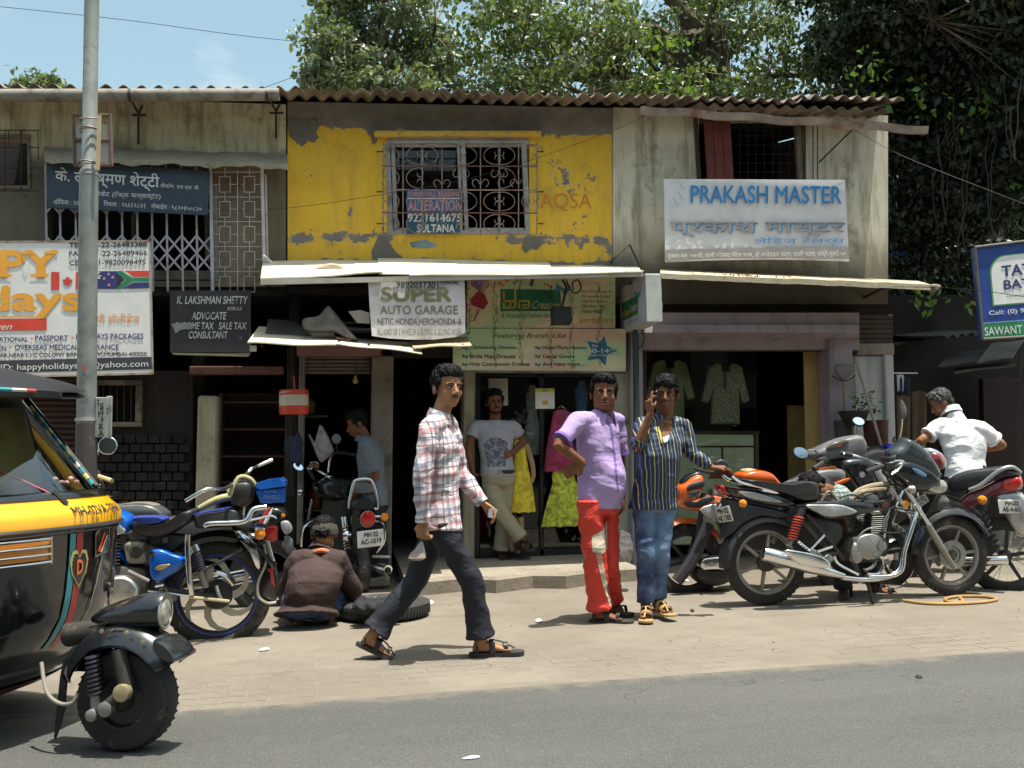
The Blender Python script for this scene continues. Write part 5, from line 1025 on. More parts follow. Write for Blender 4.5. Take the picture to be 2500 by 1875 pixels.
# washing hung beyond the white wall
cl = thing('clothes_rail', 'rail with dark and white clothes hung past the whitewashed wall', 'clothes rail', YP(11.5).p(2205, 1000)); P_ = YP(11.5); MB().tube([P_.p(2180, 911), P_.p(2240, 911)], .01, 5).build('rail', M('white_rail', (.7, .68, .62)), cl)
def cloth(u0, v0, u1, v1, pl_, mat, par, name, f=9, amp=.02, taper=0):
    mb = MB(); nx_, nz_ = 14, 8
    for j in range(nz_+1):
        for i in range(nx_+1):
            s, t = i/nx_, j/nz_; mb.v.append(pl_.p(u0+(u1-u0)*s+(s-.5)*taper*t, v0+(v1-v0)*t+2*math.sin(s*9), amp*math.sin(s*f+t)*(.3+t)))
    n_ = nx_+1; mb.f = [(j*n_+i, j*n_+i+1, (j+1)*n_+i+1, (j+1)*n_+i) for j in range(nz_) for i in range(nx_)]; q = len(mb.v); mb.v += [p+V((0, .012, 0)) for p in mb.v]; mb.f += [tuple(q+k for k in fc[::-1]) for fc in list(mb.f)]
    return mb.build(name, mat, par)
cloth(2190, 914, 2206, 955, P_, M('white_cloth', (.6, .62, .66), .8), cl, 'garment'); cloth(2198, 920, 2222, 965, P_, M('navy_cloth', (.02, .03, .07), .8), cl, 'garment'); cloth(2190, 965, 2222, 1120, P_, M('khaki_cloth', (.14, .10, .05), .8), cl, 'garment'); cloth(2226, 955, 2262, 1120, P_, M('brown_cloth', (.11, .075, .045), .8), cl, 'garment')

tree('roadside tree across the road behind the viewer, seen only as reflections', (-6, -11, 0), .3, (-6, -11, 5), [((-6, -11, 7), (5, 3, 2.6), 1), ((6, -12, 7.5), (5, 3, 2.5), 1)], 260, 14, .5, LF2, sprig_r=.8, limbs=5, twigs=False, seed=30)
# ================================================================== PEOPLE
def skin_mat(name, col):
    m = M(name, col, .6, var=.14, vs=22, spec=.25, bump=.25, bs=260, bd=.002); m.node_tree.nodes['Principled BSDF'].inputs['Subsurface Weight'].default_value = .08; m.node_tree.nodes['Principled BSDF'].inputs['Subsurface Radius'].default_value = (.02, .008, .004); return m
SKB = skin_mat('brown_skin', (.30, .135, .065)); SKD = skin_mat('dark_brown_skin', (.20, .085, .042)); SKL = skin_mat('tan_skin', (.36, .18, .095))
HAIR = M('black_hair', (.006, .005, .006), .6, bump=1.0, bs=120, bd=.006, spec=.18, var=.3); HAIRG = M('greying_hair', (.05, .048, .05), .5, bump=.8, bs=200, var=.4)
EYEW = M('eye_white', (.42, .38, .35), .3); EYEB = M('dark_iris', (.012, .008, .006), .15); LIP1 = M('brown_lips', (.26, .10, .075), .45)
def voxelise(mb, name, mat, parent, vox, sm=3, wr=None, seed=0.0):
    me = bpy.data.meshes.new('tmp'); off = ORG[parent.name]; me.from_pydata([p-off for p in mb.v], [], mb.f); me.update()
    o = bpy.data.objects.new('tmp', me); COL.objects.link(o)
    r = o.modifiers.new('r', 'REMESH'); r.mode = 'VOXEL'; r.voxel_size = vox; r.use_smooth_shade = True
    if sm: s = o.modifiers.new('s', 'SMOOTH'); s.factor = .6; s.iterations = sm
    dg = bpy.context.evaluated_depsgraph_get(); m2 = bpy.data.meshes.new_from_object(o.evaluated_get(dg)); bpy.data.objects.remove(o); bpy.data.meshes.remove(me)
    if wr:
        N_ = len(m2.vertices); co = np.empty(N_*3); m2.vertices.foreach_get('co', co); co = co.reshape(-1, 3); nr = np.empty(N_*3); m2.vertices.foreach_get('normal', nr) if False else m2.vertex_normals.foreach_get('vector', nr); nr = nr.reshape(-1, 3)
        amp, fx, fz = wr[:3]; tilt = wr[3] if len(wr) > 3 else .5; d = np.empty(N_)
        for i in range(N_):
            x, y, z = co[i]; q = V(((x+tilt*z)*fx*.7+seed, y*fx*.7, (z-tilt*x*.5)*fz*.62)); a = noise.noise(q); b = noise.noise(q*2.3+V((9, 3, 1)))
            d[i] = (1-abs(a)*2.6)*.85+(1-abs(b)*2.4)*.14-.35
        co += nr*(d*amp)[:, None]; m2.vertices.foreach_set('co', co.ravel()); m2.update()
    m2.materials.clear(); m2.materials.append(mat); m2.name = name
    for p in m2.polygons: p.use_smooth = True
    ob = bpy.data.objects.new(name, m2); COL.objects.link(ob); reg(ob, parent); return ob
def ering(c, side, fwd, hw, hd, n=20, e=2.3):
    out = []
    for k in range(n):
        a = 2*math.pi*k/n; ca, sa = math.cos(a), math.sin(a)
        out.append(c+side*(hw*math.copysign(abs(ca)**(2/e), ca))+fwd*(hd*math.copysign(abs(sa)**(2/e), sa)))
    return out
def hand(mb, wr, d, palm, curl=.5, thumb=1, s=1.0, spread=.10, fing=(1, 1, 1, 1)):
    """palm and five fingers; d: wrist to knuckles, palm: way the palm faces, thumb: which side it leaves"""
    d = d.normalized(); palm = (palm-d*palm.dot(d)).normalized(); side = d.cross(palm)*thumb
    mb.rings([ering(wr+d*(t*s), side, palm, w*s, h*s, 12) for t, w, h in ((-.01, .026, .02), (.02, .032, .017), (.055, .040, .016), (.085, .041, .014), (.095, .036, .010))])
    for i, (L, x) in enumerate(((.074, .030), (.082, .010), (.077, -.010), (.062, -.029))):
        L *= s; c = curl*fing[i]; p = wr+d*(.085*s)+side*(x*s); dd = (d+side*(x*spread*20*.5)).normalized(); pts = [p-dd*.02]; ang = 0
        for k, f_ in enumerate((.45, .32, .23)):
            ang += c*(.75 if k == 0 else .95); v_ = dd*math.cos(ang)+palm*math.sin(ang); pts.append(pts[-1]+v_*(L*f_+(.02 if k == 0 else 0)))
        mb.tube(pts, [.0098*s, .0094*s, .0086*s, .0068*s], 8)
    t0 = wr+d*(.025*s)+side*(.026*s); t1 = t0+(side*.8+d*.7+palm*.25*curl).normalized()*.036*s; t2 = t1+(d*.9+palm*(.3+curl*.4)+side*(.25-curl*.4)).normalized()*.034*s; mb.tube([t0-side*.012, t0, t1, t2], [.012*s, .013*s, .0105*s, .0075*s], 8)
def foot(mb, an, toe, up=V((0, 0, 1)), s=1.0):
    d = (toe-an); d -= up*d.dot(up); d.normalize(); side = d.cross(up); L = (toe-an).dot(d); b = an-up*.055*s
    heel = b-d*.045*s
    mb.rings([ering(heel+d*((L+.045)*t)+up*(h*.5-.018)*s, side, up, w*s, h*.5*s, 12) for t, w, h in ((-.02, .012, .03), (.02, .026, .05), (.18, .032, .07), (.4, .034, .062), (.62, .041, .042), (.76, .043, .030), (.8, .04, .026))])
    for i in range(5):
        x = (.030-.0155*i)*s; r_ = (.0125 if i == 0 else .0085)*s; q = heel+d*((L+.045)*(.76-.02*i))+side*x-up*.008*s; mb.tube([q, q+d*(.030-.003*i)*s, q+d*(.046-.005*i)*s-up*.004], [r_, r_, r_*.75], 7)
    mb.tube([an+up*.05, an, an-up*.03*s-d*.01], [.036*s, .036*s, .034*s], 10)
    return heel, d, side, L
def headgeo(mb, c, f, up, s=1.0, jaw=1.0):
    r = f.cross(up).normalized(); up = r.cross(f).normalized(); fr = (r, f, up); P_ = lambda x, y, z: c+(r*x+f*y+up*z)*s; S = lambda *q: tuple(a*s for a in q)
    mb.ell(P_(0, -.012, .036), S(.079, .094, .086), fr, 20, 14); mb.ell(P_(0, .022, -.03), S(.063*jaw, .066, .082), fr, 18, 12); mb.ell(P_(0, .056, -.088), S(.028*jaw, .026, .022), fr, 12, 8)
    for sx in (-1, 1):
        mb.ell(P_(sx*.036, .056, -.028), S(.026, .026, .026), fr, 10, 7); mb.ell(P_(sx*.030, .074, .026), S(.028, .012, .010), fr, 10, 6); mb.ell(P_(sx*.042*jaw, .012, -.068), S(.022, .035, .024), fr, 10, 7)
        mb.ell(P_(sx*.082, -.012, -.004), S(.010, .020, .032), (( r*.9-f*sx*.4).normalized(), f, up), 10, 8); mb.ell(P_(sx*.012, .096, -.031), S(.009, .010, .008), fr, 8, 6)
    mb.tube([P_(0, .082, .022), P_(0, .095, -.004), P_(0, .107, -.024), P_(0, .098, -.035)], [.008*s, .0095*s, .013*s, .010*s], 10); mb.ell(P_(0, .080, -.058), S(.026, .016, .018), fr, 12, 7)
    return r, f, up, P_, S
def face(par, c, f, up, s, look=(0, 0), brow=HAIR, mous=None, lip=LIP1, mouth=0):
    r = f.cross(up).normalized(); up = r.cross(f).normalized(); fr = (r, f, up); P_ = lambda x, y, z: c+(r*x+f*y+up*z)*s; S = lambda *q: tuple(a*s for a in q)
    for sx in (-1, 1):
        e = MB().ell(P_(sx*.030, .0755, .005), S(.0130, .0098, .0055), fr, 12, 8).build('eye', EYEW, par); MB().ell(P_(sx*.030+look[0]*.006, .0835, .005+look[1]*.003), S(.0062, .0036, .0052), fr, 10, 6).build('iris', EYEB, e)
        MB().tube([P_(sx*.015, .0850, .0085), P_(sx*.030, .0885, .0125), P_(sx*.045, .080, .0085)], .0020*s, 5, 3).build('eyelid', EYEB, e)
        MB().tube([P_(sx*.012, .0880, .0225), P_(sx*.030, .0895, .0290), P_(sx*.050, .076, .0235)], [.0034*s, .0042*s, .0018*s], 6, 3).build('eyebrow', brow, par)
    MB().ell(P_(0, .0925, -.0545), S(.022, .0085, .0048), fr, 12, 6).build('lip', lip, par); MB().ell(P_(0, .0915, -.0640-mouth*.003), S(.019, .0085, .0058), fr, 12, 6).build('lip', lip, par)
    if mouth: MB().ell(P_(0, .0935, -.0595), S(.015, .0065, .0025), fr, 10, 5).build('mouth_gap', EYEB, par)
    if mous:
        for sx in (-1, 1): MB().tube([P_(sx*.002, .0975, -.0455), P_(sx*.016, .0940, -.0475), P_(sx*.029, .083, -.0545)], [.0045*s*mous, .0042*s*mous, .0018*s], 6, 2).build('moustache', HAIR, par)
def hair(par, c, f, up, s, style=0, mat=HAIR, seed=1.0):
    r = f.cross(up).normalized(); up = r.cross(f).normalized(); fr = (r, f, up); P_ = lambda x, y, z: c+(r*x+f*y+up*z)*s; S = lambda *q: tuple(a*s for a in q); mb = MB()
    mb.ell(P_(0, -.030, .050), S(.090, .092, .090), fr, 22, 14); mb.ell(P_(0, .022, .098), S(.076, .064, .040), fr, 18, 10); mb.ell(P_(0, -.072, -.012), S(.062, .034, .052), fr, 14, 9)
    for sx in (-1, 1): mb.ell(P_(sx*.077, .002, .044), S(.015, .042, .040), fr, 10, 8); mb.ell(P_(sx*.078, .012, .008), S(.006, .010, .024), fr, 8, 6)
    if style == 1:      # wavy quiff
        mb.ell(P_(.0, .050, .103), S(.066, .040, .034), fr, 14, 8); mb.ell(P_(-.03, .062, .090), S(.038, .026, .022), fr, 12, 8)
    if style == 2:      # fringe swept over the brow
        mb.ell(P_(-.020, .066, .078), S(.050, .022, .034), fr, 14, 8); mb.ell(P_(.040, .052, .082), S(.036, .028, .030), fr, 12, 8); mb.ell(P_(0, .0, .120), S(.070, .075, .030), fr, 14, 8)
    if style == 3: mb.ell(P_(0, -.01, .118), S(.07, .07, .03), fr, 14, 8)
    o = voxelise(mb, 'hair', mat, par, .005*s, 0, (.0065*s, 42, 24, .8), seed); st = random.getstate(); random.seed(int(seed*10)); tb = MB(); vs_ = o.data.vertices; n_ = len(vs_); org = ORG[par.name]; cu = c+up*.05*s
    for _ in range(420):      # loose locks that break up the outline
        v = vs_[random.randrange(n_)]; p = v.co+org; q = (p-cu)
        if q.dot(up) < -.03*s and q.dot(f) > -.02: continue
        nr = v.normal; fl = (up*-.6+f*.5+r*random.uniform(-.8, .8)).normalized(); fl = (fl-nr*fl.dot(nr)).normalized(); L_ = random.uniform(.016, .034)*s; w_ = nr.cross(fl)*.0030*s
        a, m_, t_ = p-nr*.003, p+fl*L_*.5+nr*.0045*s, p+fl*L_+nr*random.uniform(-.001, .0045)*s; tb.add([a-w_, a+w_, m_+w_, m_-w_, t_, m_+nr*.002], [(0, 1, 2, 3), (3, 2, 4), (0, 1, 5)])
    random.setstate(st); tb.build('hair_locks', mat, par, smooth=False)['kind'] = 'stuff'; return o
def person(label, base, J, head, skin=SKB, shirt=None, trousers=None, group=None, bulk=1.0, hands=(None, None), sw=1.0, feet=True, vox=.0056, hemw=1.0, legw=None, shirt_hem=1.12, belly=0.0, wr_s=(.007, 9, 15, .6), wr_t=(.008, 9, 13, .5), collar=None, seed=0.0, torso_f=None, legend=.98, undr=0.0):
    """J: joints as world points. shirt: (mat, sleeve share of the arm R, L); trousers: mat"""
    t = thing('person', label, 'person', base, group); nk, shR, shL, hp = J['neck'], J['shR'], J['shL'], J['hip']; S = (shR+shL)/2; side = (shL-shR).normalized(); ax = (S-hp).normalized(); sh_w = (shL-shR).length/2
    hs = ((J['hipL']-J['hipR'])); hs = hs.normalized() if hs.length > .01 else side
    fwd = torso_f or side.cross(ax).normalized()
    def torso(mb, g, hem, top=True, hw=1.0, gb=0.0):
        rs = []; lv = [(-.05, .055, .05), (-.01, sh_w*.80/bulk, .062), (.05, sh_w*1.0/bulk, .085), (.20, .170, .108), (.42, .160, .108), (.68, .148, .104), (.88, .158, .112), (1.0, .165, .115)]
        if hem > 1.02: lv += [(hem, .165*hw, .118*hw)]
        bend = J.get('chest')
        for q, w, d_ in lv:
            s_ = (side.lerp(hs, min(max(q, 0), 1))).normalized(); c_ = S.lerp(hp, q)
            if bend is not None: c_ = c_+(bend-S.lerp(hp, .45))*max(0, math.sin(math.pi*min(max(q, 0), 1)))
            f_ = (fwd-s_*fwd.dot(s_)).normalized(); bl_ = belly*math.exp(-((q-.75)/.25)**2)
            rs.append(ering(c_+f_*bl_*.6, s_, f_, (w+g)*bulk, (d_+g+gb)*bulk+bl_))
        mb.rings(rs)
        if top: mb.tube([S.lerp(nk, -.3), nk.lerp(S, .2)], [.075+g, .062+g], 12)
    body = MB(); torso(body, -.012, 1.05); hc, hf, hu, hsz = head['c'], head['f'].normalized(), head['up'].normalized(), head.get('s', 1.0)
    body.tube([S.lerp(hp, .12), nk, hc-hu*.045*hsz-hf*.012, hc-hu*.01-hf*.01], [.085, .056*bulk**.5, .053*bulk**.5, .05], 14, 3)
    headgeo(body, hc, hf, hu, hsz, head.get('jaw', 1.0))
    for k, (sh, el, wr) in enumerate(((shR, J['elR'], J['wrR']), (shL, J['elL'], J['wrL']))):
        b = bulk; body.tube([S.lerp(sh, .6), sh, sh.lerp(el, .35), sh.lerp(el, .8), el, el.lerp(wr, .25), el.lerp(wr, .7), wr], [.05*b, .050*b, .046*b, .038*b, .038*b, .040*b, .030*b, .0255], 12, 2)
        H = hands[k]
        if H: hand(body, wr, H['d'], H['p'], H.get('c', .4), H.get('t', 1), H.get('s', 1.0), fing=H.get('fing', (1, 1, 1, 1)))
    lw_ = legw or (.098, .080, .078, .085); hips = (J['hipR'], J['hipL']); kn = (J['knR'], J['knL']); an = (J['anR'], J['anL']); toe = (J['toeR'], J['toeL']); sandals = []
    for k in range(2):
        body.tube([hips[k], hips[k].lerp(kn[k], .4), kn[k], kn[k].lerp(an[k], .3), an[k]], ([.085*bulk, .075*bulk, .052, .050, .036] if not trousers else [lw_[0]*.72*bulk, lw_[0]*.66*bulk, lw_[1]*.62, lw_[2]*.62, .034]), 12, 2)
        if feet: sandals.append(foot(body, an[k], toe[k], (J.get('footup', (None, None))[k]) or V((0, 0, 1))))
    voxelise(body, 'body', skin, t, vox, 2)
    face(t, hc, hf, hu, hsz, head.get('look', (0, 0)), mous=head.get('mous'), mouth=head.get('mouth', 0)); hair(t, hc, hf, hu, hsz, head.get('style', 0), head.get('hair', HAIR), seed+2)
    if shirt:
        mb = MB(); torso(mb, .010+undr, shirt_hem, True, hemw)
        for k, (sh, el, wr, q) in enumerate(((shR, J['elR'], J['wrR'], shirt[1]), (shL, J['elL'], J['wrL'], shirt[2]))):
            pth = [S.lerp(sh, .38), sh, sh.lerp(el, .5)]; rr = [.074*bulk*sw, .070*bulk*sw, .062*bulk*sw]
            if q <= .5: pth.append(sh.lerp(el, q*2)); rr.append(.064*bulk*sw)
            else: pth += [el, el.lerp(wr, (q-.5)*2*.5), el.lerp(wr, (q-.5)*2)]; rr += [.056*bulk*sw, .050*sw, .042*sw if q > .9 else .052*sw]
            if q <= .5 and q*2 < .55: pth[2] = sh.lerp(el, q)
            mb.tube(pth, rr, 14, 2)
        so = voxelise(mb, 'shirt', shirt[0], t, .0085, 3, wr_s, seed)
        for k, (sh, el, wr, q) in enumerate(((shR, J['elR'], J['wrR'], shirt[1]), (shL, J['elL'], J['wrL'], shirt[2]))):
            if .5 < q: a_, b_ = el.lerp(wr, (q-.5)*2-.12), el.lerp(wr, (q-.5)*2+.02); rr = .050*sw if q < .9 else .040*sw
            else: a_, b_ = sh.lerp(el, q*2-.07), sh.lerp(el, q*2+.02); rr = .066*bulk*sw
            MB().tube([a_, b_], [rr*1.03, rr*1.05], 16).build('cuff', collar or shirt[0], so)
        if head.get('collar', True):
            cf = (hf*.35+fwd*.65).normalized() if head.get('cmix', 1) else fwd
            f2 = (fwd-ax*fwd.dot(ax)).normalized(); s2 = ax.cross(f2)
            cb = nk.lerp(S, -.02); mb = MB(); n_ = 22
            for i in range(n_+1):
                a = -math.pi*.86+math.pi*1.72*i/n_; o_ = (-f2*math.cos(a)*.074+s2*math.sin(a)*.076)*bulk**.5; dz = .022*(math.cos(a))-.01; e_ = abs(a)/(math.pi*.86)
                p_ = cb+o_+ax*dz; mb.v += [p_+ax*.030-o_*.05, p_+o_*.22-ax*(.022+.02*e_**3), p_+o_*.10-ax*(.022+.02*e_**3), p_+ax*.014-o_*.15]
            for i in range(n_):
                for q_ in range(4): a_, c_ = i*4+q_, i*4+(q_+1) % 4; mb.f.append((a_, c_, c_+4, a_+4))
            mb.f += [(0, 1, 2, 3), tuple(n_*4+q_ for q_ in range(4))]; mb.build('collar', collar or shirt[0], so)
    if trousers:
        lw = legw or (.098, .080, .078, .085); mb = MB(); wst = S.lerp(hp, .86)
        mb.rings([ering(S.lerp(hp, q), hs, (fwd-hs*fwd.dot(hs)).normalized(), w*bulk, d_*bulk) for q, w, d_ in ((.80, .150, .108), (.92, .158, .114), (1.02, .168, .122), (1.14, .160, .118), (1.2, .12, .10))])
        for k in range(2):
            mb.tube([hips[k]+ax*.04, hips[k].lerp(kn[k], .12), hips[k].lerp(kn[k], .5), kn[k], kn[k].lerp(an[k], .35), kn[k].lerp(an[k], .75), kn[k].lerp(an[k], legend)], [lw[0]*bulk, lw[0]*1.02*bulk, (lw[0]*.5+lw[1]*.5)*bulk, lw[1], (lw[1]+lw[2])/2, lw[2], lw[3]], 16, 2)
        voxelise(mb, 'trousers', trousers, t, .0088, 3, wr_t, seed+5)
    return t, sandals
def sandal(par, info, mat, strap, name='sandal', cross=True, th=.022):
    heel, d, side, L = info; up = side.cross(d).normalized() if side.cross(d).z > 0 else d.cross(side).normalized(); b = heel-up*(.020); LL = L+.06+.06
    out = []
    for x, y in ((-.015, .0), (0, .030), (.08, .038), (.15, .038), (.22, .050), (.265, .046), (.285, .025), (.29, 0), (.285, -.025), (.265, -.046), (.22, -.048), (.15, -.036), (.08, -.036), (0, -.030)): out.append(b+d*(x*LL/.285-.01)+side*y-up*th)
    s = MB().prism(catmull(out, 3, True), up*th).build(name, mat, par)
    def strp(x0, x1, h, w): 
        pts = [b+d*x0+side*.042, b+d*(x0+x1)/2+side*.030+up*h*.85, b+d*(x0+x1)/2+up*h, b+d*(x0+x1)/2-side*.030+up*h*.85, b+d*x1-side*.042]
        q = catmull(pts, 4); mb = MB()
        for p in q: mb.v += [p-d*w/2, p+d*w/2, p+d*w/2+up*.005, p-d*w/2+up*.005]
        for i in range(len(q)-1):
            for k in range(4): a_, c_ = i*4+k, i*4+(k+1) % 4; mb.f.append((a_, c_, c_+4, a_+4))
        mb.build('strap', strap, s)
    strp(LL*.36, LL*.36, .066, .032); strp(LL*.62, LL*.62, .046, .026)
    if cross: MB().tube([b+d*LL*.36+up*.068, b+d*LL*.55+up*.055, b+d*LL*.80+side*.012+up*.018], .005, 6, 3).build('strap', strap, s)
    strp(LL*.06, LL*.06, .040, .012)
# ---- cloth
def weave(name, base, pat=None, rough=.85, var=.06):
    t = NT(name); n1 = t.noise(6, 4, .6); n3 = t.noise(420, 2, .6); x, y, z = t.xyz(); c = base
    if pat: c = pat(t, x, y, z)
    c = t.mix(t.rng(n1, .4, .7, 0, var*3), c, tuple(b*.6 for b in base)); n8 = t.noise(4.5, 2, .5, stretch=(1, 1, 1.8), dist=1.0); n9 = t.math('ABSOLUTE', t.math('SUBTRACT', n8, .5)); n9 = t.rng(n9, 0, .12, 0, 1); return t.done(c, rough, t.math('ADD', n9, t.math('MULTIPLY', n3, .06)), .3, .008)
def pulse(t, x, period, width, phase=0.0, soft=.15):
    f = t.math('FRACT', t.math('ADD', t.math('DIVIDE', x, period), phase)); a = t.math('ABSOLUTE', t.math('SUBTRACT', f, .5)); return t.rng(a, width/2*(1-soft), width/2*(1+soft)+.01, 1, 0)
def plaid(t, x, y, z):
    nn = t.noise(5, 3, .6); d = t.math('MULTIPLY', t.math('SUBTRACT', nn, .5), .055); xx = t.math('ADD', t.math('ADD', x, t.math('MULTIPLY', y, .55)), d); zz = t.math('ADD', t.math('SUBTRACT', z, t.math('MULTIPLY', x, .08)), d); c = (.74, .73, .75)
    for q, k in ((xx, .12), (zz, .135)):
        c = t.mix(t.math('MULTIPLY', pulse(t, q, k, .20, .1), .48), c, (.50, .09, .10)); c = t.mix(t.math('MULTIPLY', pulse(t, q, k, .14, .5), .5), c, (.12, .14, .26)); c = t.mix(t.math('MULTIPLY', pulse(t, q, k/3, .10, .3), .5), c, (.06, .07, .13)); c = t.mix(t.math('MULTIPLY', pulse(t, q, k, .07, .75), .6), c, (.30, .04, .05))
    return c
PLAID = weave('red_blue_plaid_cotton', (.7, .7, .7), plaid)
def stripes(t, x, y, z):
    nn = t.noise(5, 3, .6); d = t.math('MULTIPLY', t.math('SUBTRACT', nn, .5), .035); xx = t.math('ADD', t.math('ADD', x, t.math('MULTIPLY', z, .04)), d); c = (.016, .024, .055)
    c = t.mix(t.math('MULTIPLY', pulse(t, xx, .052, .26, .0), .8), c, (.045, .07, .13)); c = t.mix(t.math('MULTIPLY', pulse(t, xx, .052, .06, .02), .7), c, (.22, .28, .36)); c = t.mix(pulse(t, xx, .052, .075, .5), c, (.60, .52, .20)); return c
STRIPE = weave('navy_yellow_striped_cotton', (.03, .05, .10), stripes, .5)
LILAC = weave('lilac_cotton', (.39, .285, .53)); LILACD = weave('deep_purple_cotton', (.20, .11, .40)); INDIGO = weave('dark_indigo_cotton', (.012, .014, .022), rough=.7); REDP = weave('red_nylon', (.60, .045, .028), rough=.5)
def denim(t, x, y, z):
    n = t.noise(4, 4, .6); c = t.mix(t.rng(t.math('ADD', n, t.math('MULTIPLY', z, .25)), .45, .75), (.022, .042, .11), (.14, .22, .36)); return c
JEAN = weave('washed_blue_denim', (.03, .06, .14), denim, .8); BEIGE = weave('khaki_twill', (.36, .315, .21)); GREYT = weave('pale_grey_jersey', (.40, .39, .43)); WHITE = weave('white_cotton', (.80, .80, .82), var=.02); BROWN = weave('dark_brown_cotton', (.050, .030, .026)); CHK = weave('green_grey_check', (.30, .34, .30), lambda t, x, y, z: t.mix(pulse(t, z, .03, .3), t.mix(pulse(t, x, .03, .3), (.33, .38, .36), (.08, .12, .11)), (.12, .16, .15))); GBLUE = weave('grey_blue_cotton', (.15, .17, .20)); BLKT = weave('black_cotton', (.02, .02, .024))
SOLE = M('dark_rubber_sole', (.035, .032, .03), .8); TANS = M('tan_leather_strap', (.62, .42, .17), .6); BLKS = M('black_leather_strap', (.022, .02, .02), .45); TSOLE = M('tan_sole', (.38, .24, .10), .7)
def joints(P_, **k): return {n: P_.on(*q) for n, q in k.items()}
# ---- man in a plaid shirt walking to the right
P_ = YP(G(1200, 1597).y); X = V((1, 0, 0)); Yv = V((0, 1, 0)); Zv = V((0, 0, 1))
J = joints(P_, neck=(1077, 1012, 0), shR=(1052, 1046, .17), shL=(1096, 1040, -.17), elR=(1031, 1164, .22), wrR=(1032, 1272, .20), elL=(1122, 1150, -.20), wrL=(1176, 1226, -.14), hip=(1074, 1272, 0), hipR=(1078, 1292, .09), hipL=(1066, 1292, -.09), knR=(1152, 1420, .08), knL=(1016, 1412, -.10), anR=(1174, 1560, .06), anL=(912, 1548, -.06), toeR=(1250, 1576, .07), toeL=(962, 1585, -.04))
J['footup'] = (None, V((.45, 0, .9)).normalized())
hd = dict(c=P_.on(1093, 949, 0), f=V((.42, -.90, -.03)), up=V((.02, 0, 1)), s=1.0, mous=.7, style=3, look=(-.5, 0))
hands_ = (dict(d=V((-.05, 0, -1)), p=V((.6, .8, 0)), c=1.1, t=-1, s=1.0), dict(d=V((.8, -.1, -.62)), p=V((-.3, -.3, -.9)), c=.7, t=1, s=1.0))
man, sd = person('slim young man in red and blue plaid shirt and dark trousers striding along the roadside', G(1090, 1592), J, hd, SKL, (PLAID, 1.0, 1.0), INDIGO, hands=hands_, legw=(.086, .068, .070, .088), bulk=.94, wr_s=(.009, 8, 13, .9), wr_t=(.009, 7, 12, .7), shirt_hem=1.10, seed=1.3, hemw=1.05, legend=.96)
for s in sd: sandal(man, s, SOLE, BLKS)
bag = thing('plastic_bag', 'small clear plastic bag of brown tea hanging from the walking man', 'plastic bag', P_.on(1022, 1365, .2)); bp_ = P_
MB().rings([ering(bp_.on(u, v, .2), X, Yv, w, w*.6, 12) for u, v, w in ((1029, 1322, .008), (1025, 1340, .028), (1020, 1352, .045), (1018, 1362, .052), (1019, 1368, .03))]).build('bag', M('clear_plastic', (.6, .55, .5), .15, alpha=.45), bag); MB().rings([ering(bp_.on(u, v, .2), X, Yv, w, w*.6, 12) for u, v, w in ((1020, 1354, .040), (1018, 1362, .046), (1019, 1366, .026))]).build('tea', M('milky_tea', (.5, .33, .17), .5), bag)
cp_ = thing('paper_cup', 'small white cup held in the walking man front hand', 'cup', P_.on(1198, 1258, -.14)); MB().lathe(P_.on(1199, 1264, -.12), (.25, 0, 1), [(-.0, 0), (0, .022), (.055, .028), (.055, .024)], 14).build('cup', M('white_paper_cup', (.8, .78, .8), .5), cp_)
# ---- man in the lilac shirt and red track trousers
P_ = YP(G(1480, 1514).y)
J = joints(P_, neck=(1474, 1010, 0), shR=(1410, 1030, .13), shL=(1504, 1030, -.10), elR=(1362, 1086, .24), wrR=(1424, 1130, .20), elL=(1515, 1128, -.13), wrL=(1519, 1214, -.10), hip=(1462, 1218, 0), hipR=(1440, 1236, .09), hipL=(1480, 1236, -.09), knR=(1452, 1370, .10), knL=(1484, 1366, -.06), anR=(1462, 1486, .06), anL=(1492, 1466, -.18), toeR=(1522, 1504, .13), toeL=(1524, 1480, -.10))
hd = dict(c=P_.on(1474, 963, .02), f=V((-.16, -.98, .02)), up=V((.03, 0, 1)), s=1.06, jaw=1.12, style=1, mouth=1, look=(-.8, 0))
hands_ = (dict(d=V((-.75, .1, -.45)), p=V((.1, .9, 0)), c=.35, t=1), dict(d=V((.05, 0, -1)), p=V((-.8, .4, 0)), c=.6, t=-1))
man2, sd = person('heavier young man in lilac shirt and red track trousers with a hand on his hip', G(1480, 1506), J, hd, SKD, (LILAC, .40, .40), REDP, hands=hands_, bulk=.99, belly=.055, legw=(.088, .080, .076, .090), wr_s=(.008, 7, 10, 1.2), wr_t=(.012, 7, 15, .5), collar=LILACD, shirt_hem=1.12, seed=4.1, hemw=1.02, legend=1.0)
for s in sd: sandal(man2, s, SOLE, BLKS, cross=False)
CRM = weave('cream_nylon', (.52, .46, .34))
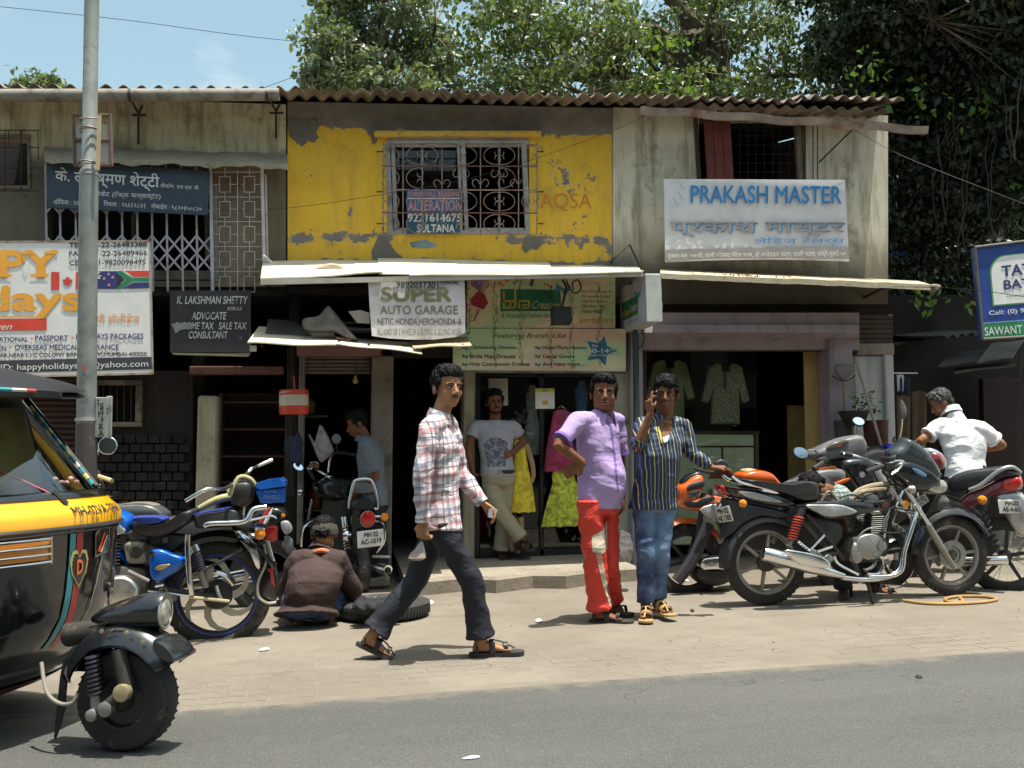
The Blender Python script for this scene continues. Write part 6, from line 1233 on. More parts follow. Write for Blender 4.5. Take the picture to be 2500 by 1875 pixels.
def patch_on(par, pts, d0, mat, name, lift=.004, gar='trousers'):
    """cloth piece laid on a garment: photo outline dropped on to the surface it covers"""
    o = [c for c in par.children if c.name.startswith(gar)][0]; org = ORG[par.name]; import bmesh
    from mathutils.bvhtree import BVHTree
    bt_ = BVHTree.FromPolygons([v.co.copy() for v in o.data.vertices], [tuple(p.vertices) for p in o.data.polygons]); mb = MB(); us_ = [p[0] for p in pts]; vs_ = [p[1] for p in pts]; idx = {}
    def inside(u, v):
        r_ = False; n_ = len(pts)
        for i in range(n_):
            (x1, y1), (x2, y2) = pts[i], pts[(i+1) % n_]
            if (y1 > v) != (y2 > v) and u < (x2-x1)*(v-y1)/(y2-y1)+x1: r_ = not r_
        return r_
    st = 1.5; nu_, nv_ = int((max(us_)-min(us_))/st)+1, int((max(vs_)-min(vs_))/st)+1
    def at(i, j):
        if (i, j) not in idx:
            d = ray(min(us_)+i*st, min(vs_)+j*st).normalized(); h = bt_.ray_cast(CO-org, d)
            if h[0] is None: idx[(i, j)] = None
            else: idx[(i, j)] = len(mb.v); mb.v.append(h[0]-d*lift+org)
        return idx[(i, j)]
    for j in range(nv_):
        for i in range(nu_):
            if inside(min(us_)+(i+.5)*st, min(vs_)+(j+.5)*st):
                q = [at(i, j), at(i+1, j), at(i+1, j+1), at(i, j+1)]
                if None not in q and max((mb.v[a]-mb.v[b]).length for a in q for b in q) < .06: mb.f.append(tuple(q))
    mb.build(name, mat, par)
patch_on(man2, [(1482, 1270), (1483, 1340), (1472, 1352), (1446, 1348), (1445, 1308), (1470, 1296)], .1, CRM, 'cream_panel')
for k in range(3): patch_on(man2, [(1455+k*5, 1352), (1457.5+k*5, 1352), (1474+k*4, 1420), (1492+k*2, 1478), (1489+k*2, 1480), (1470+k*4, 1422)], .1, CRM, 'side_stripe')
# ---- man in the striped shirt on the phone
P_ = YP(G(1585, 1510).y)
J = joints(P_, neck=(1624, 1018, 0), shR=(1566, 1040, .02), shL=(1668, 1040, -.03), elR=(1556, 1090, .12), wrR=(1588, 1010, .17), elL=(1688, 1108, .02), wrL=(1738, 1142, .08), hip=(1597, 1214, 0), hipR=(1572, 1236, 0), hipL=(1622, 1236, 0), knR=(1576, 1340, .05), knL=(1614, 1340, .03), anR=(1576, 1474, .0), anL=(1606, 1462, -.04), toeR=(1577, 1500, .17), toeL=(1632, 1490, .12))
J['chest'] = P_.on(1610, 1118, .05)
hd = dict(c=P_.on(1625, 964, .03), f=V((-.34, -.92, -.06)), up=V((.06, 0, 1)), s=1.0, jaw=.95, style=2, look=(.5, .2))
hands_ = (dict(d=V((-.12, .12, .98)), p=V((.9, .35, -.1)), c=.8, t=-1, fing=(.35, 1, 1.1, 1.2)), dict(d=V((.98, -.15, .02)), p=V((0, .1, -1)), c=.45, t=-1))
man3, sd = person('slim youth in navy and yellow striped shirt holding a phone to his cheek', G(1590, 1502), J, hd, SKD, (STRIPE, .58, .93), JEAN, hands=hands_, bulk=.92, legw=(.088, .066, .056, .060), wr_s=(.009, 8, 11, .8), wr_t=(.008, 8, 16, .4), shirt_hem=1.16, seed=7.7, hemw=1.06, legend=.97)
for s in sd: sandal(man3, s, TSOLE, TANS, th=.013)
ph = thing('mobile_phone', 'phone pressed between hand and ear of the striped shirt youth', 'phone', P_.on(1600, 975, .12)); MB().rbox(P_.on(1601, 972, .10), (.012, .045, .10), (X, Yv, Zv), .004).build('phone_body', M('dark_phone', (.03, .03, .035), .3), ph)
patch_on(man3, [(1609, 1010), (1646, 1014), (1640, 1044), (1628, 1072), (1620, 1080), (1612, 1050)], 0, SKD, 'bare_chest', .006, 'shirt'); patch_on(man3, [(1618, 1068), (1634, 1062), (1630, 1076), (1622, 1083)], 0, WHITE, 'undershirt', .010, 'shirt'); patch_on(man3, [(1606, 1040), (1609, 1040), (1615, 1064), (1618, 1082), (1614, 1080), (1609, 1058)], 0, M('yellow_lining', (.55, .5, .08), .7), 'facing', .009, 'shirt'); patch_on(man2, [(1488, 1030), (1492, 1030), (1503, 1110), (1512, 1200), (1508, 1200), (1498, 1110)], 0, LILACD, 'button_placket', .004, 'shirt')
# ---- man in the doorway
P_ = YP(G(1225, 1366, .13).y)
J = joints(P_, neck=(1209, 1022, 0), shR=(1162, 1044, 0), shL=(1254, 1044, 0), elR=(1144, 1088, .02), wrR=(1150, 1134, .08), elL=(1278, 1078, -.04), wrL=(1250, 1106, .08), hip=(1215, 1162, 0), hipR=(1196, 1174, 0), hipL=(1234, 1174, -.02), knR=(1222, 1250, .08), knL=(1230, 1258, -.04), anR=(1274, 1318, .10), anL=(1224, 1348, -.08), toeR=(1290, 1336, .18), toeL=(1232, 1362, .08))
hd = dict(c=P_.on(1208, 984, .02), f=V((.04, -1, -.03)), up=V((-.06, 0, 1)), s=.97, mous=1.0, style=3, collar=False)
hands_ = (dict(d=V((.05, -.1, -1)), p=V((.8, .3, 0)), c=.8, t=-1, s=.95), dict(d=V((-.8, -.3, -.2)), p=V((-.2, .9, 0)), c=.5, t=-1, s=.95))
man4, sd = person('man with short beard in pale grey printed t-shirt leaning in the dress shop doorway', G(1225, 1360, .13), J, hd, SKD, (GREYT, .24, .24), BEIGE, hands=hands_, bulk=.98, legw=(.088, .076, .074, .082), wr_s=(.006, 8, 9, 1.0), shirt_hem=.98, seed=9.9, legend=.94)
for s in sd: sandal(man4, s, SOLE, BLKS)
belt = MB(); 
so_ = joints(P_, a=(1215, 1152, 0))['a']; belt.rings([ering(so_+Zv*q, X, Yv, .162, .118, 24) for q in (-.018, .018)]); belt.build('belt', BLKS, man4); MB().rbox(so_+V((0, -.12, 0)), (.05, .012, .04), None, .003).build('belt_buckle', M('steel_buckle', (.5, .5, .48), .3, .9), man4)
patch_on(man4, [(1180, 1085), (1200, 1068), (1222, 1070), (1240, 1082), (1234, 1138), (1190, 1140)], 0, M('faded_blue_print', (.17, .18, .26), .85, var=.6, vs=40, dirt=(.38, .37, .42), ds=32, dn=.5), 'tshirt_print', gar='shirt')
# beard along the jaw
c_, f_ = hd['c'], hd['f'].normalized(); r_ = f_.cross(hd['up']).normalized(); MB().tube([c_+r_*x*.97+f_*y*.97+Zv*z*.97 for x, y, z in ((-.062, .012, -.045), (-.050, .045, -.084), (0, .076, -.100), (.050, .045, -.084), (.062, .012, -.045))], [.004, .007, .011, .007, .004], 8, 4).build('beard', HAIR, man4)
# ---- man in white shirt bending over the red motorcycle
P_ = YP(G(2235, 1402).y)
J = joints(P_, neck=(2322, 1002, -.12), shR=(2394, 1050, .04), shL=(2298, 1038, -.12), elR=(2446, 1086, .04), wrR=(2400, 1098, -.16), elL=(2250, 1076, -.10), wrL=(2216, 1110, -.30), hip=(2362, 1158, .02), hipR=(2392, 1176, .0), hipL=(2334, 1178, .0), knR=(2372, 1280, -.14), knL=(2284, 1280, -.06), anR=(2345, 1370, -.10), anL=(2246, 1384, -.02), toeR=(2310, 1392, -.12), toeL=(2205, 1396, .02))
hd = dict(c=P_.on(2298, 985, -.16), f=V((-.80, .35, -.55)), up=V((-.45, .25, .8)), s=1.0, style=0, hair=HAIRG)
man5, sd = person('older man in white shirt seen from behind bending over the dark red motorcycle', G(2300, 1400), J, hd, SKB, (WHITE, .33, .33), BLKT, hands=(dict(d=V((-.9, .4, -.2)), p=V((0, 0, -1)), c=.6, t=1), dict(d=V((-.5, .8, -.2)), p=V((0, 0, -1)), c=.5, t=1)), bulk=1.10, wr_s=(.012, 6, 8, .9), shirt_hem=1.08, seed=13, sw=1.02, hemw=1.1, torso_f=V((-.15, 1, 0)))
for s in sd: sandal(man5, s, TSOLE, BLKS)
# ---- crouching mechanic with a cap
P_ = YP(G(760, 1524).y)
J = joints(P_, neck=(784, 1340, -.10), shR=(826, 1372, -.02), shL=(730, 1372, -.05), elR=(862, 1440, -.12), wrR=(842, 1470, -.34), elL=(700, 1440, -.14), wrL=(740, 1480, -.34), hip=(752, 1484, .10), hipR=(778, 1490, .06), hipL=(726, 1490, .06), knR=(836, 1420, -.30), knL=(716, 1425, -.30), anR=(806, 1504, -.06), anL=(730, 1508, -.05), toeR=(822, 1500, -.22), toeL=(718, 1504, -.20))
J['chest'] = P_.on(764, 1432, .12)
hd = dict(c=P_.on(792, 1308, -.12), f=V((.12, .72, -.68)), up=V((0, .65, .75)), s=1.0)
man6, sd = person('mechanic in dark brown tunic and cap squatting with his back to us by the tyre', G(760, 1515), J, hd, SKB, (BROWN, 1.0, .95), JEAN, hands=(dict(d=V((-.2, .5, -.8)), p=V((0, 1, 0)), c=.6), dict(d=V((.2, .5, -.8)), p=V((0, 1, 0)), c=.6, t=-1)), bulk=1.08, wr_s=(.013, 6, 7, .9), shirt_hem=1.16, seed=17, sw=1.12, hemw=1.22, torso_f=V((.1, .9, -.3)), legend=.9)
cc, uu, ff = hd['c'], V((0, .05, 1)).normalized(), V((.1, .95, -.15)).normalized(); rr_ = ff.cross(uu).normalized()
cap = MB(); cap.lathe(cc+uu*.028, uu, [(-.02, .097), (.01, .099), (.045, .090), (.075, .062), (.092, .025), (.095, 0)], 24); cap.pillow([cc+uu*.02+ff*y+rr_*x for x, y in ((-.07, .07), (-.05, .15), (0, .17), (.05, .15), (.07, .07))], uu, .006, .1, 2, 3); cap.tube([cc+uu*.03-ff*.096+rr_*x+uu*abs(x)*.3 for x in (-.05, 0, .05)], .008, 6, 3); cap.build('cap', M('dark_olive_cap', (.045, .042, .03), .85, bump=.4, bs=60), man6)
MB().tube([P_.on(758, 1352, -.04), P_.on(786, 1344, .02), P_.on(812, 1352, -.04)], .018, 8, 4).build('orange_collar', M('orange_collar_cloth', (.55, .19, .09), .8), man6)
for s in sd: sandal(man6, s, SOLE, BLKS)
# ---- boy working behind the black motorcycle
P_ = YP(G(2100, 1452).y)
J = joints(P_, neck=(2028, 1200, .0), shR=(2052, 1212, .12), shL=(2046, 1206, -.16), elR=(2050, 1270, .14), wrR=(2070, 1310, .20), elL=(2030, 1270, -.16), wrL=(2050, 1310, -.02), hip=(2130, 1322, 0), hipR=(2132, 1330, .09), hipL=(2128, 1326, -.09), knR=(2052, 1330, .10), knL=(2090, 1320, -.12), anR=(2058, 1440, .08), anL=(2136, 1424, -.10), toeR=(2060, 1462, .26), toeL=(2184, 1442, .02))
hd = dict(c=P_.on(1990, 1190, .02), f=V((-.35, -.1, -.92)), up=V((-.85, 0, .45)), s=.95, style=3)
man7, sd = person('boy in green checked shirt crouching with bowed head behind the black motorcycle', G(2100, 1446), J, hd, SKD, (CHK, .30, .30), BLKT, hands=(dict(d=V((.4, 0, -.9)), p=V((0, 1, 0)), c=.6), dict(d=V((.4, -.3, -.8)), p=V((0, 1, 0)), c=.6)), bulk=.86, seed=21, torso_f=V((-.5, 0, -.8)), legw=(.085, .07, .07, .072))
for s in sd: sandal(man7, s, SOLE, BLKS)
# ---- man standing in the shade of the garage
P_ = YP(8.75)
J = joints(P_, neck=(890, 1070, 0), shR=(890, 1088, .15), shL=(908, 1086, -.15), elR=(918, 1160, .14), wrR=(882, 1202, .10), elL=(890, 1160, -.18), wrL=(862, 1195, -.1), hip=(914, 1222, 0), hipR=(914, 1240, .09), hipL=(914, 1240, -.09), knR=(910, 1330, .08), knL=(925, 1330, -.08), anR=(915, 1418, .08), anL=(930, 1410, -.08), toeR=(885, 1428, .1), toeL=(900, 1420, -.08))
hd = dict(c=P_.on(872, 1036, 0), f=V((-.9, -.1, -.4)), up=V((-.3, 0, .95)), s=.95)
man8, sd = person('man in grey blue shirt stooping in the shade between garage post and black motorcycle', V((J['hip'].x, 8.75, 0)), J, hd, SKD, (GBLUE, .42, .42), BLKT, hands=(dict(d=V((-.8, 0, -.6)), p=V((0, 1, 0)), c=.5), dict(d=V((-.8, 0, -.6)), p=V((0, 1, 0)), c=.5)), bulk=.98, seed=25, wr_s=(.012, 6, 8, .8))
for s in sd: sandal(man8, s, SOLE, BLKS)
# ================================================================== MOTORCYCLES
TYR = M('dusty_black_tyre', (.030, .029, .027), .85, dirt=(.13, .11, .09), ds=7, dn=.55, bump=.5, bs=120); CHR = M('chrome', (.78, .78, .78), .12, 1.0, var=.1, dirt=(.30, .25, .2), ds=14, dn=.62); ALLOY = M('grey_cast_alloy', (.30, .29, .27), .45, .7, dirt=(.2, .17, .13), ds=8, dn=.55)
ENG = M('cast_engine_grey', (.36, .36, .34), .42, .75, dirt=(.16, .13, .10), ds=12, dn=.54); DIRTM = M('oily_dark_metal', (.07, .065, .058), .6, .6, dirt=(.2, .17, .12), ds=11, dn=.58); BPL = M('black_gloss_paint', (.012, .013, .016), .18, var=.3, coat=.6, dirt=(.06, .055, .05), ds=7, dn=.64); BMT = M('matte_black_plastic', (.028, .028, .03), .5, dirt=(.08, .07, .065), ds=6, dn=.62); SEAT = M('black_vinyl_seat', (.025, .025, .028), .42, bump=.25, bs=200)
BLUM = M('metallic_blue_paint', (.012, .14, .62), .22, .25, coat=.8, var=.15); BLUS = M('blue_seat_vinyl', (.025, .05, .25), .5); REDL = M('red_lamp_lens', (.50, .015, .01), .12, coat=.6); AMB = M('amber_lamp_lens', (.80, .26, .02), .15, coat=.6); ORNG = M('orange_paint', (.62, .11, .010), .25, coat=.8, var=.1); CREAMW = M('cream_alloy_spoke', (.50, .47, .40), .5, .2, dirt=(.3, .26, .2)); PLT = M('number_plate_white', (.72, .71, .67), .5, dirt=(.42, .38, .33), ds=14, dn=.58)
MRR = M('mirror_glass', (.75, .85, .95), .02, 1.0, var=0); HLG = M('headlamp_glass', (.50, .50, .44), .12, .5, var=.25, vs=30); RUBB = M('black_rubber', (.02, .02, .02), .7); SPRR = M('red_spring', (.45, .06, .03), .5); SPRP = M('dark_spring', (.10, .09, .13), .35, .6); GREYP = M('grey_moulded_plastic', (.13, .13, .135), .45, coat=.2, dirt=(.22, .2, .18), ds=6, dn=.6); DRED = M('dark_red_paint', (.17, .012, .015), .22, coat=.8); SILV = M('silver_grey_paint', (.46, .46, .47), .22, .5, coat=.6, var=.25)
def wheel(par, c, ax, r, w=.055, mat=ALLOY, spokes=6, curved=0.0, spmat=None, rimc=None, rimr=.74, disc=0, sw=.016, wire=0, phase=.2, tread=True):
    """wheel > tyre, rim, spokes; ax points to the street"""
    ax = V(ax).normalized(); x, y, a = frame(ax); hub = MB().lathe(c, ax, [(-w*.9, .0), (-w*.9, .03), (-w*.4, .05), (w*.4, .05), (w*.9, .03), (w*.9, 0)], 18).build('wheel', DIRTM, par)
    pr = [(-w*.5, r*rimr), (-w*.62, r*.83), (-w*.55, r*.93), (-w*.3, r*.985), (0, r), (w*.3, r*.985), (w*.55, r*.93), (w*.62, r*.83), (w*.5, r*rimr)]; MB().lathe(c, ax, pr, 56).build('tyre', TYR, hub)
    tr = MB(); n_ = 46
    for i in range(n_):
        t = 2*math.pi*i/n_
        for s_ in (-1, 1):
            e = x*math.cos(t)+y*math.sin(t); tg = ax.cross(e); p = c+e*(r*.965)+ax*(s_*w*.36); tr.box(p, (w*.34, .010, r*.05), ((ax*.86+tg*.5*s_).normalized(), (tg*.86-ax*.5*s_).normalized(), e))
    if tread: o = tr.build('tread_blocks', TYR, hub, smooth=False); o['kind'] = 'stuff'
    MB().lathe(c, ax, [(-w*.5, r*rimr*1.03), (-w*.5, r*rimr*.93), (-w*.2, r*rimr*.88), (w*.2, r*rimr*.88), (w*.5, r*rimr*.93), (w*.5, r*rimr*1.03)], 48).build('rim', rimc or mat, hub)
    for i in range(spokes):
        t = 2*math.pi*i/spokes+phase; pts = []
        for k in range(6):
            q = k/5; rr = .04+(r*rimr*.92-.04)*q; aa = t+curved*q*q; pts.append((c+(x*math.cos(aa)+y*math.sin(aa))*rr, sw*(1.0+.5*curved*q-.25*q*(curved == 0))))
        mb = MB()
        for p, wd in pts:
            e = (p-c).normalized(); tg = ax.cross(e); mb.v += [p-tg*wd+ax*.012, p+tg*wd+ax*.012, p+tg*wd*.8-ax*.012, p-tg*wd*.8-ax*.012]
        for k in range(5):
            for q_ in range(4): a_, b_ = k*4+q_, k*4+(q_+1) % 4; mb.f.append((a_, b_, b_+4, a_+4))
        mb.f += [(0, 1, 2, 3), (20, 21, 22, 23)]; mb.build('spoke', spmat or mat, hub)
    if wire:
        mb = MB()
        for i in range(wire):
            t = 2*math.pi*i/wire; t2 = t+(.5 if i % 2 else -.5); s_ = 1 if i % 4 < 2 else -1; mb.tube([c+(x*math.cos(t)+y*math.sin(t))*.035+ax*.02*s_, c+(x*math.cos(t2)+y*math.sin(t2))*r*rimr*.94], .0022, 4, caps=False)
        mb.build('wire_spokes', CHR, hub)['kind'] = 'stuff'
    if disc: MB().lathe(c+ax*.03, ax, [(0, disc*.6), (.004, disc*.6), (.004, disc), (0, disc)], 32, close=True).build('brake_disc', ENG, hub)
    return hub
def arcpts(c, x, y, r, a0, a1, n=14): return [c+(x*math.cos(a0+(a1-a0)*i/n)+y*math.sin(a0+(a1-a0)*i/n))*r for i in range(n+1)]
def fender(par, c, ax, r, a0, a1, w, mat, name='fender', th=.006, n=20, drop=.030):
    """curved mudguard round a wheel; angles from the wheel plane's right, counter clockwise seen from the street"""
    ax = V(ax).normalized(); xr = V((0, 0, 1)).cross(ax).normalized(); up = V((0, 0, 1)); mb = MB(); m_ = 8
    for i in range(n+1):
        t = a0+(a1-a0)*i/n; e = xr*math.cos(t)+up*math.sin(t)
        for k in range(m_+1):
            s_ = -1+2*k/m_; mb.v.append(c+e*(r-drop*s_*s_*abs(s_))+ax*(w*s_*(1-.12*(i in (0, n)))))
    q = m_+1; N_ = len(mb.v)
    for i in range(n):
        for k in range(m_): a_ = i*q+k; mb.f.append((a_, a_+1, a_+q+1, a_+q))
    mb.v += [p+(c-p).normalized()*th for p in mb.v[:N_]]; mb.f += [tuple(N_+k for k in f[::-1]) for f in list(mb.f)]
    return mb.build(name, mat, par, ang=70)
def coil(par, a, b, r, turns, mat, wire_=.005, name='spring'):
    a, b = V(a), V(b); x, y, z = frame(b-a); L = (b-a).length; n = turns*10
    MB().tube([a+z*(L*i/n)+(x*math.cos(2*math.pi*i/10)+y*math.sin(2*math.pi*i/10))*r for i in range(n+1)], wire_, 5).build(name, mat, par); MB().tube([a, b], r*.45, 8).build('damper', DIRTM, par)
class Bike:
    """side-on machine: outlines are given as photo points on the upright plane through its tyres"""
    def __init__(s, name, label, pl, u, v, x0=0, y0=0, k=1.0, group=None, cat='motorcycle'):
        s.pl = pl; s.x0, s.y0, s.k = x0, y0, k; s.t = thing(name, label, cat, G(u, v), group); s.n = pl.n; s.m = (pl.on(u+50, v)-pl.on(u-50, v)).length/100
    def P(s, x, y, off=0.0): return s.pl.on(s.x0+x/s.k, s.y0+y/s.k, off)
    def C(s, x, y, off=0.0):
        """same side view, true metres sideways"""
        return s.pl.on(s.x0+x/s.k, s.y0+y/s.k, 0)+s.n*off
    def pil(s, name, pts, half, mat, off=0.0, rnd=.25, sm=3, k=4, par=None, label=None): return fixn(MB().pillow([s.C(x, y, off) for x, y in pts], s.n, half, rnd, k, sm).build(name, mat, par or s.t, ang=60, label=label))
    def tub(s, name, pts, r, mat, sm=4, n=8, par=None):
        P_ = [s.C(*p) for p in pts]; return MB().tube(P_, r, n, sm if len(P_) > 2 else 0).build(name, mat, par or s.t)
    def rect(s, name, x0, y0, x1, y1, half, mat, off=0.0, par=None): return s.pil(name, [(x0, y0), (x1, y0), (x1, y1), (x0, y1)], half, mat, off, .12, 0, 3, par)
def plate(par, c, xd, yd, w, h, mat, lines, name='number_plate', ink=None):
    """number plate: board with lines of characters; xd, yd unit vectors across and up"""
    xd, yd = V(xd).normalized(), V(yd).normalized(); nn = xd.cross(yd); o = MB().rbox(c, (w, h, .008), (xd, yd, nn), .004).build(name, mat, par)
    class Q:
        def on(s, u, v, off): return c+xd*((u-.5)*w)+yd*((.5-v)*h)+nn*(.004+off)
    for txt, q in lines: lettering(txt, None, Q(), .0025, ink or INK, o, quad=((q[0], q[1]), (q[2], q[1]), (q[2], q[3]), (q[0], q[3])), bold=.025, name='characters')
    return o
def engine(b, cx, cy, s, cyl=None, mat=ENG, off=.10, fins=8, cyl_ang=0.0):
    """crankcase, round side cover and a finned barrel"""
    b.pil('crankcase', [(cx-1.3*s, cy-.7*s), (cx+.9*s, cy-.9*s), (cx+1.35*s, cy+.2*s), (cx+.9*s, cy+1.0*s), (cx-1.0*s, cy+1.05*s), (cx-1.6*s, cy+.3*s)], .11, DIRTM, 0, .15)
    b.pil('clutch_cover', [(cx-.75*s, cy-.75*s), (cx+.1*s, cy-.95*s), (cx+.85*s, cy-.6*s), (cx+.95*s, cy+.2*s), (cx+.45*s, cy+.8*s), (cx-.4*s, cy+.85*s), (cx-1.0*s, cy+.45*s), (cx-1.05*s, cy-.2*s)], .03, mat, off, .12)
    for a in range(7):
        t = a*.9; p = b.C(cx+.86*s*math.cos(t), cy+.8*s*math.sin(t), off+.026); MB().lathe(p, b.n, [(0, .006), (.006, .006), (.006, 0)], 8).build('bolt', CHR, b.t)
    x0, y0 = cyl or (cx+.3*s, cy-1.7*s)
    for i in range(fins):
        q = i/(fins-1); px, py = x0+math.sin(cyl_ang)*q*1.1*s, y0+q*1.1*s; MB().rbox(b.C(px, py, 0), (1.05*s/b.k*b.m, .17, .006), (V((math.cos(cyl_ang), 0, math.sin(cyl_ang)*.3)).normalized(), V((0, 1, 0)), V((0, 0, 1))), .002).build('fin', mat, b.t, smooth=False)
    MB().rbox(b.C(x0, y0-.28*s, 0), (.8*s/b.k*b.m, .13, .34*s/b.k*b.m), None, .012).build('cylinder_head', mat, b.t); MB().box(b.C(x0+.1*s, y0+.6*s, 0), (.75*s/b.k*b.m, .12, 1.3*s/b.k*b.m)).build('barrel_core', DIRTM, b.t)
# ---------------------------------------------------------------- black commuter motorcycle on its stand (right foreground)
PA = YP(G(1868, 1478).y); A = Bike('parked_motorcycle', 'black and silver motorcycle on its stand in front at right, tank removed', PA, 1868, 1478, 1750, 1130, 3.16); N_ = PA.n; R_ = .3135
cr, cf = A.C(372, 765), A.C(1800, 708); wheel(A.t, cr, N_, R_, .055, ALLOY, 6, sw=.013, phase=.35); wheel(A.t, cf, N_, R_*.97, .045, ALLOY, 6, sw=.013, phase=.1, disc=.11)
MB().lathe(cf-N_*.02, N_, [(0, .0), (0, .075), (.045, .07), (.05, 0)], 24).build('brake_drum', ENG, A.t); MB().lathe(cr+N_*.0, N_, [(0, .0), (0, .07), (.04, .065), (.045, 0)], 24).build('brake_drum', DIRTM, A.t)
fender(A.t, cf, N_, R_+.045, R(24), R(176), .075, BPL, 'front_fender', drop=.05); fender(A.t, cr, N_, R_+.035, R(55), R(185), .085, BMT, 'rear_hugger', drop=.05)
A.pil('tail_fairing', [(5, 170), (60, 178), (230, 205), (430, 232), (590, 300), (600, 345), (500, 345), (330, 318), (160, 275), (60, 250)], .10, BPL, 0, .3); A.pil('gloss_streak', [(120, 215), (240, 222), (380, 262), (470, 300), (360, 296), (200, 262)], .01, SILV, .098, .3)  # silver panel stands in for white gloss on the black tail
A.pil('tail_lamp', [(0, 168), (60, 180), (150, 222), (165, 262), (90, 258), (18, 232)], .07, REDL, 0, .3); A.pil('side_panel', [(620, 318), (760, 312), (900, 318), (1010, 362), (985, 385), (900, 400), (790, 408), (700, 372)], .015, SILV, .13, .25); A.pil('side_panel', [(600, 290), (1120, 290), (1180, 330), (1150, 380), (1020, 400), (900, 430), (780, 430), (690, 385)], .12, BPL, 0, .2)
A.pil('body_side_lower', [(640, 400), (900, 440), (950, 560), (860, 660), (760, 560)], .08, BMT, 0, .2); A.pil('seat', [(140, 122), (260, 128), (420, 150), (540, 160), (660, 140), (745, 150), (760, 210), (740, 285), (620, 290), (470, 235), (330, 205), (200, 165)], .13, SEAT, 0, .22)
A.pil('rear_fender', [(40, 270), (210, 300), (420, 345), (560, 390), (500, 420), (330, 400), (160, 470), (50, 570), (25, 560), (70, 420)], .07, BMT, 0, .2)
A.tub('grab_rail', [(80, 100, .09), (150, 150, .10), (300, 185, .11), (420, 225, .11), (300, 205, .11)], .012, CHR); A.tub('grab_rail', [(80, 100, -.09), (150, 140, -.10), (300, 175, -.11), (420, 215, -.11)], .012, CHR)
for s_ in (1, -1):
    MB().lathe(A.C(132, 305, .17*s_), N_*s_, [(-.03, .012), (-.015, .028), (.0, .030), (.018, .022), (.024, 0)], 14).build('indicator', AMB, A.t); MB().tube([A.C(160, 280, .08*s_), A.C(140, 302, .15*s_)], .008, 6).build('indicator_stem', RUBB, A.t)
    coil(A.t, A.C(575, 400, .13*s_), A.C(515, 585, .13*s_), .030, 9, SPRR, .007); MB().tube([A.C(600, 345, .13*s_), A.C(575, 405, .13*s_)], .026, 10).build('shock_body', BMT, A.t); MB().tube([A.C(515, 585, .13*s_), A.C(490, 630, .13*s_)], .018, 8).build('shock_end', ALLOY, A.t)
    A.tub('swing_arm', [(880, 690, .09*s_), (640, 720, .10*s_), (372, 765, .10*s_)], .018, DIRTM); f0, f1 = (1415, 225, .095*s_), (1780, 800, .095*s_)
    MB().tube([A.C(1400, 190, .095*s_), A.C(1590, 490, .095*s_)], .0165, 12).build('fork_tube', CHR, A.t); MB().tube([A.C(1570, 470, .095*s_), A.C(1700, 690, .095*s_), A.C(1775, 800, .095*s_)], [.026, .025, .018], 12).build('fork_slider', ALLOY, A.t)
    MB().lathe(A.C(1385, 312, .12*s_), N_*s_, [(0, .026), (.01, .026), (.012, 0)], 18).build('reflector', AMB, A.t)
    MB().lathe(A.C(1398, 200, .17*s_), N_*s_*.3+V((.9, 0, 0)), [(-.03, .01), (-.01, .030), (.02, .032), (.03, .022), (.032, 0)], 14).build('indicator', HLG, A.t)
for s_ in (1, -1):
    A.tub('frame_tube', [(1330, 250, .03*s_), (1240, 300, .05*s_), (900, 300, .09*s_), (560, 330, .10*s_)], .015, BMT); A.tub('frame_tube', [(650, 390, .09*s_), (830, 600, .09*s_), (930, 740, .09*s_)], .016, BMT)
A.tub('frame_tube', [(1370, 300, .0), (1330, 500, .0), (1290, 640, .03), (1240, 760, .06)], .016, BMT)
A.tub('crash_guard', [(1440, 375, .17), (1400, 470, .19), (1340, 660, .19), (1320, 800, .19), (1240, 850, .18), (1080, 858, .16)], .0165, CHR, 3, 10); A.tub('crash_guard', [(1440, 375, .17), (1430, 365, 0), (1440, 375, -.17), (1340, 660, -.19), (1320, 800, -.19), (1240, 850, -.18)], .0165, CHR, 3, 10)
engine(A, 1120, 640, 112, (1200, 410), fins=9); A.pil('side_casting', [(1000, 600), (1050, 640), (1060, 740), (1010, 770), (970, 700)], .04, ENG, .09, .25); MB().lathe(A.C(1200, 628, .135), N_, [(0, .035), (.006, .034), (.008, .024), (.008, 0)], 20).build('cover_ring', ENG, A.t)
# exposed bare frame and carburettor where the tank was
BARE = M('dusty_tan_metal', (.36, .29, .20), .7, .3, dirt=(.12, .1, .08), ds=14)
A.tub('top_frame_tube', [(1320, 165, 0), (1200, 180, 0), (1100, 215, 0), (1050, 260, 0)], .022, BARE); A.tub('top_frame_tube', [(1020, 285, .04), (1090, 225, .05), (1210, 205, .05), (1310, 205, .03)], .018, BARE); A.rect('battery_tray', 800, 240, 860, 290, .05, BARE); A.tub('bracket', [(780, 290, .06), (830, 220, .06), (870, 250, .06), (900, 290, .06)], .012, BARE); A.pil('carburettor', [(1120, 250), (1180, 230), (1230, 260), (1220, 320), (1140, 320)], .05, ENG, 0, .3); A.pil('intake_hose', [(1060, 300), (1130, 290), (1180, 300), (1170, 345), (1080, 345)], .03, M('copper_brown_rubber', (.20, .09, .07), .5), .02, .3); A.pil('ignition_coil', [(1240, 300), (1290, 290), (1300, 340), (1250, 350)], .03, M('copper_brown_rubber', (.20, .09, .07), .5), .03, .3)
for q in (((900, 270, .08), (1000, 240, .1), (1100, 300, .08)), ((1100, 330, .1), (1230, 360, .12), (1330, 330, .08)), ((1180, 525, .13), (1300, 528, .14), (1450, 528, .05)), ((1010, 640, .12), (1030, 560, .12), (1100, 500, .12), (1220, 480, .12))): A.tub('cable', q, .006, CBL if q[0][0] != 1010 else ENG)
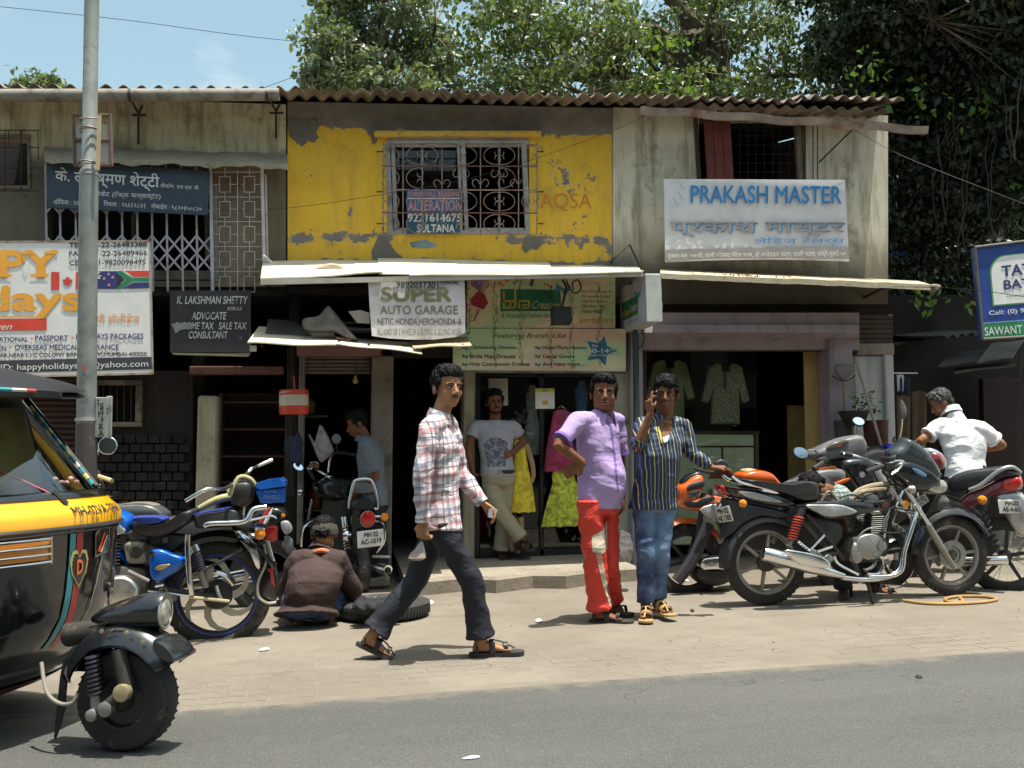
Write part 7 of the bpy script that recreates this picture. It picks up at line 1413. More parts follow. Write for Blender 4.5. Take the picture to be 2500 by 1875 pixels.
# exhaust
A.tub('exhaust_pipe', [(1400, 560, .12), (1360, 700, .13), (1330, 800, .14), (1240, 858, .15), (1060, 880, .16), (880, 862, .17)], .02, CHR, 4, 12); mb = MB(); aa, bb = A.C(272, 675, .19), A.C(890, 850, .17)
mb.tube([aa-(bb-aa)*.01, aa, aa.lerp(bb, .03), aa.lerp(bb, .2), aa.lerp(bb, .55), aa.lerp(bb, .8), aa.lerp(bb, .9), bb], [.028, .044, .052, .056, .054, .036, .028, .022], 20); mb.build('silencer', CHR, A.t); A.pil('heat_shield', [(410, 650), (520, 655), (700, 700), (760, 775), (690, 780), (560, 765), (500, 740)], .012, CHR, .245, .2)
for q in (((820, 700, .17), (850, 760, .17), (1000, 840, .17)), ((640, 650, .17), (740, 540, .18)), ((700, 670, .15), (810, 630, .16)), ((560, 590, .14), (640, 660, .16), (720, 720, .16))): A.tub('footrest_bracket', q, .011, CHR)
A.pil('footrest_plate', [(640, 650), (700, 660), (760, 710), (800, 690), (830, 740), (740, 760), (680, 710)], .008, ENG, .14, .1); A.tub('brake_pedal', [(1190, 720, .16), (1190, 790, .16), (1150, 835, .16), (1070, 835, .17)], .011, CHR); A.pil('pedal_pad', [(1160, 705), (1205, 700), (1215, 722), (1165, 722)], .03, CHR, .16, .2)
A.tub('centre_stand', [(1080, 850, .12), (1100, 950, .14), (1120, 1075, .16)], .014, BMT); A.tub('centre_stand', [(1080, 850, -.12), (1100, 950, -.14), (1125, 1050, -.16)], .014, BMT); MB().box(A.C(1125, 1075, .16), (.10, .06, .012)).build('stand_foot', DIRTM, A.t, smooth=False)
# bars, cockpit, nose fairing
A.pil('nose_fairing', [(1330, -15), (1420, -30), (1540, 10), (1650, 80), (1700, 150), (1640, 190), (1560, 230), (1450, 215), (1350, 130), (1290, 60)], .115, BPL, 0, .35, 3, 5); A.pil('windscreen', [(1305, -80), (1390, -150), (1440, -200), (1560, -120), (1660, 0), (1700, 80), (1705, 120), (1600, 100), (1460, 50), (1340, -10)], .10, M('smoked_screen', (.035, .045, .05), .12, coat=.6, dirt=(.12, .12, .12), ds=18, dn=.6), 0, .35)
A.pil('headlamp', [(1560, 110), (1640, 118), (1720, 130), (1750, 180), (1735, 225), (1670, 245), (1590, 225), (1555, 170)], .085, HLG, .0, .32); A.pil('blue_decal', [(1440, 40), (1500, 55), (1550, 90), (1530, 105), (1470, 75)], .003, M('pale_blue_decal', (.16, .32, .52), .4, var=.6, vs=90), .117, .1)
A.tub('handlebar', [(970, 60, .34), (1090, 20, .34), (1190, -10, .30), (1290, 0, .12), (1320, 10, 0), (1290, -5, -.12), (1230, -50, -.3), (1160, -70, -.36)], .012, CHR); A.tub('grip', [(972, 62, .34), (1095, 18, .34)], .018, RUBB); A.tub('grip', [(1215, -58, -.32), (1150, -75, -.38)], .018, RUBB)
A.tub('clutch_lever', [(1190, -20, .32), (1250, -15, .33), (1215, 40, .34), (1150, 80, .35)], .009, CHR); A.rect('switch_cluster', 1100, -5, 1165, 40, .03, RUBB, .33); A.pil('instrument_pod', [(1290, -40), (1400, -90), (1420, -40), (1330, 20)], .08, BMT, 0, .25)
for q in (((1160, 10, .3), (1290, 60, .1), (1360, 180, .03)), ((1200, 0, .28), (1330, 90, .06), (1380, 250, .03)), ((1300, 0, .05), (1380, 60, .08), (1390, 200, .08)), ((1250, 30, .1), (1300, 130, .08), (1260, 260, .05))): A.tub('cable', q, .006, CBL)
plate(A.t, A.C(1565, 300, .0), V((.84, -.12, .52)), V((-.45, 0, .85)), .135, .075, PLT, (('MH-02', (.12, .15, .88, .48)), ('AL 4175', (.08, .55, .92, .88))))
plate(A.t, A.C(45, 395, .03), V((.35, -.92, .15)), V((-.26, .0, .96)), .15, .115, PLT, (('MH 02', (.12, .1, .88, .44)), ('AE 1205', (.06, .56, .94, .9))))
# ---------------------------------------------------------------- orange motorcycle behind, facing left
PD = YP(G(1690, 1452).y+.15); D = Bike('parked_motorcycle', 'orange sports motorcycle facing left behind the black one', PD, 1690, 1445, 1600, 950, 2.458); ND = PD.n
cd = D.C(205, 1060-0); wheel(D.t, D.C(190, 1030), ND, .30, .05, BMT, 6, sw=.013); fender(D.t, D.C(190, 1030), ND, .345, R(30), R(140), .07, ORNG, 'front_fender')
wheel(D.t, D.C(1160, 1030), ND, .30, .06, BMT, 6); D.pil('front_fairing', [(120, 600), (160, 560), (210, 520), (265, 510), (275, 580), (255, 640), (200, 690), (130, 690)], .11, ORNG, 0, .3); D.pil('black_mask', [(172, 572), (255, 545), (262, 580), (165, 606)], .02, BMT, .10, .2); D.pil('black_intake', [(150, 668), (215, 672), (270, 640), (330, 650), (230, 705), (160, 700)], .02, BMT, .105, .2); D.pil('headlamp', [(160, 615), (240, 592), (252, 612), (228, 650), (168, 660)], .05, M('dim_headlamp', (.2, .2, .18), .12, .5), .06, .25); D.pil('belly_fairing', [(130, 690), (260, 640), (380, 640), (420, 700), (300, 720), (220, 730)], .11, ORNG, 0, .2); D.pil('windscreen', [(150, 588), (165, 530), (250, 490), (275, 515), (225, 560)], .06, BPL, 0, .3)
D.pil('fuel_tank', [(480, 515), (520, 490), (600, 482), (670, 500), (715, 545), (730, 580), (600, 580), (500, 560)], .14, ORNG, 0, .3); MB().lathe(D.C(552, 492, .03), V((.0, -.15, 1)), [(0, .07), (.012, .066), (.014, .04), (.02, .03), (.02, 0)], 22).build('filler_ring', M('pale_gold_ring', (.55, .46, .28), .4, .6), D.t)
D.pil('body_frame', [(330, 600), (1000, 600), (1050, 760), (900, 950), (500, 960), (380, 820)], .09, BMT, 0, .1); D.pil('tail_cowl', [(700, 600), (790, 560), (960, 478), (1110, 480), (1125, 540), (1090, 560), (1000, 580), (760, 640)], .12, GREYP, 0, .3); D.pil('orange_stripe', [(1010, 580), (1030, 560), (1110, 530), (1118, 545), (1050, 580)], .01, ORNG, .12, .1); D.pil('orange_stripe', [(960, 478), (1020, 466), (1055, 462), (1050, 470), (970, 484)], .03, ORNG, .06, .1)
D.tub('handlebar', [(300, 470, .3), (330, 500, .1), (340, 500, -.1), (310, 480, -.3)], .013, RUBB); D.pil('round_mirror', [(300, 440), (340, 418), (375, 440), (370, 475), (320, 478)], .02, BMT, .2, .3); D.tub('fork', [(270, 620, .08), (215, 1000, .08)], .022, BMT); D.tub('black_cowl_strut', [(290, 800, .1), (200, 1000, .12), (100, 1140, .12)], .05, BMT)
D.pil('engine_cover', [(230, 1010), (330, 990), (400, 1000), (400, 1080), (320, 1100), (240, 1080)], .12, CHR, 0, .3); D.pil('engine_lower', [(220, 1060), (430, 1060), (430, 1150), (300, 1180), (210, 1120)], .12, BMT, 0, .3)
tlu = [(300, 700), (350, 650), (395, 640), (430, 700), (380, 745), (320, 750)]; D.pil('chrome_lamp_surround', tlu, .06, CHR, .2, .3); D.pil('red_lamp', [(330, 690), (385, 665), (405, 690), (350, 725)], .02, REDL, .26, .2); D.pil('grey_panel', [(215, 715), (330, 680), (400, 745), (330, 790)], .01, SILV, .19, .1)
# ---------------------------------------------------------------- scooter behind
PS = YP(G(2010, 1440).y+.45); S_ = Bike('parked_scooter', 'black scooter seen over its handlebar cowl with an oval mirror, behind the black motorcycle', PS, 2060, 1415, 1600, 950, 2.458, cat='scooter')
S_.pil('handlebar_cowl', [(915, 400), (940, 365), (1010, 330), (1110, 290), (1210, 275), (1240, 300), (1255, 350), (1230, 400), (1150, 440), (1060, 420), (960, 430)], .12, GREYP, 0, .3, 3, 5); S_.pil('instrument_panel', [(985, 355), (1020, 325), (1090, 305), (1120, 312), (1080, 345), (1010, 365)], .02, M('instrument_glass', (.10, .08, .07), .15, coat=.5), .115, .2)
for q in ((1000, 350, 1100, 318),): S_.tub('red_needle', [(1040, 350, .13), (1070, 338, .138)], .004, REDL, 0)
S_.tub('grip', [(850, 475, .3), (930, 440, .22)], .02, RUBB); S_.tub('grip', [(1240, 310, -.2), (1300, 295, -.32)], .02, RUBB); S_.pil('switch', [(925, 420), (970, 405), (985, 440), (940, 455)], .03, RUBB, .14, .2)
S_.pil('apron', [(1060, 420), (1230, 400), (1280, 480), (1330, 700), (1250, 760), (1180, 620), (1110, 520)], .17, BPL, 0, .25); S_.pil('apron_rim', [(1240, 480), (1290, 480), (1370, 640), (1330, 640)], .02, SILV, .16, .2); MB().lathe(S_.C(1180, 510, .16), S_.n, [(0, .028), (.01, .026), (.01, 0)], 18).build('brand_disc', SILV, S_.t)
wheel(S_.t, S_.C(1440, 1060, 0), S_.n, .215, .05, SILV, 5, sw=.02); fender(S_.t, S_.C(1440, 1060, 0), S_.n, .26, R(15), R(165), .08, BPL, 'front_fender'); S_.pil('floor_body', [(1100, 900), (1340, 940), (1300, 1010), (900, 1010), (800, 800), (860, 720)], .15, BMT, 0, .2)
S_.tub('mirror_arm', [(930, 385, .12), (900, 365, .16), (850, 365, .2)], .007, CHR); 
def oval(par, c, nrm, a, b, tilt=0.0, back=BMT):
    nrm = V(nrm).normalized(); x = V((0, 0, 1)).cross(nrm).normalized(); y = nrm.cross(x); x2 = x*math.cos(tilt)+y*math.sin(tilt); y2 = y*math.cos(tilt)-x*math.sin(tilt)
    pts = [c+x2*a*math.cos(t)+y2*b*math.sin(t) for t in [i*math.pi/10 for i in range(20)]]; o = MB().pillow([p-nrm*.012 for p in pts], nrm, .014, .22, 3, 0).build('mirror', back, par); MB().prism([c+(p-c)*.88+nrm*.004 for p in pts], nrm*.003).build('mirror_glass', MRR, o, smooth=False); return o
oval(S_.t, S_.C(803, 382, .22), (-.12, -1, .22), .068, .050, -.35)
oval(S_.t, S_.C(1290, 190, -.2), (-.05, -1, .55), .058, .045, -.2); S_.tub('mirror_arm', [(1240, 290, -.1), (1250, 240, -.15), (1290, 195, -.22)], .007, BMT)
# ---------------------------------------------------------------- blue motorcycle deep behind the nose fairing
PB2 = YP(G(2200, 1400).y+.6); B2 = Bike('parked_motorcycle', 'blue motorcycle mostly hidden behind the black machine nose fairing', PB2, 2250, 1392, 1950, 960, 4.88)
B2.pil('fuel_tank', [(1000, 640), (1060, 605), (1200, 600), (1310, 650), (1330, 720), (1100, 790), (1010, 740)], .13, M('royal_blue_tank', (.015, .025, .28), .25, coat=.7), 0, .3); B2.tub('handlebar', [(950, 610, .3), (1130, 590, .1), (1200, 570, -.1), (1340, 520, -.3)], .012, CHR); B2.pil('mirror', [(1150, 80), (1190, 140), (1215, 220), (1195, 290), (1150, 310), (1130, 230), (1130, 130)], .02, GREYP, .1, .3); B2.tub('mirror_arm', [(1160, 300, .1), (1165, 430, .08), (1150, 590, .05)], .01, CHR)
B2.pil('headlamp_cowl', [(1200, 600), (1310, 620), (1300, 700), (1210, 700)], .07, HLG, .1, .3); B2.pil('body', [(700, 700), (1300, 760), (1250, 1500), (800, 1500)], .08, BMT, 0, .2); wheel(B2.t, B2.C(1500, 1950, 0), B2.n, .29, .05, BMT, 5); B2.tub('fork', [(1250, 760, .08), (1500, 1950, .08)], .022, CHR, 0); B2.tub('fork', [(1250, 760, -.08), (1500, 1950, -.08)], .022, CHR, 0); B2.tub('lever', [(1230, 580, .3), (1290, 540, .3), (1340, 525, .3)], .01, CHR)
# ---------------------------------------------------------------- dark red motorcycle at the right edge, seen from its rear quarter
PE = Plane(G(2470, 1440), R(-38)); E_ = Bike('parked_motorcycle', 'dark red motorcycle at the right edge, tail towards the street', PE, 2460, 1432, 1600, 950, 2.458); NE = PE.n
wheel(E_.t, E_.C(2100, 1000), NE, .305, .05, DIRTM, 5, wire=24, spmat=BMT); E_.pil('tail_body', [(1780, 740), (1850, 640), (1960, 590), (2060, 540), (2170, 510), (2200, 540), (2195, 600), (2080, 620), (1960, 660), (1860, 760), (1800, 820)], .09, DRED, 0, .3); E_.pil('tail_lamp', [(2075, 545), (2130, 525), (2190, 525), (2205, 570), (2170, 605), (2085, 610)], .08, REDL, .02, .3); E_.pil('seat', [(1760, 540), (1860, 490), (2000, 470), (2120, 460), (2180, 490), (2190, 515), (2060, 530), (1930, 580), (1850, 610), (1770, 610)], .11, SEAT, 0, .3); E_.tub('grab_rail', [(1890, 600, .13), (1960, 570, .14), (2060, 490, .14), (2140, 465, .10), (2190, 500, .02)], .016, M('silver_rail', (.42, .43, .43), .35, .6), 4, 10)
MB().lathe(E_.C(1968, 658, .17), NE, [(-.03, .014), (-.015, .034), (.0, .036), (.02, .026), (.028, 0)], 16).build('indicator', AMB, E_.t); E_.tub('indicator_stem', [(2010, 655, .08), (1975, 658, .15)], .008, RUBB, 0); E_.pil('rear_fender', [(2040, 620), (2200, 620), (2260, 760), (2250, 860), (2180, 880), (2100, 760)], .075, SILV, .0, .2)
plate(E_.t, E_.C(2140, 700, .10), CR, V((-.08, 0, 1)), .20, .105, PLT, (('MH-02', (.25, .1, .78, .44)), ('AE-4-608', (.12, .54, .9, .88)))); E_.pil('fuel_tank', [(1600, 400), (1680, 370), (1730, 400), (1740, 470), (1650, 500), (1600, 460)], .13, DRED, 0, .3); E_.pil('headlamp', [(1590, 360), (1640, 350), (1700, 370), (1710, 410), (1650, 420)], .06, CHR, .05, .3); E_.pil('engine_body', [(1700, 640), (1900, 700), (2060, 900), (1950, 1060), (1700, 1040), (1600, 850)], .10, DIRTM, 0, .2)
wheel(E_.t, E_.C(1330, 990), NE, .30, .05, BMT, 5); E_.tub('fork', [(1560, 480, .08), (1330, 990, .08)], .02, CHR, 0); coil(E_.t, E_.C(1960, 720, .13), E_.C(2070, 960, .13), .028, 8, SPRP); E_.tub('silencer', [(1800, 1020, .16), (2120, 1010, .18)], .04, CHR, 0, 14); E_.tub('handlebar', [(1560, 330, .32), (1600, 370, .1), (1610, 380, -.1), (1580, 350, -.3)], .012, CHR)
# ---------------------------------------------------------------- blue cruiser on the left
PC = Plane(G(535, 1556), R(0)); B = Bike('parked_motorcycle', 'blue cruiser motorcycle with blue seat parked at left behind the three wheeler', PC, 535, 1556, 250, 1150, 3.858); NB = PC.n; cb_ = B.C(1085, 1160)
wheel(B.t, cb_, NB, .345, .075, BMT, 6, curved=.9, spmat=CREAMW, rimc=BMT, rimr=.78, sw=.022, phase=.9); MB().lathe(cb_, NB, [(.036, .262), (.042, .262), (.042, .250), (.036, .250)], 48, close=True).build('blue_rim_line', M('dark_blue_rim', (.02, .05, .30), .3, .3, coat=.4), B.t); MB().lathe(cb_-NB*.0, NB, [(.0, .10), (.05, .085), (.055, 0)], 28).build('brake_drum', BMT, B.t); cb2 = B.C(-180, 1160); wheel(B.t, cb2, NB, .32, .055, BMT, 6, curved=.9, spmat=CREAMW); fender(B.t, cb2, NB, .37, R(20), R(160), .08, BLUM, 'front_fender')
fender(B.t, cb_, NB, .42, R(25), R(135), .10, BPL, 'rear_fender'); B.pil('fuel_tank', [(-120, 380), (40, 335), (130, 345), (240, 390), (300, 440), (305, 510), (270, 580), (120, 600), (-60, 600), (-140, 500)], .14, BLUM, 0, .3, 3, 5); B.pil('tank_panel', [(60, 450), (160, 455), (240, 510), (260, 560), (150, 590), (40, 570)], .008, SILV, .135, .3)
B.pil('front_seat_side', [(300, 460), (440, 500), (580, 490), (700, 430), (800, 370), (900, 345), (905, 400), (870, 460), (700, 570), (520, 620), (380, 600), (290, 540)], .14, SEAT, 0, .25); B.pil('front_seat_top', [(305, 430), (380, 420), (540, 420), (625, 440), (590, 480), (480, 492), (330, 480)], .115, BLUS, 0, .2); B.pil('pillion_seat', [(880, 400), (1100, 365), (1210, 345), (1300, 350), (1325, 400), (1320, 500), (1180, 520), (960, 535), (885, 520)], .13, SEAT, 0, .2); B.pil('pillion_seat_top', [(885, 395), (1080, 358), (1225, 340), (1215, 372), (1080, 395), (890, 418)], .115, BLUS, 0, .15)
B.pil('backrest', [(1250, 110), (1310, 85), (1390, 85), (1430, 130), (1425, 240), (1380, 320), (1300, 345), (1230, 320), (1215, 240)], .13, SEAT, 0, .3); B.tub('backrest_stay', [(1330, 330, .0), (1320, 480, 0)], .015, CHR)
B.pil('side_cover', [(480, 740), (530, 712), (600, 715), (700, 755), (800, 790), (820, 830), (790, 880), (700, 950), (580, 1025), (520, 1020), (482, 960), (472, 850)], .05, BLUM, .10, .22, 4, 5); B.pil('gold_badge', [(540, 900), (560, 870), (600, 858), (680, 852), (650, 880), (610, 900), (580, 908)], .004, M('gold_badge', (.65, .5, .2), .35, .7), .152, .1); MB().lathe(B.C(514, 756, .15), NB, [(0, .018), (.004, .018), (.005, .01), (.005, 0)], 18).build('lock', CHR, B.t)
B.pil('primary_cover', [(-80, 980), (60, 975), (240, 955), (340, 990), (395, 1070), (390, 1160), (330, 1230), (200, 1250), (60, 1240), (-80, 1220)], .045, M('polished_alloy_case', (.62, .61, .58), .22, .9, dirt=(.35, .3, .22), ds=7, dn=.6), .13, .22, 4, 5); B.pil('crankcase', [(-80, 900), (380, 880), (480, 1000), (460, 1200), (300, 1280), (-80, 1260)], .11, DIRTM, 0, .15); B.pil('gearbox', [(240, 660), (430, 650), (445, 760), (440, 850), (280, 860), (240, 760)], .09, M('dirty_alloy', (.30, .28, .22), .6, .4, dirt=(.08, .07, .05), ds=15), .02, .15); MB().lathe(B.C(350, 750, .112), NB, [(0, .04), (.008, .035), (.012, 0)], 16).build('carburettor_cap', DIRTM, B.t)
for i in range(9): MB().rbox(B.C(40, 640+i*32, 0), (.20, .17, .006), None, .002).build('fin', ENG, B.t, smooth=False)
MB().box(B.C(40, 770, 0), (.14, .12, .28)).build('barrel_core', DIRTM, B.t); B.pil('battery_side', [(440, 600), (800, 600), (820, 760), (640, 740), (480, 700)], .07, BMT, 0, .12)
for i in range(4): B.tub('vent_rib', [(590, 622+i*14, .075), (635, 618+i*14, .075)], .004, ALLOY, 0)
B.tub('saree_guard_tube', [(845, 580, .17), (845, 700, .18), (865, 980, .19), (885, 1130, .18)], .019, CHR, 4, 12); B.tub('lower_rail', [(860, 1150, .18), (1050, 1170, .18), (1220, 1195, .15)], .011, M('pale_gold_ring', (.55, .46, .28))); coil(B.t, B.C(905, 730, .14), B.C(965, 920, .14), .028, 9, SPRP, .006); MB().tube([B.C(885, 680, .14), B.C(910, 740, .14)], .034, 14).build('shock_top', CHR, B.t); MB().tube([B.C(965, 920, .14), B.C(1005, 1070, .14)], [.03, .022], 12).build('shock_body', ALLOY, B.t); B.rect('bracket_plate', 1010, 870, 1080, 985, .006, ALLOY, .16); B.tub('brace_rod', [(900, 945, .16), (1120, 840, .16), (1340, 715, .14)], .010, BMT, 0)
B.tub('swing_arm', [(640, 1100, .10), (860, 1130, .11), (1085, 1160, .11)], .022, BMT); B.tub('exhaust', [(420, 1180, -.14), (900, 1100, -.16), (1380, 1000, -.16)], .05, CHR, 0, 14); B.tub('chain_guard', [(1060, 930, .10), (1180, 960, .11), (1260, 1050, .11)], .018, CHR); B.tub('brake_link', [(470, 1100, .14), (650, 1120, .14), (860, 1150, .14)], .007, CHR); B.tub('foot_peg', [(660, 1180, .14), (720, 1150, .2)], .024, BMT, 0, 12); B.tub('foot_peg_stem', [(620, 1070, .12), (690, 1150, .14)], .01, CHR, 0); B.tub('kick_lever', [(1100, 1050, .14), (1120, 1120, .15), (1150, 1185, .15)], .012, ALLOY); B.tub('tie_bar', [(290, 915, .15), (480, 1010, .14)], .012, ALLOY, 0); B.tub('stand_bar', [(-60, 1290, .1), (150, 1265, .14), (390, 1235, .14)], .009, CHR)
B.tub('grab_rail', [(1000, 500, .15), (1050, 480, .16), (1300, 470, .16), (1390, 440, .16), (1440, 350, .14), (1560, 330, .12)], .018, CHR, 4, 12); B.tub('luggage_rod', [(1400, 450, .14), (1500, 430, .12), (1600, 410, .10), (1650, 440, .1)], .009, CHR)
B.tub('handlebar', [(870, 255, .36), (1060, 150, .36), (1180, 155, .22), (1280, 90, .05), (1340, 30, -.15), (1380, -20, -.2), (1420, -40, -.3), (1560, -100, -.36)], .013, CHR, 4, 12); MB().tube([B.C(910, 355, 0), B.C(1080, 270, 0), B.C(1230, 240, 0)], [.02, .026, .03], 10, 3).build('rolled_cloth', M('pale_olive_cloth', (.42, .38, .19), .8, bump=.4, bs=40), B.t); B.tub('cloth_knot', [(1210, 160, .1), (1230, 210, .12), (1300, 60, .1), (1400, 70, .08), (1450, 140, .06)], .016, M('pale_olive_cloth', (.42, .38, .19)))
B.pil('tail_lamp', [(1535, 510), (1640, 508), (1650, 580), (1645, 655), (1560, 660), (1530, 600)], .05, REDL, 0, .25); MB().tube([B.C(1390, 560, 0), B.C(1440, 570, 0), B.C(1530, 582, 0)], [.03, .062, .058], 18).build('lamp_housing', CHR, B.t); MB().lathe(B.C(1498, 582, .10), NB, [(-.05, .02), (-.02, .036), (.02, .036), (.03, 0)], 14).build('indicator', AMB, B.t); B.pil('rear_fender_end', [(1220, 520), (1340, 560), (1440, 660), (1500, 800), (1510, 920), (1470, 925), (1400, 760), (1300, 640)], .08, CHR, 0, .2); B.pil('mud_flap', [(1560, 800), (1640, 900), (1660, 1120), (1620, 1230), (1520, 1190), (1480, 1110), (1520, 980)], .05, BPL, .0, .2); B.tub('mud_guard_rod', [(1530, 680, .06), (1550, 850, .07), (1480, 1020, .08), (1480, 1160, .08), (1560, 1225, .08), (1640, 1225, .06)], .009, M('pale_steel', (.5, .48, .42), .4, .8)); B.pil('red_star', [(1555, 915), (1590, 905), (1600, 840), (1615, 900), (1630, 905), (1612, 930), (1630, 1090), (1600, 1040), (1595, 1100), (1590, 960)], .003, M('red_plastic', (.62, .06, .03)), .052, .05, 0)
plate(B.t, B.C(1568, 735, .05), V((.5, -.8, -.1)), V((-.25, 0, .95)), .10, .14, PLT, ())
bx = thing('fairing_box', 'bright blue lidded plastic box strapped behind the blue cruiser backrest', 'box', B.C(1600, 300)); bx2 = B.t; MB().pillow([B.C(x, y) for x, y in ((1450, 175), (1730, 150), (1725, 290), (1500, 300))], NB, .13, .08, 3, 0).build('box_body', BLUM, bx); MB().pillow([B.C(x, y) for x, y in ((1455, 110), (1560, 75), (1700, 58), (1735, 90), (1738, 140), (1500, 175), (1455, 160))], NB, .145, .12, 3, 0).build('lid', BLUM, bx); cl_ = M('pale_blue_text', (.2, .3, .5)); pl_ = Plane(PC.o, 0)
lettering('ROYAL', (645, 1196, 676, 1203), PC, .135, cl_, bx, slant=.2); lettering('ENFIELD', (643, 1209, 685, 1218), PC, .135, cl_, bx, slant=.2)
# grey tank of another machine behind the cruiser
PG = YP(G(535, 1500).y+.3); B3 = Bike('parked_motorcycle', 'black and red motorcycle standing between the blue cruiser and the pillar', PG, 420, 1455, 250, 1150, 3.858)
B3.pil('fuel_tank', [(80, 330), (200, 300), (420, 295), (560, 330), (640, 400), (600, 440), (420, 460), (200, 440)], .15, M('dusty_grey_tank', (.10, .105, .11), .3, .3, coat=.5), 0, .3); B3.pil('tank_top', [(100, 325), (240, 298), (430, 292), (540, 320), (430, 330), (220, 330)], .12, M('dusty_lid', (.15, .14, .10), .7), 0, .2); B3.pil('tail_panel', [(1400, 440), (1470, 370), (1560, 335), (1700, 345), (1740, 420), (1600, 520), (1480, 520)], .10, BPL, 0, .25)
for i_, m_ in ((0, M('red_plastic', (.62, .06, .03))), (1, WHT)): B3.pil('stripe', [(1500+45*i_, 440), (1560+45*i_, 345), (1590+25*i_, 342), (1545+45*i_, 430), (1500+35*i_, 510), (1470+45*i_, 510)], .004, m_, .10+.004*i_, .1, 2)
B3.pil('body', [(300, 450), (1500, 450), (1500, 560), (1000, 750), (400, 800)], .08, BMT, 0, .15); wheel(B3.t, B3.C(1560, 1000), B3.n, .30, .06, BMT, 5); wheel(B3.t, B3.C(150, 1000), B3.n, .30, .06, BMT, 5); B3.tub('handlebar', [(60, 180, .3), (90, 230, .1), (100, 240, -.2)], .012, CHR); B3.pil('rear_light', [(1690, 400), (1720, 395), (1730, 420), (1700, 430)], .03, AMB, .08, .2); B3.pil('silver_part', [(1690, 470), (1760, 460), (1800, 540), (1740, 590), (1700, 540)], .03, SILV, .1, .2); B3.pil('dark_flap', [(1720, 600), (1790, 620), (1800, 720), (1740, 760)], .02, GREYP, .1, .2)
# ---------------------------------------------------------------- black cruiser seen from behind
PR = YP(G(880, 1440).y); q0 = G(885, 1445); K = Bike('parked_motorcycle', 'black motorcycle seen from behind with round red lamp and white number plate', PR, 885, 1445, 680, 1000, 3.317); fw = V((-.30, .95, 0)).normalized(); rt = V((.95, .30, 0)).normalized()   # heading away, slightly left
def KP(x, y, f=0.0, r=0.0): return K.C(x, y)+fw*f+rt*r
wheel(K.t, KP(640, 1290, .05), -rt*-1, .30, .075, BMT, 6); MB().lathe(KP(690, 880, -.12), -fw, [(-.05, .045), (-.02, .062), (.0, .066), (.012, .058), (.018, .03), (.02, 0)], 26).build('tail_lamp', REDL, K.t); MB().lathe(KP(690, 880, -.10), -fw, [(-.03, .070), (.012, .071), (.012, .064)], 26).build('lamp_bezel', CHR, K.t)
MB().lathe(KP(835, 867, -.08), -fw, [(-.05, .02), (-.02, .038), (.0, .040)], 20).build('indicator_shell', CHR, K.t); MB().lathe(KP(835, 867, -.08), -fw, [(-.001, .037), (.012, .026), (.016, 0)], 20).build('indicator_lens', AMB, K.t); MB().tube([KP(750, 860, -.05), KP(810, 862, -.06)], .010, 8).build('indicator_stem', CHR, K.t)
MB().lathe(KP(545, 1020, -.04), -fw, [(-.05, .02), (-.02, .036), (.0, .040), (.015, .02), (.018, 0)], 20).build('indicator', CHR, K.t); plate(K.t, KP(697, 1033, -.16), rt*.998+V((0, 0, .05)), V((-.03, 0, 1)), .235, .142, PLT, (('MH 02', (.26, .12, .78, .40)), ('AC-1019', (.12, .52, .90, .80))))
MB().pillow([KP(x, y, .06) for x, y in ((570, 760), (600, 725), (680, 712), (740, 722), (775, 760), (775, 800), (720, 820), (600, 815))], fw, .14, .3, 4, 3).build('seat', SEAT, K.t); MB().pillow([KP(x, y, .45) for x, y in ((405, 620), (430, 580), (500, 555), (600, 550), (690, 565), (740, 620), (750, 690), (700, 750), (520, 755), (430, 700))], fw, .22, .35, 5, 3).build('fuel_tank', BPL, K.t); MB().lathe(KP(545, 556, .5), V((0, 0, 1)), [(0, .045), (.012, .04), (.014, 0)], 18).build('filler_cap', CHR, K.t)
MB().tube([KP(x, y, -.02) for x, y in ((565, 800), (570, 740), (600, 600), (630, 568), (720, 562), (760, 600), (790, 720), (795, 800), (770, 800))], .014, 10, 3).build('backrest_hoop', CHR, K.t); MB().pillow([KP(x, y, -.01) for x, y in ((595, 600), (640, 588), (720, 588), (755, 620), (765, 670), (590, 675))], fw, .015, .1, 2, 2).build('backrest_plate', M('grey_plate', (.16, .16, .17), .35, .3), K.t)
MB().tube([KP(x, y, f) for x, y, f in ((535, 540, .55), (545, 490, .52), (555, 390, .5), (580, 350, .48), (625, 345, .45))], .012, 8, 3).build('handlebar', CHR, K.t); MB().tube([KP(625, 345, .45), KP(810, 382, .38)], .017, 8).build('grip', RUBB, K.t); MB().tube([KP(x, y, f) for x, y, f in ((535, 540, .55), (440, 480, .6), (400, 500, .6), (380, 470, .6))], .012, 8, 3).build('handlebar', CHR, K.t); MB().tube([KP(420, 580, .5), KP(395, 500, .58)], .017, 8).build('grip', RUBB, K.t)
MB().tube([KP(600, 345, .45), KP(590, 260, .45)], .006, 6).build('mirror_arm', CHR, K.t); oval(K.t, KP(592, 230, .45), (0, -1, .12), .045, .050, 0); oval(K.t, KP(305, 468, .6), (.2, -1, .35), .055, .035, -.6); MB().lathe(KP(455, 460, .65), V((.1, -.7, .7)), [(0, .048), (.015, .05), (.018, .04), (.012, .038), (.012, 0)], 22).build('speedometer', CHR, K.t); MB().lathe(KP(330, 690, .6), -fw, [(-.03, .03), (0, .035), (.01, .02), (.012, 0)], 16).build('front_indicator', CHR, K.t)
for r_ in (-.13, .13): coil(K.t, KP(680, 940, .08, r_), KP(680, 1130, .0, r_), .030, 8, CHR, .007); MB().tube([KP(675, 870, .1, r_), KP(680, 950, .08, r_)], .03, 12).build('shock_top', CHR, K.t)
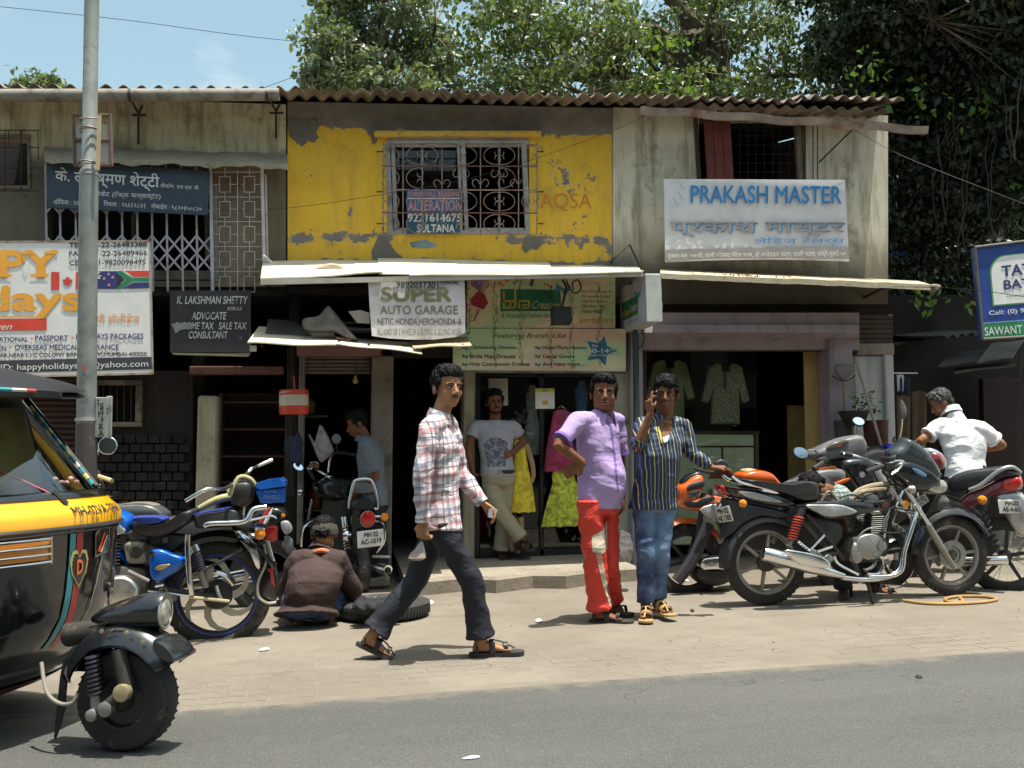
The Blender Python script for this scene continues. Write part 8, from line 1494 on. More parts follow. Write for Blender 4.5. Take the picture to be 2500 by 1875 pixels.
MB().tube([KP(x, y, .1) for x, y in ((430, 880), (320, 905), (240, 950), (215, 1010), (210, 1120))], .011, 8, 3).build('leg_guard', CHR, K.t); MB().tube([KP(x, y, .0) for x, y in ((770, 905), (830, 915), (858, 960), (858, 1060), (820, 1120), (790, 1160))], .012, 8, 3).build('leg_guard', CHR, K.t); MB().pillow([KP(x, y, .15) for x, y in ((250, 935), (320, 895), (410, 880), (430, 890), (360, 925), (270, 960))], fw, .10, .2, 3, 2).build('side_fender', BPL, K.t)
MB().tube([KP(700, 1230, .4, .0), KP(760, 1265, .1), KP(840, 1285, -.10), KP(846, 1287, -.13)], [.03, .045, .048, .042], 20).build('silencer', CHR, K.t); MB().lathe(KP(847, 1288, -.14), -fw+rt*.4, [(0, .026), (.002, .026), (.002, 0)], 18).build('silencer_mouth', RUBB, K.t); MB().tube([KP(760, 1190, 0), KP(900, 1190, -.02)], .014, 8).build('footrest', M('pale_steel', (.5, .48, .42)), K.t); MB().pillow([KP(x, y, .1) for x, y in ((600, 800), (760, 800), (770, 1000), (740, 1200), (620, 1200), (590, 1000))], fw, .10, .1, 3, 2).build('rear_fender', BPL, K.t); MB().pillow([KP(x, y, .4) for x, y in ((500, 750), (700, 750), (760, 1000), (740, 1280), (560, 1280), (500, 1000))], fw, .2, .1, 3, 2).build('engine', DIRTM, K.t); wheel(K.t, KP(560, 1250, 1.35), rt, .30, .055, BMT, 6); MB().tube([KP(430, 740, .6), KP(432, 930, .75)], .02, 10).build('fork', CHR, K.t)
MB().rbox(KP(790, 1400, .1), (.30, .2, .09), None, .02).build('wheel_chock', CONC, None); o = bpy.data.objects['wheel_chock']; tag(o, 'rough stone block under the black motorcycle seen from behind', 'stone')
# ---------------------------------------------------------------- loose tyre, cloth and litter
ct_ = G(938, 1517)+V((0, 0, .0)); tw = thing('loose_tyre', 'worn tyre lying flat on the ground behind the walking man', 'tyre', ct_); cT = V((G(938, 1505).x, G(938, 1505).y, .065)); MB().lathe(cT, (0, 0, 1), [(-.04, .20), (-.06, .25), (-.055, .295), (-.03, .325), (0, .33), (.03, .325), (.055, .295), (.06, .25), (.04, .20), (.045, .25), (.03, .30), (-.03, .30), (-.045, .25)], 64, close=True).build('tyre_body', TYR, tw)
mb = MB()
for i in range(70):
    t = 2*math.pi*i/70
    for s_ in (-1, 1): e = V((math.cos(t), math.sin(t), 0)); tg = V((-e.y, e.x, 0)); mb.box(cT+e*.322+V((0, 0, .020*s_)), (.02, .012, .032), (e, (tg+V((0, 0, .5*s_))).normalized(), V((0, 0, 1))))
mb.build('tread', TYR, tw, smooth=False)['kind'] = 'stuff'
def crumple(name, label, cat, c, r, mat, seed, flat_=.5, n=3):
    mb = MB(); random.seed(seed)
    for i in range(n+4): mb.ell(c+V((random.uniform(-1, 1)*r[0]*.6, random.uniform(-1, 1)*r[1]*.6, r[2]*.5)), (r[0]*random.uniform(.3, .6), r[1]*random.uniform(.3, .6), r[2]*random.uniform(.5, 1)), None, 10, 6)
    t = thing(name, label, cat, c); voxelise(mb, 'cloth', mat, t, .008, 1, (.016, 16, 18, .7), seed); return t
crumple('rag', 'crumpled black cloth lying on the loose tyre', 'rag', G(918, 1492, .10), (.16, .10, .07), BLKT, 3); crumple('rag', 'crumpled white paper on the kerb side ground behind the walking man', 'paper', G(1030, 1474, 0), (.10, .06, .02), WHITE, 5); crumple('plastic_bag', 'white printed carrier bag slumped between the two standing men', 'plastic bag', G(1528, 1400, .0)+V((0, 0, .12)), (.11, .08, .20), M('thin_white_plastic', (.52, .47, .46), .4, dirt=(.5, .2, .15), ds=20, dn=.62), 8)
for i, (u, v, w, h, m_, la) in enumerate(((1315, 1515-0, 9, 4, WHITE, 'white scrap of paper just left of the purple shirt man feet'), (645, 1585, 12, 3, WHITE, 'thin white scrap on the pavers near the blue motorcycle wheel'), (1150, 1850, 22, 2, WHITE, 'white streak of dropped paper at the front of the road'), (1690, 1490, 5, 3, INK, 'tiny black bottle cap right of the striped shirt youth feet'), (1525, 1440, 10, 4, INK, 'dark scrap of rubber behind the red trousers'), (1672, 1416, 8, 5, WHITE, 'small white cup lid on the ground beside the orange motorcycle'), (2243, 1652, 9, 3, INK, 'dead twig lying on the asphalt at right'), (465, 1590, 12, 8, RUBB, 'loop of black rubber on the pavers below the blue motorcycle'))):
    c = G(u, v, .016 if v > 1640 else .008); s_ = (G(u+w, v)-G(u, v)).length; mb = MB().pillow([c+V((s_*x, s_*y*6*h/w, .006*((x*7+y*3) % 1))) for x, y in ((-1, -.3), (-.4, -.7), (.5, -.5), (1, .1), (.4, .6), (-.5, .5))], (0, 0, 1), .003, .2, 2, 2); tag(mb.build('litter', m_, None), la, 'litter')
pc = [V((G(u, v).x, G(u, v).y, .012)) for u, v in ((2206, 1470), (2260, 1477), (2330, 1478), (2400, 1474), (2434, 1467), (2400, 1460), (2340, 1460), (2308, 1466), (2320, 1474), (2350, 1473), (2344, 1463))]; tag(MB().tube(pc, .011, 8, 5).build('orange_hose', M('orange_rubber_hose', (.42, .24, .08), .6), None), 'coiled orange rubber hose on the ground under the raised front wheel', 'hose')
mat_ = thing('door_mat', 'red door mat on the step before the dress shop', 'door mat', G(1372, 1347, .13)); MB().prism([G(u, v, .14) for u, v in ((1330, 1340), (1330+90, 1338), (1425, 1350), (1335, 1352))], V((0, 0, .012))).build('mat', M('dull_red_mat', (.32, .04, .04), .9, bump=.6, bs=300), mat_, smooth=False)
# ---------------------------------------------------------------- shop goods seen through glass
def garment(name, label, pl, rows, mat, amp=.02, cat='dress', depth=.05):
    """hanging dress: rows of (v, u_left, u_right)"""
    t = thing(name, label, cat, pl.p((rows[0][1]+rows[0][2])/2, rows[-1][0])); n_ = 28; rs = []; nr_ = len(rows)
    for j, (v, a, b_) in enumerate(rows):
        A_, B_ = pl.p(a, v), pl.p(b_, v); c = (A_+B_)/2; hw = (B_-A_).length/2; q = j/nr_; rs.append([c+V((math.cos(k*2*math.pi/n_)*hw*(1+amp*q*math.sin(k*5)), math.sin(k*2*math.pi/n_)*depth*(.4+.6*q)*(1+.25*q*math.sin(k*6.1)), .01*q*math.sin(k*4))) for k in range(n_)])
    fixn(MB().rings(rs).build('fabric', mat, t)); return t
MAG = M('magenta_satin', (.35, .03, .09), .5, var=.4, vs=12); YGN = M('yellow_green_net', (.55, .58, .05), .7, var=.5, vs=25); YLD = M('yellow_dress', (.72, .55, .03), .6, var=.3, vs=15); MANQ = M('mannequin_tan', (.42, .25, .14), .5)
PW = YP(FY+.4); PO = YP(FY-.06); garment('hanging_dress', 'magenta dress on a hanger at the dress shop door', PO, [(1000, 1362, 1378), (1006, 1350, 1392), (1030, 1346, 1398), (1060, 1340, 1392), (1100, 1332, 1404), (1150, 1328, 1410)], MAG); MB().tube([PW.p(1342, 1012), PW.p(1370, 990), PW.p(1398, 1012)], .006, 6).build('hanger', CHR, bpy.data.objects['hanging_dress'])
garment('hanging_dress', 'yellow green frilled skirt dress beside the man in lilac', PO, [(1118, 1352, 1396), (1160, 1348, 1400), (1180, 1350, 1408), (1230, 1336, 1420), (1284, 1324, 1428)], YGN, .1); PM = YP(FY-.12)
mq = garment('mannequin', 'child mannequin in yellow dress beside the man in the doorway', PM, [(1064, 1264, 1274), (1080, 1252, 1286), (1110, 1256, 1284), (1145, 1254, 1290), (1190, 1248, 1300), (1250, 1240, 1308)], YLD, .1, 'mannequin'); MB().tube([PM.p(1284, 1084), PM.p(1298, 1126), PM.p(1302, 1164), PM.p(1292, 1184)], [.03, .026, .022, .018], 10, 3).build('arm', MANQ, mq); MB().tube([PM.p(1248, 1262), PM.p(1246, 1320), PM.p(1252, 1345)], [.035, .028, .02], 10, 2).build('leg', MANQ, mq); MB().tube([PM.p(1270, 1262), PM.p(1272, 1320), PM.p(1262, 1350)], [.035, .028, .02], 10, 2).build('leg', MANQ, mq); MB().lathe(PM.p(1268, 1060), (0, 0, 1), [(-.03, .03), (.02, .028), (.025, 0)], 14).build('neck', MANQ, mq); MB().tube([PM.p(1240, 1196), PM.p(1262, 1192), PM.p(1284, 1198)], .01, 6, 3).build('red_sash', M('red_plastic', (.62, .06, .03)), mq); MB().lathe(V((PM.p(1260, 1300).x, PM.o.y, .13)), (0, 0, 1), [(0, .13), (.015, .12), (.02, 0)], 22).build('base', BMT, mq)
fl = thing('flower_bunch', 'bunch of cream artificial flowers behind the dress shop glass', 'flowers', PW.p(1272, 1052)); mb = MB(); random.seed(6)
for i in range(26): c = PW.p(random.gauss(1272, 14), random.gauss(1026, 10), random.uniform(-.05, .05)); mb.ell(c, (.028, .028, .022), None, 7, 5)
mb.build('blooms', M('cream_petals', (.50, .50, .38), .8, var=.5, vs=40), fl); boxpx(1215, 1052, 1300, 1056, FY+.3, .3, CREAMW, fl, 'stand'); boxpx(1255, 1056, 1262, 1330, FY+.4, .05, CREAMW, fl, 'stand_post')
LACE = M('beige_lace', (.36, .34, .20), .8, var=.6, vs=60, dirt=(.20, .19, .11), ds=70, dn=.5); PT = YP(FY+.35)
def kurta(label, u0, v0, w, h, mat):
    t = thing('hanging_kurta', label, 'kurta', PT.p(u0, v0+h)); mb = MB().pillow([PT.p(u0+x*w, v0+y*h) for x, y in ((-.18, 0), (-.10, .02), (-.08, .14), (.08, .14), (.10, .02), (.18, 0), (.34, .06), (.50, .62), (.38, .66), (.27, .40), (.30, 1.0), (-.30, 1.0), (-.27, .40), (-.38, .66), (-.50, .62), (-.34, .06))], (0, 1, 0), .03, .06, 2, 0); mb.build('fabric', mat, t, smooth=False); MB().tube([PT.p(u0-.2*w, v0+.03*h), PT.p(u0, v0-.05*h), PT.p(u0+.2*w, v0+.03*h)], .006, 6).build('hanger', BMT, t); boxpx(u0-.03*w, v0+.15*h, u0+.03*w, v0+.42*h, FY+.31, .006, M('dark_braid', (.05, .05, .04)), t, 'placket', b=.001)
kurta('plain olive beige kurta hanging left in the tailor window', 1634, 878, 122, 150, M('olive_kurta', (.30, .28, .14), .8, var=.3)); kurta('lace patterned beige kurta hanging right in the tailor window', 1770, 886, 118, 150, LACE)
gb_ = thing('carrier_bag', 'white plastic carrier bag hanging inside the garage', 'plastic bag', YP(8.95).p(775, 1125)); MB().pillow([YP(8.95).p(u, v) for u, v in ((752, 1058), (768, 1080), (780, 1036), (796, 1055), (812, 1090), (814, 1105), (788, 1128), (778, 1122), (764, 1090))], (0, 1, 0), .04, .2, 3, 2).build('bag', M('white_bag', (.42, .39, .36), .5, var=.3, vs=20), gb_)
blb = thing('light_bulb', 'unlit yellowish bulb hanging in the garage doorway', 'bulb', YP(9.3).p(868, 938)); MB().lathe(YP(9.3).p(868, 938), (0, 0, 1), [(0, 0), (.01, .02), (.03, .028), (.06, .012), (.08, .012)], 14).build('bulb', M('yellow_bulb', (.55, .40, .12), .3), blb); MB().tube([YP(9.3).p(868, 920), YP(9.3).p(868, 880)], .003, 5).build('flex', CBL, blb)
for i, (u, v, r_) in enumerate(((716, 1090, .10), (720, 1120, .08), (712, 1060, .07))): pass
crumple('rag', 'dark blue rag bundle hung on the garage post below the red container', 'rag', YP(8.9).p(715, 1120), (.09, .06, .16), M('dark_blue_rag', (.03, .035, .08), .8), 12)

for i, (u, v0, v1, w, c_, la) in enumerate(((1204, 945, 1120, 34, (.55, .10, .12), 'red'), (1300, 940, 1110, 38, (.60, .55, .50), 'cream'), (1420, 930, 1110, 40, (.10, .22, .50), 'blue'), (1462, 935, 1130, 36, (.60, .30, .10), 'orange'))): garment('hanging_dress', la+' child dress hanging at the back of the dress shop glass front', YP(FY+.22), [(v0, u-w*.15, u+w*.15), (v0+25, u-w*.45, u+w*.45), (v0+70, u-w*.3, u+w*.3), (v1, u-w*.75, u+w*.75)], M(la+'_dress_cloth', c_, .7, var=.3, vs=20), .08)
for i, (u, v, h, c_, la) in enumerate(((768, 1240, 40, (.30, .05, .03), 'red'), (800, 1244, 30, (.30, .28, .25), 'white'), (832, 1238, 44, (.06, .10, .20), 'blue'), (756, 1010, 30, (.25, .20, .08), 'yellow'))):
    p = YP(FY+.35).p(u, v); t = thing('oil_can', la+' can among the clutter in the dark garage doorway', 'can', p); MB().lathe(p, (0, 0, 1), [(0, .01), (0, .06), (h*.004, .06), (h*.004+.015, .03), (h*.004+.03, .025), (h*.004+.03, 0)], 14).build('can_body', M(la+'_can_tin', c_, .5, .2), t)
boxpx(744, 1244, 850, 1249, FY+.2, .4, WPOST, by, 'garage_shelf', b=.003); boxpx(744, 1014, 800, 1018, FY+.2, .4, WPOST, by, 'garage_shelf', b=.003)
# ================================================================== THREE WHEELER
PX = G(312, 1836); HD = V((math.cos(R(-31)), math.sin(R(-31)), 0)); LT = V((-HD.y, HD.x, 0)); UPV = V((0, 0, 1))
AR = thing('auto_rickshaw', 'black and yellow three wheeled auto rickshaw cut off at the left edge, on the road', 'auto rickshaw', V((PX.x, PX.y, .012)))
def L(x, y, z): return V((PX.x, PX.y, .012))+HD*x+LT*y+UPV*z     # x forward, y to the far side, z up
AY = M('taxi_yellow_paint', (.86, .42, .012), .28, coat=.5, var=.06, dirt=(.45, .2, .03), ds=6, dn=.68); ABK = M('auto_black_paint', (.010, .012, .014), .14, coat=.8, var=.4, vs=2, dirt=(.04, .036, .03), ds=4, dn=.62); AVN = M('black_vinyl_hood', (.014, .014, .017), .45, bump=.4, bs=12, spec=.35)
def LB(x, y, z):      # the body shell sits a little behind and below the first survey
    z2 = z if z <= .92 else (.92+(z-.92)*.445 if z <= 1.055 else .98+(z-1.055)*.84); return L(x-.19-.13*min(max((z-1.1)/.5, 0), 1), y, z2)
def sect(z, nose, w, depth, back=-2.2, n=16, e=2.4):
    """plan section of the body shell: rounded nose, straight sides"""
    out = []
    for i in range(n+1):
        a = math.pi/2-math.pi*i/n; ca, sa = math.cos(a), math.sin(a); out.append(LB(nose-depth+depth*abs(ca)**(2/e), w*math.copysign(abs(sa)**(2/e), sa), z))
    return [LB(back, w, z)]+out+[LB(back, -w, z)]
def shell(levels, mat, name, th=.01):
    rs = [sect(*l) for l in levels]; mb = MB(); n = len(rs[0])
    for r_ in rs: mb.v += r_
    for j in range(len(rs)-1):
        for k in range(n-1): mb.f.append((j*n+k, j*n+k+1, (j+1)*n+k+1, (j+1)*n+k))
    return mb.build(name, mat, AR, ang=50)
# lower black cowl, yellow band, window line
low = [(.08, -.80, .56, .32, -2.2), (.14, -.62, .585, .34, -2.2), (.22, -.47, .59, .36, -2.2), (.31, -.36, .59, .38, -2.2), (.41, -.27, .59, .39, -2.2), (.50, -.22, .58, .39, -2.2), (.60, -.205, .585, .40, -2.2), (.72, -.20, .59, .40, -2.2), (.915, -.20, .60, .40, -2.2)]
shell(low, ABK, 'lower_cowl'); shell([(.07, -.83, .55, .32, -2.2), (.08, -.79, .57, .33, -2.2), (.145, -.605, .60, .35, -2.2), (.18, -.535, .603, .355, -2.2)], M('maroon_skirt', (.09, .015, .012), .4, coat=.3), 'maroon_skirt').location = HD*.004
shell([(.885, -.185, .615, .41), (.935, -.185, .615, .41), (.995, -.20, .605, .41), (1.055, -.235, .59, .40), (1.085, -.25, .58, .40)], AY, 'yellow_band'); shell([(1.085, -.245, .585, .40), (1.105, -.255, .58, .40), (1.12, -.275, .57, .39)], ABK, 'window_sill_trim'); shell([(.872, -.18, .62, .415), (.880, -.172, .628, .42), (.890, -.18, .62, .415)], M('rubber_strip', (.03, .03, .03), .4), 'body_moulding')
# pillars, glass, roof
wb = lambda y, q=0: LB(-.30-.0-.22*abs(y/.55)**2.6-q*.30, y*(1-.06*q), 1.12+q*.52)
for s_, nm in ((-1, 'near'), (1, 'far')):
    a, b_ = wb(.50*s_), wb(.50*s_, 1.0); MB().tube([a, a.lerp(b_, .5), b_], .022, 8).build('windscreen_pillar', ABK, AR); d = b_-a; cols = (M('tape_teal', (.04, .30, .34), .5), M('tape_yellow', (.70, .66, .22), .5), M('tape_teal', (.04, .30, .34)), M('tape_white', (.6, .6, .55), .5))
    for i in range(14):
        p, q = a+d*(i/14*.9+.02)+V((0, -.022, .008)), a+d*((i+.85)/14*.9+.02)+V((0, -.022, .008)); MB().tube([p, q], .007, 6).build('tape_mark', cols[i % 4], AR)
a, b_ = LB(-.86, -.57, 1.12), LB(-1.0, -.54, 1.64); MB().tube([wb(-.55)+V((0, -.01, 0)), LB(-1.35, -.60, 1.66)], .02, 8).build('side_frame', ABK, AR)
mb = MB(); yy_ = [-.5+i*.1 for i in range(11)]
for q in (0, .5, 1):
    for y in yy_: mb.v.append(wb(y, q))
for j in range(2):
    for i in range(10): mb.f.append((j*11+i, j*11+i+1, (j+1)*11+i+1, (j+1)*11+i))
mb.build('windscreen', GLASS, AR); mb = MB().add([wb(-.52)+V((0, -.004, 0)), LB(-1.5, -.60, 1.10), LB(-1.5, -.60, 1.62), LB(-1.02, -.56, 1.62)], [(0, 1, 2, 3)]); mb.build('side_curtain_glass', GLASS, AR, smooth=False)
mb = MB(); n_ = 14
for j, (x, z, w, c_) in enumerate(((-.20, 1.66, .20, .0), (-.30, 1.675, .42, .03), (-.45, 1.70, .54, .06), (-.75, 1.75, .60, .09), (-1.2, 1.80, .62, .10), (-2.2, 1.80, .62, .10))):
    for i in range(n_+1):
        t = -1+2*i/n_; mb.v.append(LB(x-.05*t*t*(j < 2), w*t, z-.01+c_*(1-t**4)-.0))
for j in range(5):
    for i in range(n_): a_ = j*(n_+1)+i; mb.f.append((a_, a_+1, a_+n_+2, a_+n_+1))
N2 = len(mb.v); mb.v += [p-UPV*.03 for p in mb.v[:N2]]; mb.f += [tuple(N2+k for k in f[::-1]) for f in list(mb.f)]
for i in range(n_): mb.f.append((i, N2+i, N2+i+1, i+1))
mb.build('roof_visor', AVN, AR)
# visor lip with coloured tape, dark lining under the hood
e0 = [LB(-.20, -.20, 1.645), LB(-.30, -.42, 1.655), LB(-.45, -.55, 1.67), LB(-.75, -.605, 1.71), LB(-1.2, -.625, 1.76), LB(-1.8, -.625, 1.76)]; lip_ = catmull([LB(-.19, 0, 1.645)]+e0, 6); tc_ = (M('tape_red', (.45, .06, .05), .5), M('tape_white', (.6, .6, .55)), M('tape_teal', (.04, .30, .34)), M('tape_white', (.6, .6, .55)))
for i in range(0, len(lip_)-2, 2): MB().tube([lip_[i]-LT*.006, lip_[i+1]-LT*.006, lip_[i+2]-LT*.006], .009, 6).build('lip_tape', tc_[(i//2) % 4], AR)
MB().add([wb(.53)+LT*.01-HD*.03, wb(.53, 1.0)+LT*.01-HD*.03, LB(-2.2, .60, 1.7), LB(-2.2, .60, 1.12)], [(0, 1, 2, 3)]).build('far_side_curtain', M('dark_curtain', (.02, .02, .02), .8), AR, smooth=False); MB().add([LB(-2.2, -.6, .3), LB(-2.2, .6, .3), LB(-2.2, .6, 1.75), LB(-2.2, -.6, 1.75)], [(0, 1, 2, 3)]).build('rear_panel', M('dark_curtain', (.02, .02, .02)), AR, smooth=False)
MB().rbox(LB(-.80, .18, 1.36), (.05, .62, .42), ((HD+UPV*.35).normalized(), LT, (UPV-HD*.35).normalized()), .03).build('seat_back', M('mustard_seat', (.34, .25, .05), .6, dirt=(.15, .12, .04)), AR); MB().rbox(LB(-.62, .18, 1.10), (.05, .16, .14), (HD, LT, UPV), .03).build('dash_box', M('grey_dash', (.25, .22, .18), .6), AR); MB().rbox(LB(-.75, .1, 1.02), (.6, .9, .06), (HD, LT, UPV), .02).build('dashboard', BMT, AR)
for i in range(5): MB().ell(LB(-.36-.02*i, .22+.05*(i % 3), 1.16+.02*(i % 2)), (.014, .012, .012), None, 8, 6).build('garland_flower', M('pale_pink_garland', (.65, .32, .33), .7), AR)
wp = [LB(-.27, .06, 1.10), LB(-.36, -.02, 1.19), LB(-.62, -.22, 1.38)]; wpo = MB().tube(wp, .005, 6).build('wiper_arm', M('tape_red', (.45, .06, .05)), AR); MB().rbox(LB(-.66, -.26, 1.36), (.20, .015, .02), ((wp[2]-wp[0]).normalized(), LT, UPV), .004).build('wiper_blade', RUBB, AR); MB().tube([LB(-.24, .09, 1.05), LB(-.27, .05, 1.12)], .016, 8).build('wiper_pivot', RUBB, AR)
def cs(z, y):
    """point of the cowl surface at height z, sideways y"""
    lv = low+[(.935, -.185, .615, .41, -2), (1.055, -.235, .59, .40, -2)]; i = max(k for k in range(len(lv)-1) if lv[k][0] <= z or k == 0); a, b2 = lv[i], lv[i+1]; q = (z-a[0])/(b2[0]-a[0]); nose, w, dp = [a[k]+(b2[k]-a[k])*q for k in (1, 2, 3)]; sy = min(abs(y)/w, .999)
    return LB(nose-dp+dp*(1-sy**2.4)**(1/2.4), y, z)
def strip(y0s, y1s, zs, mat, name, lift=.006):
    mb = MB()
    for z, ya, yb_ in zip(zs, y0s, y1s): mb.v += [cs(z, ya)+HD*lift-LT*lift*.3, cs(z, yb_)+HD*lift-LT*lift*.3]
    mb.f = [(2*i, 2*i+1, 2*i+3, 2*i+2) for i in range(len(zs)-1)]; return mb.build(name, mat, AR)
zs = [.36+.54*i/12 for i in range(13)]; cv = lambda z: .13-.05*((.9-z)/.54)**1.5
strip([cv(z)-.055 for z in zs], [cv(z)-.022 for z in zs], zs, M('teal_stripe', (.03, .27, .30), .4, coat=.4), 'stripe'); strip([cv(z)-.016 for z in zs], [cv(z)+.022 for z in zs], zs, M('red_stripe', (.48, .04, .03), .4, coat=.4), 'stripe')
zz_ = [.40+.36*i/10 for i in range(11)]
for o_, m_ in ((.0, M('pale_gold_line', (.5, .42, .15), .5)), (.018, M('blue_line', (.05, .14, .40), .4))): strip([.29-.12*((.76-z)/.36)+o_ for z in zz_], [.298-.12*((.76-z)/.36)+o_ for z in zz_], zz_, m_, 'pin_stripe')
class CowlP:
    def __init__(s, yc, zc, sy, sz): s.a = (yc, zc, sy, sz)
    def on(s, u, v, off): return cs(s.a[1]+(.5-v)*s.a[3], s.a[0]+(u-.5)*s.a[2])+HD*(off+.004)-LT*off*.4
hp_ = CowlP(.125, .70, .11, .17); ht = [(.5, 1), (.1, .62), (.0, .3), (.12, .05), (.35, .02), (.5, .2), (.65, .02), (.88, .05), (1, .3), (.9, .62)]; flat(ht, hp_, .006, M('pale_gold_line', (.5, .42, .15)), AR, 'heart_sticker'); flat([(.5+(x-.5)*.8, .45+(y-.45)*.8) for x, y in ht], hp_, .009, ABK, AR, 'heart_sticker'); lettering('D', None, hp_, .012, M('orange_red_text', (.7, .15, .04), .5), AR, quad=((.34, .28), (.66, .28), (.66, .62), (.34, .62)), bold=.05)
sp_ = CowlP(.29, .80, .12, .13); flat([(0, 1), (0, .2), (.25, 0), (1, 0), (1, .6), (.8, .9)], sp_, .004, M('pale_steel', (.5, .48, .42)), AR, 'sticker_border'); flat([(.06, .92), (.06, .25), (.28, .08), (.94, .08), (.94, .55), (.76, .82)], sp_, .007, ABK, AR, 'sticker')
for q, m_ in (((.1, .8, .5, .2), REDI), ((.25, .85, .7, .3), ORG_), ((.4, .9, .85, .35), M('blue_line', (.05, .14, .40)))): flat([(q[0], q[1]), (q[2], q[3]), (q[2]+.12, q[3]), (q[0]+.14, q[1])], sp_, .010, m_, AR, 'rainbow_band')
lettering('MH-02VA-3864', None, CowlP(.27, .985, .36, .10), .006, INK, AR, quad=((.0, .05), (1, .05), (1, .95), (.0, .95)), bold=.010, name='registration')
# indicator lamp with wire guard
for y0 in (-.17,):
    il = MB(); cc_ = [cs(.80, y0+d) for d in (-.16, -.09, 0, .08, .14)]
    for p in cc_:
        for z, o_ in ((-.038, .0), (-.038, .035), (.038, .035), (.038, 0)): il.v.append(p+UPV*z+(HD*.8-LT*.6)*o_)
    for i in range(4):
        for k in range(4): a_, b2 = i*4+k, i*4+(k+1) % 4; il.f.append((a_, b2, b2+4, a_+4))
    il.f += [(0, 1, 2, 3), (16, 17, 18, 19)]; lamp = il.build('indicator_lamp', AMB, AR)
    for z in (-.048, -.016, .016, .048): MB().tube([p+UPV*z+(HD*.8-LT*.6)*.045 for p in cc_], .0045, 6, 3).build('guard_wire', CHR, lamp)
    for p in (cc_[0], cc_[-1]): MB().tube([p+UPV*-.058+(HD*.8-LT*.6)*.045, p+UPV*.058+(HD*.8-LT*.6)*.045], .005, 6).build('guard_wire', CHR, lamp)
# front wheel, mudguard, suspension, headlamp
SDR = V((math.cos(R(-20)), math.sin(R(-20)), 0)); wax = V((SDR.y, -SDR.x, 0)); wc = L(0, 0, .205); wheel(AR, wc, wax, .205, .105, BMT, 0, rimr=.56, tread=False); MB().lathe(wc, wax, [(.02, .0), (.02, .10), (.035, .10), (.04, .05), (.05, .05), (.052, 0)], 26).build('wheel_disc', BMT, AR)
fr3 = fender(AR, wc+UPV*.02, wax, .285, R(30), R(165), .105, ABK, 'mudguard', .008, drop=.075); MB().pillow([wc+UPV*q[1]+SDR*q[0] for q in ((.15, .25), (.21, .23), (.255, .18), (.24, .155), (.18, .18))], wax, .085, .2, 3, 2).build('mudguard_flap', ABK, AR); MB().tube([wc+UPV*.31-SDR*.12, wc+UPV*.36, wc+UPV*.30+SDR*.12], .012, 8, 3).build('mudguard_ridge', AVN, AR)
coil(AR, wc+wax*.09+SDR*-.10+UPV*.19, wc+wax*.09+SDR*-.085+UPV*.03, .026, 9, SPRP, .007); MB().tube([wc+wax*.09-SDR*.085+UPV*.03, wc+wax*.09-SDR*.08-UPV*.04], .022, 10).build('shock_foot', ALLOY, AR); MB().tube([wc+wax*.10-SDR*.08-UPV*.04, wc+wax*.11-SDR*.03-UPV*.01, wc+wax*.10+SDR*.04+UPV*.045], .022, 10, 3).build('trailing_link', DIRTM, AR)
for q in ((-.08, -.04, .024), (-.02, -.015, .03), (.05, .05, .034)): MB().lathe(wc+wax*.12+SDR*q[0]+UPV*q[1], wax, [(-.02, q[2]), (.012, q[2]), (.016, q[2]*.7), (.016, 0)], 16).build('link_bolt', M('pale_gold_ring', (.55, .46, .28)) if q[2] > .032 else ALLOY, AR)
MB().tube([wc+wax*.08+SDR*.01+UPV*.21, wc+wax*.09+SDR*.05+UPV*.06], .03, 10).build('fork_leg', DIRTM, AR); MB().tube([L(-.32, 0, .44), wc-wax*.04+UPV*.28, wc+UPV*.24], [.05, .045, .04], 12).build('steering_column', DIRTM, AR); bl0 = L(-.30, .16, .36)
SDR = V((math.cos(R(-13)), math.sin(R(-13)), 0)); hc_ = wc+UPV*.345+SDR*.06; MB().tube([hc_-SDR*.21-UPV*.03, hc_-SDR*.13-UPV*.015, hc_, hc_+SDR*.08+UPV*.005, hc_+SDR*.095+UPV*.005], [.012, .045, .072, .074, .070], 26, 3).build('headlamp_shell', ABK, AR); MB().lathe(hc_+SDR*.085, SDR, [(0, .067), (.012, .073), (.016, .066), (.014, .06)], 28).build('headlamp_rim', M('pale_rim', (.45, .44, .4), .4, .6), AR); MB().lathe(hc_+SDR*.09, SDR, [(0, .063), (.012, .045), (.018, .0)], 24).build('headlamp_glass', HLG, AR)
MB().tube([L(-.36, -.10, .345), L(-.30, -.13, .24), L(-.22, -.14, .20), L(-.16, -.13, .205), L(-.145, -.12, .24)], .008, 8, 4).build('hose', M('grey_hose', (.28, .25, .21), .7), AR)
fl_ = MB().pillow([L(-.28, -.06, .36), L(-.20, -.06, .42), L(-.26, -.06, .28), L(-.27, -.06, .16), L(-.31, -.06, .05), L(-.33, -.06, .03), L(-.31, -.06, .2)], LT, .004, .1, 2, 2); fl_.build('rubber_flap', RUBB, AR)
MB().tube([L(-.28, .0, .40), L(-.16, .02, .50), L(-.10, .03, .56)], .016, 8).build('bracket', DIRTM, AR)
# near rear part of the chassis and rear wheel off to the left
wheel(AR, L(-2.0, -.55, .205), -LT, .205, .11, BMT, 0, rimr=.56); MB().rbox(L(-1.4, 0, .28), (1.6, .9, .06), (HD, LT, UPV), .01).build('floor_pan', BMT, AR)
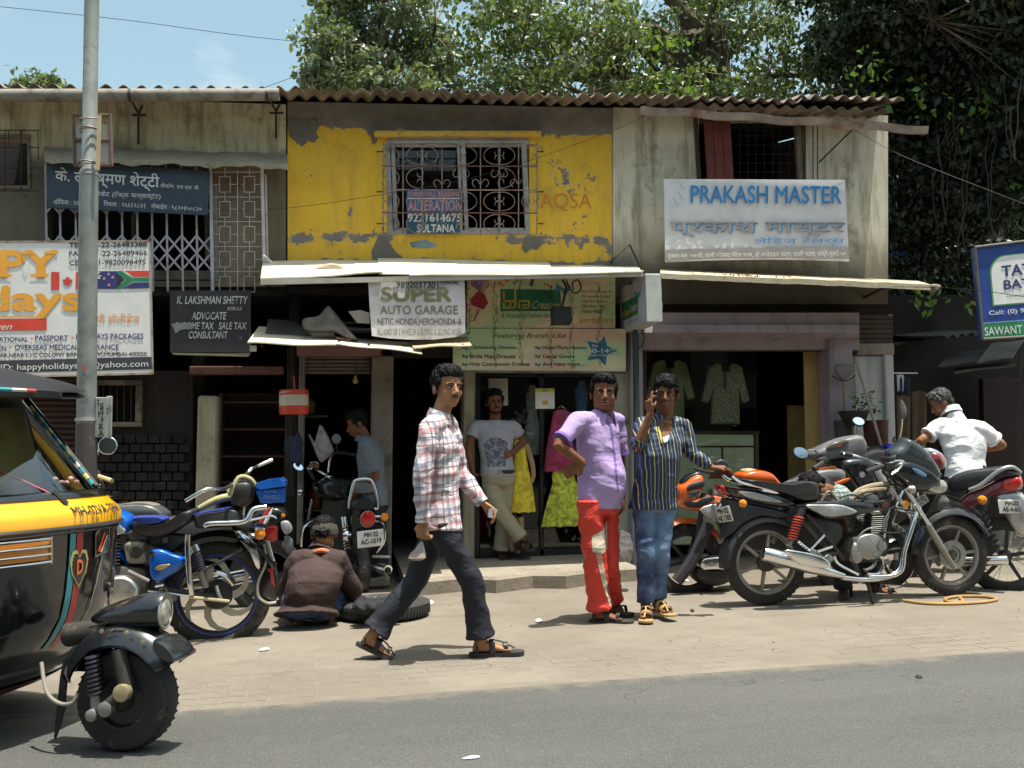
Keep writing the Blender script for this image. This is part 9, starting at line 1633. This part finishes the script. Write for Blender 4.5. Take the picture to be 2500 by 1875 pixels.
# far handlebar, mirror and wooden grip behind the cowl
mh = YP(G(262, 1470).y); HB = Bike('parked_motorcycle', 'motorcycle hidden by the three wheeler with only bar, grip and round mirror showing', mh, 240, 1500, 0, 880, 3.9515)
HB.tub('handlebar', [(800, 1090, 0), (860, 1070, .05), (930, 1090, .1), (1010, 1110, .2)], .012, CHR); HB.tub('grip', [(1010, 1112, .2), (1170, 1150, .32)], .019, M('tan_rubber_grip', (.55, .40, .20), .6)); HB.pil('switch_cluster', [(930, 1060), (1000, 1060), (1015, 1130), (950, 1140)], .03, RUBB, .14, .25); HB.tub('mirror_arm', [(925, 1060, .1), (950, 950, .08), (985, 840, .08)], .008, CHR); oval(HB.t, HB.C(1067, 822, .10), (.05, -1, .10), .078, .078, 0, CHR); HB.tub('lever', [(920, 1240, .1), (1000, 1210, .16), (1020, 1190, .2)], .010, CHR); HB.tub('mirror_arm', [(690, 900, -.3), (730, 870, -.3), (790, 880, -.3)], .008, CHR); oval(HB.t, HB.C(825, 850, -.3), (.85, -.4, .1), .06, .08, .2, CHR); HB.pil('red_fork_shroud', [(930, 1130), (970, 1130), (980, 1300), (950, 1300)], .03, M('red_plastic', (.62, .06, .03)), .0, .2); HB.pil('black_body', [(700, 1130), (960, 1130), (1000, 1400), (980, 2000), (700, 2000)], .1, BMT, 0, .1); wheel(HB.t, HB.C(900, 2150), HB.n, .30, .05, BMT, 5)

SX = V((math.cos(R(-20)), math.sin(R(-20)), 0)); MBT = MB()
for s_ in (-1, 1):
    for i in range(40):
        t = 2*math.pi*i/40; e = SX*math.cos(t)+UPV*math.sin(t); tg = wax.cross(e); MBT.box(wc+e*.199+wax*(.030*s_), (.03, .006, .010), ((wax+tg*.4*s_).normalized(), (tg-wax*.4*s_).normalized(), e))
MBT.build('tread_pattern', TYR, AR, smooth=False)['kind'] = 'stuff'
for z, y in ((.88, -.02), (.88, .16), (.60, .36), (.48, .34), (.88, .38), (.62, -.40)): MB().lathe(cs(z, y)+HD*.004, (HD-LT*.3).normalized(), [(0, .007), (.004, .007), (.005, 0)], 8).build('rivet', ALLOY, AR)
MB().tube([cs(.86, y)+HD*.008-LT*.003 for y in [-.5+.09*i for i in range(12)]], .006, 6, 2).build('panel_seam', RUBB, AR)
MB().rbox(wc+UPV*.25+wax*.06, (.05, .03, .08), (SX, wax, UPV), .006).build('fork_bracket', DIRTM, AR); MB().tube([wc+UPV*.30+wax*.11-SX*.10, wc+UPV*.32+wax*.115-SX*.02], .004, 5).build('cable', CBL, AR)
for q in ((-.05, .285), (.06, .28), (.13, .245)): MB().lathe(wc+UPV*(q[1]+.0)+SX*q[0]+wax*.105, wax, [(0, .009), (.004, .009), (.005, 0)], 8).build('fender_bolt', M('pale_gold_ring', (.55, .46, .28)), AR)
